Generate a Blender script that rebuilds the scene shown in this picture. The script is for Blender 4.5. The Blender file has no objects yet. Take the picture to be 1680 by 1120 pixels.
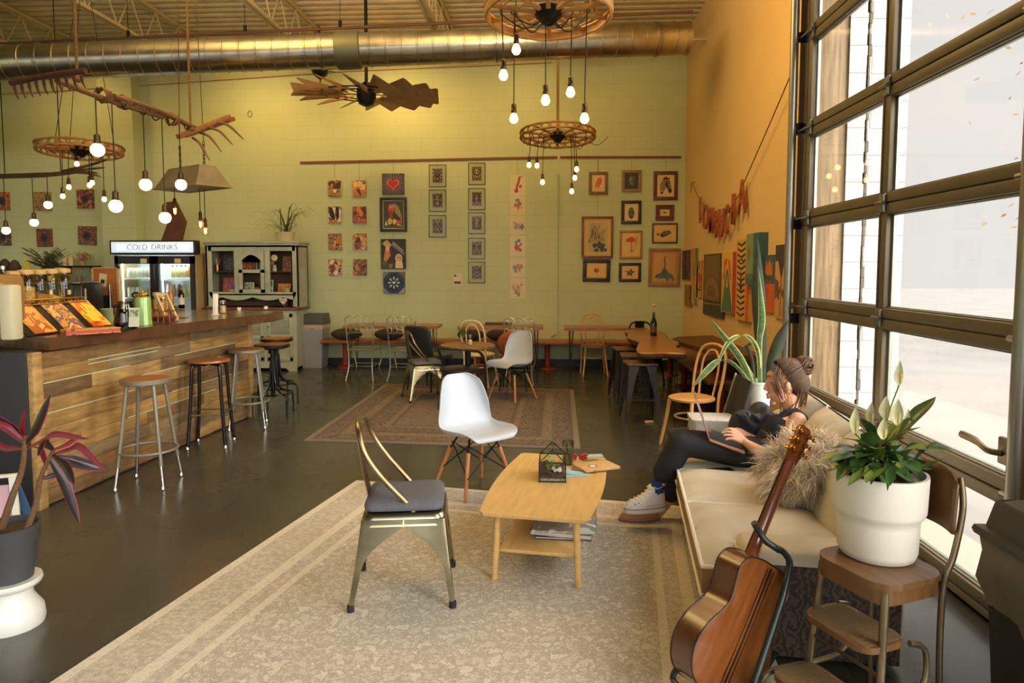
import bpy, bmesh, math, random
from mathutils import Vector as V, Matrix as M
from math import sin, cos, pi, atan, tan, radians, sqrt, hypot
C = bpy.context.scene.collection
R = random.Random(11)
# ---------------------------------------------------------------- camera maths (1680 x 1120 frame)
F_PX, CX, CY, CAM_H = 1120.0, 840.0, 518.0, 1.6
PITCH, YAW = atan(78/1120), atan(58/1120)
def P(px, py, X=None, Y=None, Z=None):
    """the point of the place seen at a pixel, on the plane X=, Y= or Z="""
    x, z = (px-CX)/F_PX, -(py-CY)/F_PX
    y1, z1 = cos(PITCH)+z*sin(PITCH), -sin(PITCH)+z*cos(PITCH)
    d = (x*cos(YAW)-y1*sin(YAW), x*sin(YAW)+y1*cos(YAW), z1)
    t = X/d[0] if X is not None else Y/d[1] if Y is not None else (Z-CAM_H)/d[2]
    return V((d[0]*t, d[1]*t, CAM_H+d[2]*t))
# ---------------------------------------------------------------- materials
def lin(c):
    return tuple(((v/255)/12.92 if v <= 10 else (((v/255)+.055)/1.055)**2.4) for v in c[:3])+(1,)
_mats = {}
def mt(name, col, rough=.5, metal=0, n=0, amt=.2, col2=None, bump=0, st=(1, 1, 1), coat=0, trans=0, emit=0, sss=0, det=4, bn=None):
    """procedural material; n = noise scale, st = stretch of the noise, col2 = second colour"""
    if name in _mats: return _mats[name]
    m = bpy.data.materials.new(name); m.use_nodes = True; nt = m.node_tree; b = nt.nodes['Principled BSDF']
    c = lin(col); b.inputs['Base Color'].default_value = c
    b.inputs['Roughness'].default_value = rough; b.inputs['Metallic'].default_value = metal
    if coat: b.inputs['Coat Weight'].default_value = coat; b.inputs['Coat Roughness'].default_value = .15
    if trans: b.inputs['Transmission Weight'].default_value = trans; b.inputs['IOR'].default_value = 1.3
    if sss: b.inputs['Subsurface Weight'].default_value = sss; b.inputs['Subsurface Radius'].default_value = (.02, .008, .004); b.inputs['Subsurface Scale'].default_value = .5
    if emit: b.inputs['Emission Color'].default_value = c; b.inputs['Emission Strength'].default_value = emit
    if n:
        tc = nt.nodes.new('ShaderNodeTexCoord'); mp = nt.nodes.new('ShaderNodeMapping'); mp.inputs['Scale'].default_value = st
        nz = nt.nodes.new('ShaderNodeTexNoise'); nz.inputs['Scale'].default_value = n; nz.inputs['Detail'].default_value = det
        nt.links.new(tc.outputs['Object'], mp.inputs['Vector']); nt.links.new(mp.outputs['Vector'], nz.inputs['Vector'])
        rp = nt.nodes.new('ShaderNodeValToRGB'); e = rp.color_ramp.elements
        e[0].position, e[1].position = .3, .7
        c2 = lin(col2) if col2 else tuple(v*(1-amt) for v in c[:3])+(1,)
        c1 = c if col2 else tuple(min(1, v*(1+amt)) for v in c[:3])+(1,)
        e[0].color, e[1].color = c2, c1
        nt.links.new(nz.outputs['Fac'], rp.inputs['Fac']); nt.links.new(rp.outputs['Color'], b.inputs['Base Color'])
        if bump:
            bp = nt.nodes.new('ShaderNodeBump'); bp.inputs['Strength'].default_value = bump; bp.inputs['Distance'].default_value = .01
            src = nz
            if bn:
                src = nt.nodes.new('ShaderNodeTexNoise'); src.inputs['Scale'].default_value = bn; nt.links.new(mp.outputs['Vector'], src.inputs['Vector'])
            nt.links.new(src.outputs['Fac'], bp.inputs['Height']); nt.links.new(bp.outputs['Normal'], b.inputs['Normal'])
    _mats[name] = m
    return m
def col(c, rough=.6):
    return mt('paint_%d_%d_%d_%d' % (*c, int(rough*100)), c, rough)
def glass(name, tint=(255, 255, 255), gloss=.08, rough=.02, rim=.28):
    """thin clear glass: mostly transparent, a little mirror"""
    if name in _mats: return _mats[name]
    m = bpy.data.materials.new(name); m.use_nodes = True; nt = m.node_tree; nt.nodes.clear()
    o = nt.nodes.new('ShaderNodeOutputMaterial'); mx = nt.nodes.new('ShaderNodeMixShader'); t = nt.nodes.new('ShaderNodeBsdfTransparent'); g = nt.nodes.new('ShaderNodeBsdfGlossy')
    t.inputs['Color'].default_value = lin(tint); g.inputs['Roughness'].default_value = rough
    fr = nt.nodes.new('ShaderNodeLayerWeight'); fr.inputs['Blend'].default_value = .5
    pw = nt.nodes.new('ShaderNodeMath'); pw.operation = 'POWER'; pw.inputs[1].default_value = 4; ml = nt.nodes.new('ShaderNodeMath'); ml.operation = 'MULTIPLY_ADD'; ml.inputs[1].default_value = rim; ml.inputs[2].default_value = gloss*.35
    nt.links.new(fr.outputs['Facing'], pw.inputs[0]); nt.links.new(pw.outputs[0], ml.inputs[0]); nt.links.new(ml.outputs[0], mx.inputs[0]); nt.links.new(t.outputs[0], mx.inputs[1]); nt.links.new(g.outputs[0], mx.inputs[2]); nt.links.new(mx.outputs[0], o.inputs[0])
    _mats[name] = m
    return m
def splotch(name, cols, scale=14, seed=0, rough=.6, vor=True, dist=1.5, st=(1, 1, 1)):
    """an abstract painting: cells and swirls stepped through a list of colours"""
    if name in _mats: return _mats[name]
    m = bpy.data.materials.new(name); m.use_nodes = True; nt = m.node_tree; b = nt.nodes['Principled BSDF']; b.inputs['Roughness'].default_value = rough
    tc = nt.nodes.new('ShaderNodeTexCoord'); mp = nt.nodes.new('ShaderNodeMapping'); mp.inputs['Location'].default_value = (seed*3.7, seed*1.9, seed*2.3); mp.inputs['Scale'].default_value = st
    nz = nt.nodes.new('ShaderNodeTexNoise'); nz.inputs['Scale'].default_value = scale; nz.inputs['Detail'].default_value = 3; nz.inputs['Distortion'].default_value = dist
    nt.links.new(tc.outputs['Object'], mp.inputs[0]); nt.links.new(mp.outputs[0], nz.inputs['Vector'])
    rp = nt.nodes.new('ShaderNodeValToRGB'); rp.color_ramp.interpolation = 'CONSTANT'; e = rp.color_ramp.elements
    k = len(cols)
    while len(e) < k: e.new(.5)
    for i in range(k): e[i].position = .26+.5*i/k if i else 0; e[i].color = lin(cols[i])
    src = nz.outputs['Fac']
    if vor:
        vo = nt.nodes.new('ShaderNodeTexVoronoi'); vo.inputs['Scale'].default_value = scale*1.6; nt.links.new(mp.outputs[0], vo.inputs['Vector'])
        ma = nt.nodes.new('ShaderNodeMath'); ma.operation = 'MULTIPLY_ADD'; ma.inputs[1].default_value = .35
        nt.links.new(vo.outputs['Distance'], ma.inputs[0]); nt.links.new(nz.outputs['Fac'], ma.inputs[2])
        sb = nt.nodes.new('ShaderNodeMath'); sb.operation = 'SUBTRACT'; sb.inputs[1].default_value = .14; nt.links.new(ma.outputs[0], sb.inputs[0]); src = sb.outputs[0]
    nt.links.new(src, rp.inputs['Fac']); nt.links.new(rp.outputs['Color'], b.inputs['Base Color'])
    _mats[name] = m
    return m
# ---------------------------------------------------------------- mesh builder
def cr(pts, k=6, closed=False):
    """smooth curve through points (Catmull-Rom)"""
    p = [V(q) for q in pts]; n = len(p); out = []
    for i in range(n if closed else n-1):
        a, b, c, d = (p[(i-1) % n], p[i], p[(i+1) % n], p[(i+2) % n]) if closed else (p[max(i-1, 0)], p[i], p[i+1], p[min(i+2, n-1)])
        for j in range(k):
            t = j/k
            out.append(.5*((2*b)+(c-a)*t+(2*a-5*b+4*c-d)*t*t+(3*b-a-3*c+d)*t**3))
    if not closed: out.append(p[-1])
    return out
def circ(r, n=24, z=0, c=(0, 0), ry=None, a0=0, a1=2*pi):
    full = abs(a1-a0-2*pi) < 1e-6
    m = n if full else n-1
    return [V((c[0]+r*cos(a0+(a1-a0)*i/m), c[1]+(ry or r)*sin(a0+(a1-a0)*i/m), z)) for i in range(n)]
def eul(x=0, y=0, z=0): return M.Rotation(z, 4, 'Z') @ M.Rotation(y, 4, 'Y') @ M.Rotation(x, 4, 'X')
class MB:
    def __init__(s): s.b = bmesh.new(); s.mi = 0; s.x = M.Identity(4)
    def _f(s, vs):
        try: f = s.b.faces.new(vs); f.material_index = s.mi; return f
        except ValueError: return None
    def v(s, p): return s.b.verts.new(s.x @ V(p))
    def face(s, pts): return s._f([s.v(p) for p in pts])
    def rings(s, rs, closed=True, cap=True):
        vs = [[s.v(p) for p in r] for r in rs]; n = len(vs[0])
        for a, b in zip(vs, vs[1:]):
            for i in range(n if closed else n-1): s._f((a[i], a[(i+1) % n], b[(i+1) % n], b[i]))
        if cap and closed: s._f(vs[0][::-1]); s._f(vs[-1])
        return s
    def box(s, c, d, rot=None, bv=0, seg=2):
        x, y, z = d[0]/2, d[1]/2, d[2]/2; T = M.Translation(V(c)) @ (rot or M.Identity(4))
        vs = [s.v(T @ V((i*x, j*y, k*z))) for k in (-1, 1) for j in (-1, 1) for i in (-1, 1)]
        fs = [s._f([vs[i] for i in q]) for q in ((0, 2, 3, 1), (4, 5, 7, 6), (0, 1, 5, 4), (2, 6, 7, 3), (0, 4, 6, 2), (1, 3, 7, 5))]
        if bv:
            es = list({e for f in fs for e in f.edges})
            r = bmesh.ops.bevel(s.b, geom=es, offset=min(bv, min(d)*.45), segments=seg, profile=.5, affect='EDGES')
            for f in r['faces']: f.material_index = s.mi
        return s
    def span(s, a, b, bv=0): return s.box([(p+q)/2 for p, q in zip(a, b)], [abs(q-p) for p, q in zip(a, b)], None, bv)
    def bar(s, a, b, w, h, up=(0, 0, 1), bv=0):
        a, b = V(a), V(b); d = b-a; y = d.normalized(); u = V(up)
        x = y.cross(u)
        if x.length < 1e-4: x = y.cross(V((1, 0, 0)))
        x.normalize(); z = x.cross(y)
        Rm = M((x, y, z)).transposed().to_4x4()
        return s.box((a+b)/2, (w, d.length, h), Rm, bv)
    def tube(s, pts, r, n=8, closed=False, cap=True):
        p = [V(q) for q in pts]; m = len(p); rs = r if isinstance(r, (list, tuple)) else [r]*m
        t = []
        for i in range(m):
            a = p[i-1] if i or closed else p[0]; b = p[(i+1) % m] if i < m-1 or closed else p[-1]
            d = b-a; t.append(d.normalized() if d.length > 1e-9 else V((0, 0, 1)))
        u = t[0].orthogonal().normalized(); out = []
        for i in range(m):
            if i: u = (t[i-1].rotation_difference(t[i])) @ u
            u = (u-t[i]*u.dot(t[i])).normalized(); w = t[i].cross(u)
            out.append([p[i]+rs[i]*(cos(2*pi*k/n)*u+sin(2*pi*k/n)*w) for k in range(n)])
        if closed:
            vs = [[s.v(q) for q in o] for o in out]
            # best twist for the seam
            best = min(range(n), key=lambda k: sum((vs[-1][i].co-vs[0][(i+k) % n].co).length for i in range(n)))
            vs.append([vs[0][(i+best) % n] for i in range(n)])
            for a, b in zip(vs, vs[1:]):
                for i in range(n): s._f((a[i], a[(i+1) % n], b[(i+1) % n], b[i]))
            return s
        return s.rings(out, True, cap)
    def cyl(s, a, b, r, r2=None, n=12): return s.tube([a, b], [r, r if r2 is None else r2], n)
    def lathe(s, prof, c=(0, 0, 0), n=24, rot=None, sc=(1, 1), cap=True):
        T = M.Translation(V(c)) @ (rot or M.Identity(4))
        rs = [[T @ V((r*sc[0]*cos(2*pi*k/n), r*sc[1]*sin(2*pi*k/n), z)) for k in range(n)] for r, z in prof]
        return s.rings(rs, True, cap)
    def sph(s, c, r, n=12, sc=(1, 1, 1), rot=None):
        T = M.Translation(V(c)) @ (rot or M.Identity(4)); h = max(4, n//2+2)
        rs = [[T @ V((r*sc[0]*sin(t)*cos(2*pi*k/n), r*sc[1]*sin(t)*sin(2*pi*k/n), -r*sc[2]*cos(t))) for k in range(n)] for t in [pi*(i+.02 if i == 0 else i-.02 if i == h else i)/h for i in range(h+1)]]
        return s.rings(rs)
    def prism(s, poly, h, T=None):
        T = T or M.Identity(4)
        return s.rings([[T @ V((p[0], p[1], 0)) for p in poly], [T @ V((p[0], p[1], h)) for p in poly]])
    def grid(s, fn, nu, nv):
        vs = [[s.v(fn(i/nu, j/nv)) for i in range(nu+1)] for j in range(nv+1)]
        for j in range(nv):
            for i in range(nu): s._f((vs[j][i], vs[j][i+1], vs[j+1][i+1], vs[j+1][i]))
        return s
    def leaf(s, pts, w, side, fold=.15, k=4):
        """a blade along a curve: w = half widths at the given points, side = sideways direction"""
        n = len(pts); c = cr(pts, k); m = len(c)
        ws = [x.x for x in cr([(q, 0, 0) for q in w], k)]
        rows = []
        sd = V(side)
        for i in range(m):
            t = (c[min(i+1, m-1)]-c[max(i-1, 0)]).normalized(); u = sd-t*sd.dot(t)
            u = u.normalized() if u.length > 1e-4 else t.orthogonal().normalized()
            nn = t.cross(u); wi = max(ws[i], .0004)
            rows.append([s.v(c[i]+u*wi*q+nn*(-fold*wi*(1-abs(q)))) for q in (-1, -.5, 0, .5, 1)])
        for a, b in zip(rows, rows[1:]):
            for i in range(4): s._f((a[i], a[i+1], b[i+1], b[i]))
        return s
    def done(s, name, mat, parent=None, loc=None, ang=.7, solid=0, sub=0, fix=True):
        if fix: bmesh.ops.recalc_face_normals(s.b, faces=s.b.faces)
        me = bpy.data.meshes.new(name); s.b.to_mesh(me); s.b.free()
        for m in (mat if isinstance(mat, (list, tuple)) else [mat]): me.materials.append(m)
        me.polygons.foreach_set('use_smooth', [True]*len(me.polygons))
        me.set_sharp_from_angle(angle=ang)
        o = bpy.data.objects.new(name, me); C.objects.link(o)
        if parent: o.parent = parent
        if loc is not None: o.location = loc
        if solid:
            md = o.modifiers.new('thickness', 'SOLIDIFY'); md.thickness = solid; md.offset = 0
        if sub:
            md = o.modifiers.new('smooth', 'SUBSURF'); md.levels = md.render_levels = sub
        return o
def tag(o, label, cat, group=None, kind=None):
    if label: o['label'] = label
    if cat: o['category'] = cat
    if group: o['group'] = group
    if kind: o['kind'] = kind
    return o
def thing(name, label, cat, loc=(0, 0, 0), rz=0, group=None):
    o = bpy.data.objects.new(name, None); C.objects.link(o); o.empty_display_size = .1
    o.location = loc; o.rotation_euler = (0, 0, rz)
    return tag(o, label, cat, group)
def dup(root, loc, rz, label=None, rot=None):
    r = root.copy(); C.objects.link(r); r.location = loc; r.rotation_euler = rot or (0, 0, rz)
    if label: r['label'] = label
    for ch in list(root.children):
        c = ch.copy(); C.objects.link(c); c.parent = r
        for g in list(ch.children):
            d = g.copy(); C.objects.link(d); d.parent = c
    return r
def struct(o, label=None):
    o['kind'] = 'structure'
    if label: o['label'] = label
    return o
# shared materials
steel = mt('brushed_steel', (150, 148, 140), .32, 1, 6, .15, st=(1, 1, 8))
blackm = mt('black_metal', (28, 28, 27), .42, .6)
chrome = mt('chrome', (200, 200, 196), .15, 1)
brass = mt('brass', (190, 140, 60), .25, 1)
rubber = mt('dark_rubber', (30, 30, 30), .8)
oak = mt('light_oak', (204, 166, 102), .42, 0, 5, .12, st=(7, 1, 7), bump=.03)
beech = mt('beech', (200, 150, 88), .5, 0, 5, .12, st=(6, 6, 1))
ply = mt('warm_plywood', (170, 108, 52), .4, 0, 6, .22, st=(1, 8, 8))
darkwood = mt('dark_wood', (78, 50, 32), .5, 0, 5, .3, st=(1, 8, 8))
oldwood = mt('weathered_wood', (140, 96, 52), .75, 0, 7, .35, st=(1, 6, 6), bump=.2)
white = mt('white_plastic', (178, 186, 195), .38)
cord_m = mt('black_cord', (24, 22, 18), .7)
rope_m = mt('jute_rope', (120, 88, 50), .9, 0, 60, .3, bump=.4)
clear = glass('clear_glass', (240, 246, 240), .1)
tumbler = glass('tumbler_glass', (226, 232, 228), .25, .06, .8)
# ================================================================= the room
XR, YB, ZC, XL, YF = 2.18, 11.1, 5.3, -10.0, -4.0
def floor_mat():
    m = mt('sealed_concrete', (72, 70, 60), .22, 0, 1.1, .2, col2=(58, 58, 51), bump=.04, bn=24, coat=.15)
    nt = m.node_tree; b = nt.nodes['Principled BSDF']
    tc = nt.nodes.new('ShaderNodeTexCoord'); nz = nt.nodes.new('ShaderNodeTexNoise'); nz.inputs['Scale'].default_value = 5; nz.inputs['Detail'].default_value = 6; nz.inputs['Roughness'].default_value = .75
    rp = nt.nodes.new('ShaderNodeValToRGB'); rp.color_ramp.elements[0].position = .69; rp.color_ramp.elements[1].position = .72
    mx = nt.nodes.new('ShaderNodeMix'); mx.data_type = 'RGBA'; mx.inputs['B'].default_value = lin((96, 88, 68))
    src = b.inputs['Base Color'].links[0].from_socket
    nt.links.new(tc.outputs['Object'], nz.inputs['Vector']); nt.links.new(nz.outputs['Fac'], rp.inputs['Fac']); nt.links.new(rp.outputs['Color'], mx.inputs['Factor'])
    nt.links.new(src, mx.inputs['A']); nt.links.new(mx.outputs['Result'], b.inputs['Base Color'])
    rr = nt.nodes.new('ShaderNodeMapRange'); rr.inputs['To Min'].default_value = .14; rr.inputs['To Max'].default_value = .38
    n2 = nt.nodes.new('ShaderNodeTexNoise'); n2.inputs['Scale'].default_value = 2.3; n2.inputs['Detail'].default_value = 5
    nt.links.new(tc.outputs['Object'], n2.inputs['Vector']); nt.links.new(n2.outputs['Fac'], rr.inputs['Value']); nt.links.new(rr.outputs['Result'], b.inputs['Roughness'])
    return m
def block_mat(name, c, sc=1.0, mortar=.012, var=.06, plane='xz', smoothwall=0.35):
    """painted concrete block: courses show as shallow joints only"""
    m = bpy.data.materials.new(name); m.use_nodes = True; nt = m.node_tree; b = nt.nodes['Principled BSDF']; b.inputs['Roughness'].default_value = .62
    tc = nt.nodes.new('ShaderNodeTexCoord'); sp = nt.nodes.new('ShaderNodeSeparateXYZ'); cb = nt.nodes.new('ShaderNodeCombineXYZ')
    nt.links.new(tc.outputs['Object'], sp.inputs[0]); nt.links.new(sp.outputs['X' if plane == 'xz' else 'Y'], cb.inputs[0]); nt.links.new(sp.outputs['Z'], cb.inputs[1])
    br = nt.nodes.new('ShaderNodeTexBrick'); br.inputs['Scale'].default_value = sc; br.inputs['Brick Width'].default_value = .41; br.inputs['Row Height'].default_value = .205; br.inputs['Mortar Size'].default_value = mortar*.4; br.inputs['Mortar Smooth'].default_value = .6
    nt.links.new(cb.outputs[0], br.inputs['Vector'])
    nz = nt.nodes.new('ShaderNodeTexNoise'); nz.inputs['Scale'].default_value = .9; nz.inputs['Detail'].default_value = 8
    nt.links.new(tc.outputs['Object'], nz.inputs['Vector'])
    rp = nt.nodes.new('ShaderNodeValToRGB'); e = rp.color_ramp.elements; l = lin(c)
    e[0].position, e[1].position = .3, .7; e[0].color = tuple(v*(1-var) for v in l[:3])+(1,); e[1].color = tuple(v*(1+var) for v in l[:3])+(1,)
    nt.links.new(nz.outputs['Fac'], rp.inputs['Fac'])
    mx = nt.nodes.new('ShaderNodeMix'); mx.data_type = 'RGBA'; mx.blend_type = 'MULTIPLY'; mx.inputs['B'].default_value = (.9, .9, .88, 1)
    nt.links.new(br.outputs['Fac'], mx.inputs['Factor']); nt.links.new(rp.outputs['Color'], mx.inputs['A']); nt.links.new(mx.outputs['Result'], b.inputs['Base Color'])
    ad = nt.nodes.new('ShaderNodeMath'); ad.operation = 'MULTIPLY_ADD'; ad.inputs[1].default_value = -.6
    n2 = nt.nodes.new('ShaderNodeTexNoise'); n2.inputs['Scale'].default_value = 26; nt.links.new(tc.outputs['Object'], n2.inputs['Vector'])
    sc2 = nt.nodes.new('ShaderNodeMath'); sc2.operation = 'MULTIPLY'; sc2.inputs[1].default_value = .35; nt.links.new(n2.outputs['Fac'], sc2.inputs[0])
    nt.links.new(br.outputs['Fac'], ad.inputs[0]); nt.links.new(sc2.outputs[0], ad.inputs[2])
    bp = nt.nodes.new('ShaderNodeBump'); bp.inputs['Strength'].default_value = smoothwall; bp.inputs['Distance'].default_value = .006
    nt.links.new(ad.outputs[0], bp.inputs['Height']); nt.links.new(bp.outputs['Normal'], b.inputs['Normal'])
    return m
green = block_mat('mint_painted_block', (184, 190, 142))
orange = block_mat('orange_plaster', (216, 180, 120), 1, .006, .05, 'yz', .25)
struct(MB().span((XL, YF, -.1), (XR+.3, YB+.2, 0)).done('floor', floor_mat()))
struct(MB().span((XL, YB, 0), (XR+.25, YB+.2, ZC)).done('wall_back', green))
struct(MB().span((XL-.2, YF, 0), (XL, YB, ZC)).done('wall_left', green))
sf = struct(thing('window_added', None, None, (0, YF, 0)), 'unseen glazed opening added behind the camera for fill light')  # glazed front added out of view to let neutral fill light in
m = MB(); m.span((XL, -.1, 0), (XR+.25, .0, .5)); m.span((XL, -.1, 4.2), (XR+.25, 0, ZC))
for k in range(9): m.span((XL+k*1.5-.05, -.08, .5), (XL+k*1.5+.05, 0, 4.2))
m.done('frame', col((60, 54, 44)), sf); m = MB(); m.face([(XL, -.04, .5), (XR, -.04, .5), (XR, -.04, 4.2), (XL, -.04, 4.2)]); m.done('pane', glass('door_glass'), sf, fix=False)
# right wall: solid from Y 5.52 to the back, above the doors, and between the two doors
DY0, DY1, DH = 2.86, 5.52, 4.1
E0, E1 = -1.2, 1.6
w = MB(); w.span((XR, DY1, 0), (XR+.25, YB, ZC)); w.span((XR, E1, 0), (XR+.25, DY0, ZC)); w.span((XR, YF, 0), (XR+.25, E0, ZC)); w.span((XR, DY0, DH), (XR+.25, DY1, ZC)); w.span((XR, E0, DH), (XR+.25, E1, ZC))
struct(w.done('wall_right', orange))
# pilaster on the back wall, left
a = P(165, 300, Y=10.85); b_ = P(221, 300, Y=10.85)
struct(MB().span((a.x, 10.85, 0), (b_.x, YB, ZC)).done('trim_1', green), 'painted block pilaster on the back wall')
bb = mt('black_baseboard', (34, 33, 31), .5)
struct(MB().span((XL, YB-.02, 0), (XR, YB, .12)).done('baseboard_back', bb))
struct(MB().span((XR-.02, DY1+.1, 0), (XR, YB-.02, .12)).done('baseboard_right', bb))
# corrugated deck ceiling, ribs along X
deck = mt('painted_steel_deck', (206, 188, 146), .6, .0, 3, .15)
d = MB(); prof = []; y = YF
while y < YB+.1:
    prof += [(y, 0), (y+.075, 0), (y+.095, .045), (y+.17, .045)]; y += .19
d.rings([[(XL, q, ZC+z) for q, z in prof], [(XR+.25, q, ZC+z) for q, z in prof]], False)
struct(d.done('ceiling', deck, ang=.3))
struct(MB().span((XL-.2, YF-.2, ZC+.06), (XR+.3, YB+.2, ZC+.16)).done('ceiling_roof_slab', deck))
# open-web joists along Y
jm = mt('joist_paint', (196, 176, 132), .55)
for i, x in enumerate((-9.6, -7.65, -5.63, -3.58, -1.5, .55)):
    j = MB()
    for zz in (4.76, ZC-.03):
        for s in (-1, 1): j.span((x+s*.012, YF, zz-.02), (x+s*.05, YB if zz > 5 else YB-.5, zz+.02))
    y = YF+.3; k = 0
    while y < YB-.9:
        j.cyl((x, y, 4.76), (x, y+.3, ZC-.03), .011, n=6); j.cyl((x, y+.3, ZC-.03), (x, y+.6, 4.76), .011, n=6); y += .6
    j.cyl((x, YB-.5, 4.76), (x, YB, ZC-.05), .014, n=6)
    struct(j.done('ceiling_joist', jm))
bz = MB()
for yy in (3.2, 6.4, 9.75):
    bz.cyl((XL, yy, 4.74), (XR, yy, 4.74), .018, n=6)
struct(bz.done('ceiling_bridging', jm))
# sprinkler pipes under the deck
dp = thing('sprinkler_pipe', 'rust brown sprinkler pipe running above the metal duct', 'pipe', (0, 8.9, 4.62))
q0, q1 = P(0, 72, Y=8.9)-V((0, 8.9, 4.62)), P(560, 46, Y=8.9)-V((0, 8.9, 4.62))
q0 = q1+(q0-q1)*1.3; q1 = q0+(q1-q0)*1.75
MB().cyl(q0, q1, .02, n=8).done('pipe', mt('rusty_pipe', (104, 70, 44), .6), dp)
for t in (.3, .45, .57): 
    p = q0.lerp(q1, t); MB().cyl(p, p+V((0, 0, .09)), .022, n=8).cyl(p+V((0, 0, .08)), (p.x, 0, ZC-4.62), .004, n=4).done('pipe_hanger', blackm, dp)
# galvanised spiral duct
da, db = P(0, 104, Y=7.3), P(1120, 63, Y=8.4); dv = db-da; da = da-dv*.45; dv = db-da; L = dv.length
du = thing('spiral_air_duct', 'round galvanised spiral air duct below the ceiling', 'duct', da)
du.rotation_euler = dv.to_track_quat('Z', 'Y').to_euler()
galv = mt('galvanised_metal', (176, 170, 150), .27, 1, 7, .2)
pr = []; z = 0; r = .185
while z < L-.02:
    pr += [(r, z), (r, z+.155), (r+.007, z+.16), (r+.007, z+.172)]; z += .177
pr += [(r, L), (r-.01, L), (r-.012, L-.3)]
MB().lathe(pr, n=40).done('duct_tube', galv, du, ang=.25)
tc_ = (P(578, 75, Y=8).x-da.x)/dv.x*L
MB().lathe([(r, tc_-.14), (r+.02, tc_-.13), (r+.024, tc_), (r+.02, tc_+.13), (r, tc_+.14)], n=40).done('duct_collar', mt('dull_galvanised', (120, 120, 98), .5, .8), du)
for t in (.35, .62, .8, .97):
    MB().lathe([(r+.009, t*L-.015), (r+.011, t*L-.015), (r+.011, t*L+.015), (r+.009, t*L+.015)], n=30).done('duct_strap', steel, du)
# thin conduit on the back wall, below the duct
ca, cb2, cc = P(60, 150, Y=YB-.04), P(575, 115, Y=YB-.04), P(903, 101, Y=YB-.04)
MBc = MB(); MBc.tube([ca-V((2, 0, .05)), ca, cb2, cc], .018, 8)
tag(MBc.done('wall_conduit', jm), 'thin cream conduit running along the back wall under the duct', 'conduit')
p = P(912, 92, Y=YB-.03)
# low conduits at the right end of the back wall
a, b_ = P(915, 285, Y=YB-.03), P(915, 540, Y=YB-.03)
c_ = MB(); c_.tube([a, V((a.x, a.y, .55)), V((a.x-.1, a.y, .5))], .012, 6)
tag(c_.done('electrical_conduit', green), 'green painted vertical conduit on the back wall beside the paper prints', 'conduit')
# ---------------------------------------------------------------- garage door (door_1)
bronze = mt('bronze_aluminium', (108, 98, 76), .45, .2, 4, .12)
seal = mt('door_edge_aluminium', (150, 158, 140), .4, .7)
XD = 2.03
door = struct(thing('door_1', 'tall glazed overhead garage door with dark bronze rails', None, (XD, 0, 0)), None)
zs = [P(1322, y, X=2.0).z for y in (648, 503.5, 358, 213, 61)]
zr = [.05]+zs+[4.05]
pane = glass('door_glass', (250, 252, 250), .06)
ys = [2.95, 4.22, 5.46]
for i, z in enumerate(zr):
    MB().span((-.03, 2.9, z-.062), (.03, 5.5, z-.004), .006).span((-.03, 2.9, z+.004), (.03, 5.5, z+.062), .006).span((-.012, 2.9, z-.07), (.012, 5.5, z+.07)).done('rail', bronze, door)
for i in range(len(zr)-1):
    z0, z1 = zr[i]+.06, zr[i+1]-.06
    for y in ys:
        wd = .045 if y != 4.22 else .04
        MB().span((-.028, y-wd, z0), (.028, y+wd, z1), .005).span((-.034, y+wd-.014, z0), (-.026, y+wd, z1)).done('stile', bronze if y > 3 else bronze, door)
    for y0, y1 in ((3.0, 4.18), (4.26, 5.41)):
        o = MB().span((-.004, y0, z0), (.004, y1, z1)).done('pane', pane, door)
        MB().span((.008, y0, z0), (.026, y0+.018, z1)).span((.008, y1-.02, z0), (.026, y1, z1)).span((.008, y0, z0), (.026, y1, z0+.015)).span((.008, y0, z1-.015), (.026, y1, z1)).done('pane_seal', seal, door)
for z in zr[1:-1]:
    for y in (4.22, 5.4, 2.98):
        h = MB().box((-.036, y, z), (.012, .075, .11), bv=.004); h.cyl((-.05, y-.045, z), (-.05, y+.045, z), .014, n=8); h.cyl((-.045, y-.03, z+.05), (-.04, y-.03, z-.05), .009, n=6)
        if y > 5: h.cyl((-.06, y, z), (-.06, 5.62, z), .009, n=8); h.lathe([(.02, 0), (.026, .006), (.026, .018), (.02, .024)], (-.06, 5.585, z), 12, eul(x=-pi/2))
        h.done('hinge', mt('zinc', (150, 148, 138), .35, .9), door)
h = MB().span((-.06, 2.94, .75), (-.035, 3.05, .87), .008).tube(cr([(-.06, 3.02, .8), (-.1, 3.05, .805), (-.11, 3.12, .83), (-.11, 3.22, .835)], 4), [.014]*8+[.017]*5, 8)
h.done('latch_handle', mt('latch_metal', (120, 110, 88), .4, .6), door)
p = P(1630, 760, X=1.97)
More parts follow.
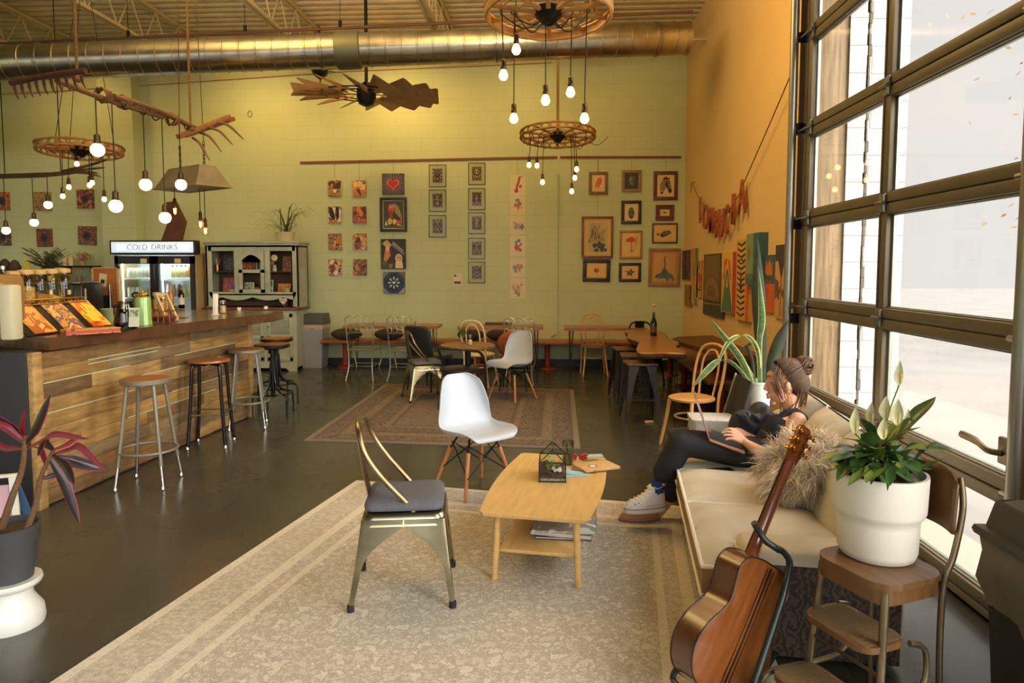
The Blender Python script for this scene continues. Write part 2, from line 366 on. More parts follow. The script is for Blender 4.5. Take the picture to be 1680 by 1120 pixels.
# tracks
for (y, lab, nm) in ((5.6, 'galvanised vertical door track beside the orange wall', 'door_1_track_far'), (2.87, 'perforated vertical door track at the right edge', 'door_1_track_near')):
    g = struct(thing('door_1_track', None, None, (0, y, 0)), lab)
    m = MB(); s = 1 if y > 5 else -1
    m.rings([[(1.93+.032*cos(t), .032*sin(t)*s, z) for t in [pi*2*k/12 for k in range(12)]] for z in (0, 4.3)])
    m.done('track', mt('track_zinc', (158, 156, 146) if y > 5 else (140, 128, 98), .32, .8), g)
    m = MB(); m.span((1.975, -.01, 0), (2.13, .0, 4.3)); m.span((2.05, -.05, 0), (2.06, .03, 4.3))
    m.done('angle_iron', mt('angle_iron', (122, 98, 62), .5, .5), g)
    m = MB()
    for z in (.5, 1.2, 1.95, 2.7, 3.4): m.span((1.95, -.02, z-.04), (2.17, -.012, z+.04)); m.cyl((2.0, -.03, z), (2.0, .0, z), .012, n=6)
    if y < 5:
        for k in range(60):
            z = .3+k*.06; m.cyl((2.0, .001, z), (2.0, .004, z), .008, n=6); m.cyl((2.04, .001, z), (2.04, .004, z), .008, n=6)
    m.done('track_bracket', blackm, g)
# second door, near the camera side (outside the frame): opening with frame and glass
g = struct(thing('window_2', None, None, (XD, 0, 0)), 'glazed door opening beside the camera')
m = MB()
for z in (.05, .7, 1.35, 2.0, 2.7, 3.4, 4.05): m.span((-.03, E0, z-.05), (.03, E1, z+.05))
for y in (E0+.04, .2, E1-.04): m.span((-.03, y-.04, 0), (.03, y+.04, 4.1))
m.done('frame', bronze, g); MB().span((-.004, E0, 0), (.004, E1, 4.1)).done('pane', pane, g)
# reveal: lumber jamb and white block outside
lum = mt('lumber', (128, 106, 74), .7, 0, 5, .4, st=(9, 9, .6), bump=.1)
tag(MB().span((2.08, 5.46, 0), (2.29, 5.52, 4.6), .004).done('door_jamb_post', lum), None, None, None, 'structure')
wb = block_mat('white_block', (176, 173, 167), 1, .03, .1, 'xz', 1)
struct(MB().span((2.29, 5.44, 0), (2.43, 5.9, 5)).span((2.435, 5.47, 0), (2.75, 5.9, 5)).done('wall_outside', wb))
m = MB()
for k in range(60):
    z = .05+k*.08; m.box((2.432+R.uniform(-.004, .006), 5.46, z), (.02+R.random()*.014, .04, .085))
struct(m.done('trim_2', mt('crack_dark', (96, 90, 76), .9)), 'dark jagged crack line in the white blocks outside')  # dark jagged strip along the gap between the blocks
struct(MB().span((2.0, 2.86, -.02), (2.5, 5.5, .012)).done('trim_3', col((150, 146, 130), .7)), 'concrete door sill')
# outside ground and tree
struct(MB().span((-60, -60, -.32), (60, 60, -.12)).done('ground_outside', mt('pale_paving', (128, 126, 122), .9, 0, .8, .1)))
tr = thing('oak_tree', 'sparse brown leafed tree outside the garage door', 'tree', (11.7, 14.0, -.1))
t = MB(); t.tube(cr([(0, 0, 0), (.1, 0, 2), (-.1, .1, 4)], 4), [.22, .21, .2, .19, .18, .16, .15, .14, .12], 10)
br = []
for k in range(16):
    a = R.uniform(0, 2*pi); e = V((cos(a)*R.uniform(1, 3.2), sin(a)*R.uniform(1, 3.2), R.uniform(3.2, 8))); br.append(e); t.tube(cr([(-.05, .05, R.uniform(2.4, 4)), e*.5+V((0, 0, 1.4)), e], 3), [.06, .05, .045, .035, .03, .02, .01], 5)
bark = mt('bark', (120, 96, 66), .9, 0, 12, .3); t.done('trunk', bark, tr)
t = MB()
for e in br:
    for k in range(110):
        c = e+V((R.gauss(0, .7), R.gauss(0, .7), R.gauss(0, .6))); u = V((R.uniform(-1, 1), R.uniform(-1, 1), R.uniform(-1, 1))).normalized(); w = u.orthogonal().normalized()
        t.face([c, c+u*.07+w*.035, c+u*.15, c+u*.07-w*.035])
t.done('foliage', mt('dry_leaf', (150, 118, 60), .8), tr)['kind'] = 'stuff'
# ================================================================= the bar
plank = splotch('pallet_planks', [(122, 86, 44), (150, 108, 56), (134, 98, 54), (112, 84, 50), (160, 118, 62), (128, 100, 62), (98, 72, 42)], 1.2, 1, .7, False, .6, (1, 1.2, 9))
def plank_mat(name, c): return mt(name, c, .72, 0, 4, .32, st=(8, 1, 9), bump=.12, det=8)
pm = [plank_mat('pallet_plank_'+n, c) for n, c in (('honey', (162, 126, 68)), ('brown', (138, 104, 58)), ('grey', (134, 112, 76)), ('pale', (172, 138, 80)), ('dark', (118, 90, 54)))]
bx0, bx1 = -3.36, -3.2
def stain(m, lo=.62, sc=2.6):
    nt = m.node_tree; b = nt.nodes['Principled BSDF']; src = b.inputs['Base Color'].links[0].from_socket
    tc = nt.nodes.new('ShaderNodeTexCoord'); nz = nt.nodes.new('ShaderNodeTexNoise'); nz.inputs['Scale'].default_value = sc; nz.inputs['Detail'].default_value = 9; nz.inputs['Roughness'].default_value = .68
    rp = nt.nodes.new('ShaderNodeValToRGB'); e = rp.color_ramp.elements; e[0].position, e[1].position = .34, .56; e[0].color, e[1].color = (lo, lo*.96, lo*.92, 1), (1, 1, 1, 1)
    mx = nt.nodes.new('ShaderNodeMix'); mx.data_type = 'RGBA'; mx.blend_type = 'MULTIPLY'; mx.inputs['Factor'].default_value = 1
    nt.links.new(tc.outputs['Object'], nz.inputs['Vector']); nt.links.new(nz.outputs['Fac'], rp.inputs['Fac']); nt.links.new(src, mx.inputs['A']); nt.links.new(rp.outputs['Color'], mx.inputs['B']); nt.links.new(mx.outputs['Result'], b.inputs['Base Color'])
for m in pm: stain(m)
BAR = thing('bar_counter', 'long bar front clad in reclaimed pallet planks with pale gaps', 'bar', (bx0, 4.26, 0))
ln = 2.92; sl = (bx1-bx0)/ln
bar_rot = atan(sl); BAR.rotation_euler = (0, 0, -bar_rot)
m = MB(); m.span((-.72, .03, 0), (-.04, ln-.02, 1.055)); m.done('core', col((40, 36, 30)), BAR)
m = MB(); m.mi = 0; rows = 10; z = .01
for i in range(rows):
    h = 1.03/rows; y = 0
    while y < ln-.01:
        l = R.uniform(.5, 1.3); y2 = min(ln, y+l)
        if ln-y2 < .3: y2 = ln
        m.mi = R.choice([0, 0, 1, 2, 3, 0, 4, 1, 2]); t = R.uniform(.0, .004)
        m.span((-.03, y+.001, z+.001), (.0+t, y2-.001, z+h-.0015), .0015); y = y2
    z += h
m.done('plank_cladding', pm, BAR)
strip = mt('pale_gap_strip', (196, 200, 160), .5)
for r_, y0, y1 in ((9, .5, 1.35), (8.7, .5, 1.3), (8, .08, .95), (8, 1.55, 2.6), (7, .9, 2.3), (6, .1, 1.0), (4, .9, 2.2), (5, 1.5, 2.5)):
    MB().span((-.004, y0, .01+r_*1.03/rows-.003), (.006, y1, .01+r_*1.03/rows+.003)).done('gap_strip', strip, BAR)
MB().span((-.02, -.02, 0), (.02, .06, 1.05), .003).done('corner_board', pm[3], BAR)
MB().span((-.02, ln-.06, 0), (.022, ln+.012, 1.05), .003).done('corner_board', pm[3], BAR)
MB().span((-1.2, -.03, 0), (-.02, .03, 1.055), .003).done('end_panel', mt('black_panel', (36, 33, 34), .5), BAR)
# the worktop: follows the photographed outline at its height
ZT = 1.14
o_ = [P(80, 554, Z=ZT), P(447, 514, Z=ZT), P(474, 507, Z=ZT)]
near_l = P(-90, 543, Z=ZT)
f0, f1, f2 = o_
poly = [f0, f1, f1+V((-.02, .34, 0)), V((-4.5, 7.6, ZT)), V((-4.55, 7.0, ZT)), V((-3.95, 6.75, ZT)), V((-4.05, f0.y+.75, ZT)), V((-4.05, f0.y+.62, ZT)), V((near_l.x, near_l.y+.7, ZT)), near_l]
m = MB(); T0 = V((f0.x, f0.y, 0))
m.rings([[q-T0-V((0, 0, .085)) for q in poly], [q-T0 for q in poly]])
bmesh.ops.bevel(m.b, geom=[e for e in m.b.edges if abs((e.verts[0].co-e.verts[1].co).z) < .001 and e.verts[0].co.z > ZT-.02], offset=.008, segments=2, affect='EDGES')
bt = mt('bar_top_wood', (88, 60, 38), .22, 0, 3, .25, st=(9, 1, 1), coat=.4)
tag(m.done('bar_worktop', bt, None, T0, ang=.5), 'thick glossy brown wooden worktop on the plank bar', 'worktop')
MB_ = MB().span((-.36, -.22, 0), (.36, .22, .004)).span((-.33, -.19, .003), (.33, .19, .006))
tag(MB_.done('drip_tray', col((60, 40, 30), .3), None, (-3.72, 6.0, ZT)), 'dark inset tray on the bar worktop behind the tall white card holder', 'tray')
# ------------------------------------------------------- back counter and things behind the bar
m = thing('back_counter', 'dark back counter against the green wall behind the bar', 'counter', (-7.6, 9.9, 0))
MB().span((-1.9, -.3, 0), (.55, .5, .92), .01).done('cabinet_body', col((70, 58, 44)), m)
MB().span((-1.95, -.35, .92), (.6, .5, .97), .008).done('counter_slab', darkwood, m)
def at_top(px, py, z=ZT): return P(px, py, Z=z)
tan = (176, 146, 100)
# cream terminal at the left edge
p = at_top(24, 557)
t = thing('display_case', 'cream sided terminal case standing on the left end of the bar', 'case', p+V((-.075, 0, 0)), radians(4))
w_ = .19
MB().span((-.32, -.05, 0), (.02, .02, .37), .02).done('back_panel', mt('beige_shell', (172, 140, 96), .5), t)
MB().span((.02, -.06, 0), (.105, .045, .355), .016).done('side_panel', mt('cream_side', (206, 198, 160), .5), t)
MB().span((-.32, .03, .02), (-.04, .3, .42), .04).done('rear_shell', mt('brown_shell', (150, 112, 64), .5), t)
# three slanted pictures on the bar
arts = [[(206, 120, 40), (228, 160, 60), (170, 84, 40), (240, 190, 90)], [(80, 90, 110), (206, 140, 50), (120, 80, 100), (236, 180, 70), (150, 70, 90)], [(204, 76, 30), (226, 110, 36), (240, 190, 60), (180, 50, 30)]]
aa, ab = at_top(44, 553), at_top(186, 535)
ad = ab-aa; AL = ad.length; arz = math.atan2(ad.y, ad.x); an = V((-ad.y, ad.x, 0)).normalized()
for i, lab in enumerate(('orange slanted art board, leftmost of three on the bar', 'blue and orange slanted art board, middle of three on the bar', 'red and yellow slanted art board, rightmost of three on the bar')):
    t = thing('art_board', lab, 'art board', aa+ad*(.17+.33*i), arz, 'slanted art boards under the jar rack')
    MB().box((0, .11, .105), (AL*.325, .012, .30), eul(x=radians(-46)), .003).done('board', blackm, t)
    g = MB().box((.03, .104, .112), (AL*.325-.075, .004, .28), eul(x=radians(-46)))
    if i == 2:
        g.mi = 1
        hx = [(-.05, -.09), (.04, -.1), (.065, -.03), (.06, .05), (.045, .055), (.035, 0), (.02, .08), (.005, .085), (-.002, .01), (-.02, .07), (-.035, .065), (-.03, -.02), (-.06, .0), (-.072, -.012)]
        g.prism(hx, .002, M.Translation((.014, .1, .115)) @ eul(x=radians(-46)) @ M.Translation((0, -.003, 0)) @ eul(x=pi/2))
    g.done('picture', [splotch('board_art_%d' % i, arts[i], 11, i+3, .3, False, .5), col((240, 200, 60), .4)], t)
# gold wire rack with jars
r0 = aa+ad*.46+an*.28; hL = AL*.5
rk = thing('wire_rack', 'gold coloured wire shelf above the slanted art boards', 'rack', V((r0.x, r0.y, ZT)), arz)
gold = mt('gold_wire', (206, 152, 60), .3, .8)
m = MB(); hz = .2
for s in (-1, 1):
    m.cyl((-hL, s*.09, hz), (hL, s*.09, hz), .005, n=6); m.cyl((-hL, s*.09, hz+.035), (hL, s*.09, hz+.035), .005, n=6)
    m.tube([(-hL+k*hL/12, s*.09, hz+(.035 if k % 2 else 0)) for k in range(25)], .003, 5)
for k in range(18): m.cyl((-hL+k*hL/8.5, -.09, hz), (-hL+k*hL/8.5, .09, hz), .003, n=5)
m.done('wire_shelf', gold, rk)
for x in (-hL+.01, hL-.01):
    for s in (-1, 1): MB().cyl((x, s*.09, 0), (x, s*.09, hz+.1), .007, n=8).done('post', steel, rk)
jarg = glass('jar_glass', (236, 228, 196), .14)
def jar(name, lab, cat, loc, r, h, lidc, fill=None, grp=None, lidh=.03):
    t = thing(name, lab, cat, loc, 0, grp)
    MB().lathe([(r*.92, 0), (r, .01), (r, h*.86), (r*.86, h*.93), (r*.84, h)], n=20).done('glass_body', jarg, t)
    MB().lathe([(r*.9, h), (r*.92, h+.004), (r*.92, h+lidh), (r*.5, h+lidh+.006)], n=20).done('lid', lidc, t)
    if fill: MB().lathe([(r*.93, .008), (r*.95, .02), (r*.95, h*fill[1]), (r*.3, h*fill[1]+.012)], n=16).done('contents', fill[0], t)
    return t
lidm = mt('bamboo_lid', (206, 166, 96), .5, 0, 8, .15)
nut = mt('nut_mix', (196, 146, 84), .7, 0, 60, .45, bump=.6); tea = mt('dried_tea', (120, 110, 56), .8, 0, 70, .5, bump=.6)
crk = mt('crackers', (222, 196, 140), .7, 0, 40, .3, bump=.5)
cs, sn_ = cos(arz), sin(arz)
def rack(x, y=0):
    x = (x+.03)/.39*hL*.9; return V((r0.x+x*cs-y*sn_, r0.y+x*sn_+y*cs, ZT+hz+.006))
for i, (x, r, h, f, lab) in enumerate(((-.2, .05, .2, (nut, .6), 'glass jar of brown nuts on the wire rack, leftmost of the lidded jars'), (-.085, .055, .21, (crk, .55), 'glass jar of crackers on the wire rack beside the nut jar'), (.035, .055, .21, (nut, .28), 'third lidded glass jar on the wire rack, part filled'), (.15, .055, .215, (crk, .2), 'fourth lidded glass jar on the wire rack with pale contents'), (.27, .062, .22, None, 'empty glass jar with bamboo lid at the right end of the wire rack'))):
    jar('storage_jar', lab, 'jar', rack(x), r, h, lidm, f, 'lidded jars on the wire rack')
def bottle(name, lab, cat, loc, r, h, gm, capm, grp=None, fillm=None, labm=None):
    t = thing(name, lab, cat, loc, 0, grp)
    MB().lathe([(r*.9, 0), (r, .006), (r, h*.58), (r*.85, h*.66), (r*.36, h*.78), (r*.34, h*.93)], n=16).done('bottle_body', gm, t)
    MB().lathe([(r*.4, h*.92), (r*.4, h), (r*.2, h+.002)], n=12).done('cap', capm, t)
    if labm: MB().lathe([(r*1.02, h*.18), (r*1.02, h*.48)], n=16).done('paper_label', labm, t)
    return t
gb = glass('bottle_glass', (214, 206, 160), .16)
for i, (x, h, lab) in enumerate(((-.39, .25, 'clear bottle with silver spout at the left end of the wire rack'), (-.3, .27, 'clear bottle with silver spout beside the nut jar on the rack'))):
    bottle('syrup_bottle', lab, 'bottle', rack(x, -.02), .036, h, gb, chrome, 'spouted bottles on the wire rack', None, col((210, 196, 150)))
# flat book
t = thing('paperback_book', 'flat red edged book lying on the bar in front of the art boards', 'book', at_top(150, 546.5), radians(50))
MB().span((-.17, -.075, 0), (.17, .075, .006), .002).span((-.17, -.075, .03), (.17, .075, .036), .002).span((-.175, -.075, 0), (-.168, .075, .036)).done('cover', splotch('book_cover', [(70, 58, 40), (200, 150, 60), (150, 60, 40)], 7, 4, .4, False), t)
MB().span((-.168, -.07, .006), (.166, .07, .03)).done('pages', col((186, 70, 50)), t)
# black pitcher with card
p = at_top(207, 541)
t = thing('glass_pitcher', 'dark squat pitcher with a printed card leaning on it on the bar', 'pitcher', p)
MB().lathe([(.055, 0), (.075, .01), (.082, .06), (.066, .15), (.05, .2), (.055, .215)], n=20).done('pitcher_body', glass('smoked_glass', (150, 140, 112), .2), t)
MB().lathe([(.053, .004), (.072, .012), (.078, .06), (.03, .065)], n=20).done('brew', col((20, 16, 14), .3), t)
MB().tube(cr([(-.045, 0, .19), (-.085, 0, .17), (-.085, 0, .1), (-.062, 0, .07)], 4), .006, 6).done('handle', blackm, t)
t2 = thing('menu_card', 'small landscape printed card leaning on the dark pitcher', 'card', at_top(221, 542.5), radians(8))
MB().box((0, 0, .1), (.075, .003, .14), eul(x=radians(-8))).done('card', col((205, 208, 176)), t2)
g = MB(); g.mi = 0; g.box((0, -.0035, .13), (.066, .002, .05), eul(x=radians(-8))); g.mi = 1; g.box((0, .0045, .07), (.066, .002, .05), eul(x=radians(-8))); g.done('print', [splotch('card_green', [(150, 160, 110), (186, 196, 150), (120, 130, 90)], 30, 2), splotch('card_dark', [(30, 30, 30), (180, 170, 150), (60, 60, 50)], 40, 5)], t2)
# green thermos
p = at_top(236, 533)
t = thing('green_thermos', 'pale green cylindrical thermos with a brass lid on the bar', 'thermos', p)
gm = mt('pale_green_enamel', (142, 182, 98), .25, .1, coat=.4)
MB().lathe([(.062, 0), (.065, .004), (.063, .03), (.06, .05), (.06, .2), (.055, .225), (.046, .232)], n=24).done('flask_body', gm, t)
MB().lathe([(.047, .23), (.05, .236), (.05, .252), (.03, .262), (.012, .265), (.012, .275)], n=20).done('lid', brass, t)
MB().tube(cr([(-.05, 0, .22), (-.085, 0, .235), (-.075, 0, .26), (-.04, 0, .262)], 4), .008, 6).done('handle', blackm, t)
# leaning timber frame and wire basket
p = at_top(264, 528)
t = thing('leaning_wood_frame', 'pale timber frame leaning beside the green thermos on the bar', 'frame', p, radians(-20))
fm = mt('pale_timber', (196, 172, 120), .6, 0, 6, .15)
m = MB(); m.bar((.07, -.0, .012), (-.08, .02, .235), .03, .018, (0, 1, 0)); m.bar((.1, .08, .012), (-.05, .1, .235), .03, .018, (0, 1, 0)); m.bar((-.08, .02, .235), (-.05, .1, .235), .03, .018); m.bar((.07, 0, .012), (.1, .08, .012), .03, .018)
m.done('frame', fm, t)
t = thing('wire_basket', 'small copper wire basket of tea beside the leaning frame', 'basket', at_top(250, 531)+V((.02, .12, 0)))
m = MB()
for z in (.01, .05, .1): m.tube([(x*.1, y*.07, z) for x, y in ((-1, -1), (1, -1), (1, 1), (-1, 1))], .003, 5, True)
for x in (-1, -.5, 0, .5, 1):
    for y in (-1, 1): m.cyl((x*.1, y*.07, .01), (x*.1, y*.07, .1), .0025, n=5)
m.done('wire_frame', mt('copper_wire', (176, 106, 60), .3, .9), t)
MB().span((-.09, -.06, .012), (.09, .06, .06), .02).done('contents', mt('dark_tea', (86, 40, 36), .6, 0, 40, .4), t)
t = thing('drinking_glass', 'empty clear tumbler on the bar right of the leaning frame', 'glass', at_top(286, 526))
MB().lathe([(.03, 0), (.032, .005), (.038, .13), (.036, .13), (.03, .01)], n=18).done('glass_wall', tumbler, t)
bottle('pump_bottle', 'brown capped bottle with a pale label on the bar', 'bottle', at_top(298, 506), .034, .26, glass('amber_glass', (150, 90, 50), .2), col((70, 40, 28)), None, None, col((206, 190, 160)))
bottle('tall_bottle', 'slim copper coloured bottle behind the tumbler on the bar', 'bottle', at_top(281, 512), .028, .3, mt('copper_bottle', (160, 104, 66), .35, .3), col((150, 96, 60)))
for i, (px, py, lab) in enumerate(((266, 514, 'dark lidded canister behind the leaning frame'), (272, 508, 'pale lidded canister behind the copper bottle'), (258, 508, 'amber lidded jar behind the green thermos'))):
    jar('canister', lab, 'canister', at_top(px, py), .045, .16, lidm, (nut if i != 1 else crk, .7), 'canisters behind the thermos')
# tall white card holder, salt jar
t = thing('card_holder', 'tall white upright card holder on the bar', 'card holder', at_top(354, 517), radians(8))
MB().box((0, 0, .11), (.05, .012, .2), eul(x=radians(-6)), .004).done('card', col((224, 218, 204)), t); MB().span((-.035, -.025, 0), (.035, .03, .012), .003).done('base', mt('acrylic', (206, 196, 180), .2), t)
jar('sugar_jar', 'small clear jar with a silver lid beside the tall card holder', 'jar', at_top(366, 514), .032, .1, chrome, (col((226, 214, 186)), .75))
for i, (px, py, lab) in enumerate(((392, 509, 'small white cup on the far end of the bar'), (436, 507, 'tiny folded white napkin at the far tip of the bar'))):
    t = MB().lathe([(.018, 0), (.02, .004), (.024, .03), (.012, .034)], n=14); tag(t.done('small_cup' if not i else 'napkin', col((228, 222, 206)), None, at_top(px, py)), lab, 'cup' if not i else 'napkin')
# ------------------------------------------------------- behind: corkboard, shelf, machine
cb = thing('cork_board', 'orange brown cork board with pinned note beside the fridge', 'cork board', P(176, 470, Y=10.2), radians(0))
MB().span((-.21, 0, -.28), (.16, .03, .28), .004).done('board', mt('cork', (176, 104, 50), .8, 0, 50, .2), cb)
MB().span((.16, -.01, -.3), (.19, .04, .3)).span((-.24, -.01, -.3), (-.21, .04, .3)).span((-.24, -.01, .28), (.19, .04, .3)).done('frame', oak, cb)
n_ = MB().box((-.06, -.012, .1), (.12, .004, .2), eul(y=radians(8))); n_.mi = 1; n_.box((-.06, -.0155, .08), (.06, .002, .06), eul(y=radians(8))); n_.done('pinned_note', [col((226, 204, 156)), col((60, 44, 30))], cb)
t = thing('black_scale', 'black equipment box standing in front of the cork board', 'equipment', P(168, 505, Y=9.7)-V((0, 0, .05)))
MB().span((-.13, -.1, .0), (.1, .1, .24), .02).done('housing', blackm, t); MB().span((-.11, -.08, -t.location.z), (.08, .08, 0)).done('stand', darkwood, t); MB().cyl((.12, 0, -.02), (.12, 0, .4), .02, n=10).done('tap', steel, t)
m = thing('espresso_machine', 'dark coffee machine with brass fittings behind the jars', 'coffee machine', P(85, 470, Y=9.0)-V((0, 0, .38)))
MB().span((-.5, -.1, 0), (.5, .35, .42), .03).done('housing', mt('machine_black', (52, 46, 36), .3, .4), m)
MB().span((-.48, -.12, .42), (.48, .3, .45), .01).done('cup_tray', steel, m)
for x in (-.3, .1, .35): MB().cyl((x, -.14, .28), (x, -.14, .34), .035, n=12).cyl((x, -.16, .27), (x, -.33, .25), .014, n=8).done('group_head', chrome, m)
MB().span((-.5, -.12, 0), (.5, .35, .05), .01).done('drip_tray', chrome, m)
MB().span((-.5, .0, -m.location.z), (.5, .3, 0)).done('stand', darkwood, m)
zt = m.location.z+.45
for k in range(9):
    bk = MB().lathe([(.025, 0), (.04, .01), (.045, .08), (.042, .08), (.025, .012)], n=14).tube(cr([(.044, 0, .06), (.066, 0, .055), (.064, 0, .025), (.038, 0, .02)], 3), .005, 5)
    tag(bk.done('coffee_cup', col([(60, 44, 36), (200, 186, 150), (90, 70, 50)][k % 3], .35), None, (m.location.x-.42+.1*k, 9.02+.12*(k % 2), zt)), '%s cup stored on top of the coffee machine' % ['dark brown', 'cream', 'tan'][k % 3], 'cup', ['dark brown', 'cream', 'tan'][k % 3]+' cups on the coffee machine')
sh = thing('wall_shelf', 'thin black wall shelf behind the jar rack', 'shelf', P(128, 437, Y=10.9))
MB().span((-.3, -.1, -.012), (.3, .14, .012)).done('board', blackm, sh)
for x in (-.22, .22): MB().span((x-.01, .0, -.12), (x+.01, .14, -.012)).done('bracket', blackm, sh)
for i, (x, c, lab) in enumerate(((-.22, (214, 190, 140), 'cream canister on the black wall shelf, left one'), (-.12, (220, 200, 150), 'cream canister on the black wall shelf, right one'))):
    tag(MB().lathe([(.04, 0), (.042, .12), (.03, .13), (.034, .15)], n=14).done('tea_canister', col(c), None, sh.location+V((x, 0, .012))), lab, 'canister')
pl = thing('dried_bouquet', 'small reddish dried flower bunch in a pot on the black wall shelf', 'dried flowers', sh.location+V((.08, 0, .012)))
MB().lathe([(.04, 0), (.05, .08)], n=12).done('pot', col((190, 160, 110)), pl)
m = MB()
for k in range(40):
    d_ = V((R.gauss(0, .06), R.gauss(0, .03), .1+R.random()*.12)); m.cyl((0, 0, .06), d_, .002, n=4); m.sph(d_, .012, 6)
m.done('flowers', splotch('dry_flowers', [(150, 80, 56), (190, 150, 100), (100, 70, 50)], 30, 1), pl)
# large leafy plant and small things at far left
hp = thing('branchy_plant', 'dark thin leafed plant in a vase on the back counter', 'plant', P(78, 440, Y=9.8)+V((0, 0, -.1)))
MB().lathe([(.05, -.25), (.07, -.1), (.04, 0)], n=14).done('vase', glass('vase_glass', (220, 214, 170), .15), hp)
m = MB()
for k in range(22):
    a = R.uniform(0, 2*pi); e = V((cos(a)*R.uniform(.1, .33), sin(a)*.12, R.uniform(.12, .36))); c_ = cr([(0, 0, -.2), (e.x*.3, e.y*.3, e.z*.6), e], 4); m.tube(c_, .003, 4)
    for q in c_[3:]:
        for s in (-1, 1): m.leaf([q, q+V((s*.05, .01, .04)), q+V((s*.1, .0, .05))], (.003, .014, .001), (0, 1, .5), k=2)
m.done('foliage', col((70, 72, 40)), hp)
for i, (px, py, c, lab) in enumerate(((8, 432, (60, 44, 40), 'dark round jar at the far left of the back counter'), (24, 434, (70, 50, 40), 'second dark round jar on the back counter beside the yellow card'))):
    tag(MB().lathe([(.07, 0), (.09, .06), (.05, .14), (.02, .17)], n=14).done('clay_jar', col(c), None, P(px, py, Y=9.9)-V((0, 0, .1))), lab, 'jar')
tag(MB().span((-.05, 0, -.1), (.05, .01, .06)).done('yellow_card', col((220, 190, 70)), None, P(44, 432, Y=9.8)), 'small yellow card standing on the back counter', 'card')
tag(MB().span((-.6, -.02, -.05), (.35, .3, 0)).span((-.6, .0, -.6), (.35, .28, -.05)).done('counter_ledge', darkwood, None, P(18, 443, Y=9.85)), 'dark raised ledge at the far left behind the bar', 'ledge')
tag(MB().lathe([(.05, 0), (.066, .11), (.07, .118), (.062, .114), (.05, .012)], n=20).done('green_tub', mt('sage_plastic', (150, 160, 110), .5), None, at_top(180, 529)), 'sage green tub standing behind the dark pitcher', 'tub')
# ================================================================= fridge
fx0, fx1, fy = P(183, 393, Y=10.3).x, P(323, 393, Y=10.3).x, 10.3
FW = fx1-fx0
fr = thing('drinks_fridge', 'two door glass drinks fridge with an illuminated sign', 'fridge', (fx0+FW/2, fy, 0))
fb = mt('fridge_black', (34, 30, 30), .4); fs = mt('fridge_side', (176, 150, 100), .5)
hw = FW/2; FH = 2.03; zb, zd = .18, 1.80
for s_ in (-1, 1): MB().span((s_*(hw-.06), .02, .1), (s_*(hw-.03), .68, zd+.03)).done('side_wall', fs, fr)
m = MB(); m.span((-hw+.05, .62, .1), (hw-.05, .68, zd)); m.span((-hw+.05, .05, .1), (hw-.05, .66, zb)); m.span((-hw+.05, .05, zd), (hw-.05, .66, zd+.04)); m.done('cabinet_interior', mt('fridge_inside', (216, 220, 224), .5), fr)
MB().span((-hw+.05, .0, 0), (hw-.05, .6, .1)).done('kick_plate', fb, fr)
m = MB(); m.span((-hw, -.06, 1.815), (hw, .1, FH), .01); m.done('sign_box', fb, fr)
MB().span((-hw+.03, -.066, 1.84), (hw-.03, -.055, FH-.025), .004).done('sign_panel', mt('lit_sign', (206, 226, 236), .4, emit=.7), fr)
MB().span((-hw+.12, -.07, 1.875), (hw-.1, -.06, 1.97), .03).done('sign_lamp_glow', mt('lit_sign_core', (246, 250, 252), .4, emit=1.0), fr)
def text(body, size, mat, parent, loc, rot, ext=.002, name='lettering', align='CENTER'):
    cu = bpy.data.curves.new(name, 'FONT'); cu.body = body; cu.size = size; cu.extrude = ext; cu.offset = .006 if len(body) == 1 else 0; cu.align_x = align; cu.align_y = 'CENTER'
    tmp = bpy.data.objects.new(name, cu); C.objects.link(tmp); dg = bpy.context.evaluated_depsgraph_get()
    me = bpy.data.meshes.new_from_object(tmp.evaluated_get(dg)); bpy.data.objects.remove(tmp)
    me.materials.clear(); me.materials.append(mat)
    o = bpy.data.objects.new(name, me); C.objects.link(o); o.parent = parent; o.location = loc; o.rotation_euler = rot
    return o
for w_, x_ in (('COLD', -.23), ('DRINKS', .2)): text(w_, .12, mt('sign_ink', (96, 116, 132), .5, emit=.5), fr, (x_, -.073, 1.92), (pi/2, 0, 0))
for i, (x0, x1) in enumerate(((-hw+.05, -.01), (.01, hw-.05))):
    d = MB(); z0, z1 = .2, 1.79; w = .06
    d.span((x0, -.03, z0), (x0+w, .02, z1)).span((x1-w, -.03, z0), (x1, .02, z1)).span((x0, -.03, z0), (x1, .02, z0+w)).span((x0, -.03, z1-w-.06), (x1, .02, z1))
    df = d.done('door', fb, fr)
    MB().span((x0+w, -.008, z0+w), (x1-w, -.004, z1-w-.06)).done('door_glass', clear, df)
    MB().span((x1-w+.01 if i == 0 else x0+.01, -.06, .9), (x1-.01-.02 if i == 0 else x0+w-.02, -.03, 1.3), .006).done('handle', blackm, df)
    MB().span((x1-.2-.1*i, -.034, 1.68), (x1-.1-.1*i, -.03, 1.75)).done('paper_note', col((216, 196, 130)), df)
    for z in (.5, .82, 1.14, 1.44): MB().span((x0+.03, .08, z-.012), (x1-.03, .56, z), .002).done('shelf', mt('white_wire_shelf', (226, 228, 230), .5), fr)
    MB().cyl((x0+.07, .06, .25), (x0+.07, .06, 1.7), .012, n=8).done('interior_light', mt('fridge_tube', (236, 244, 255), .3, emit=8), fr)
cans = [(216, 214, 190), (200, 196, 170), (226, 220, 200)]
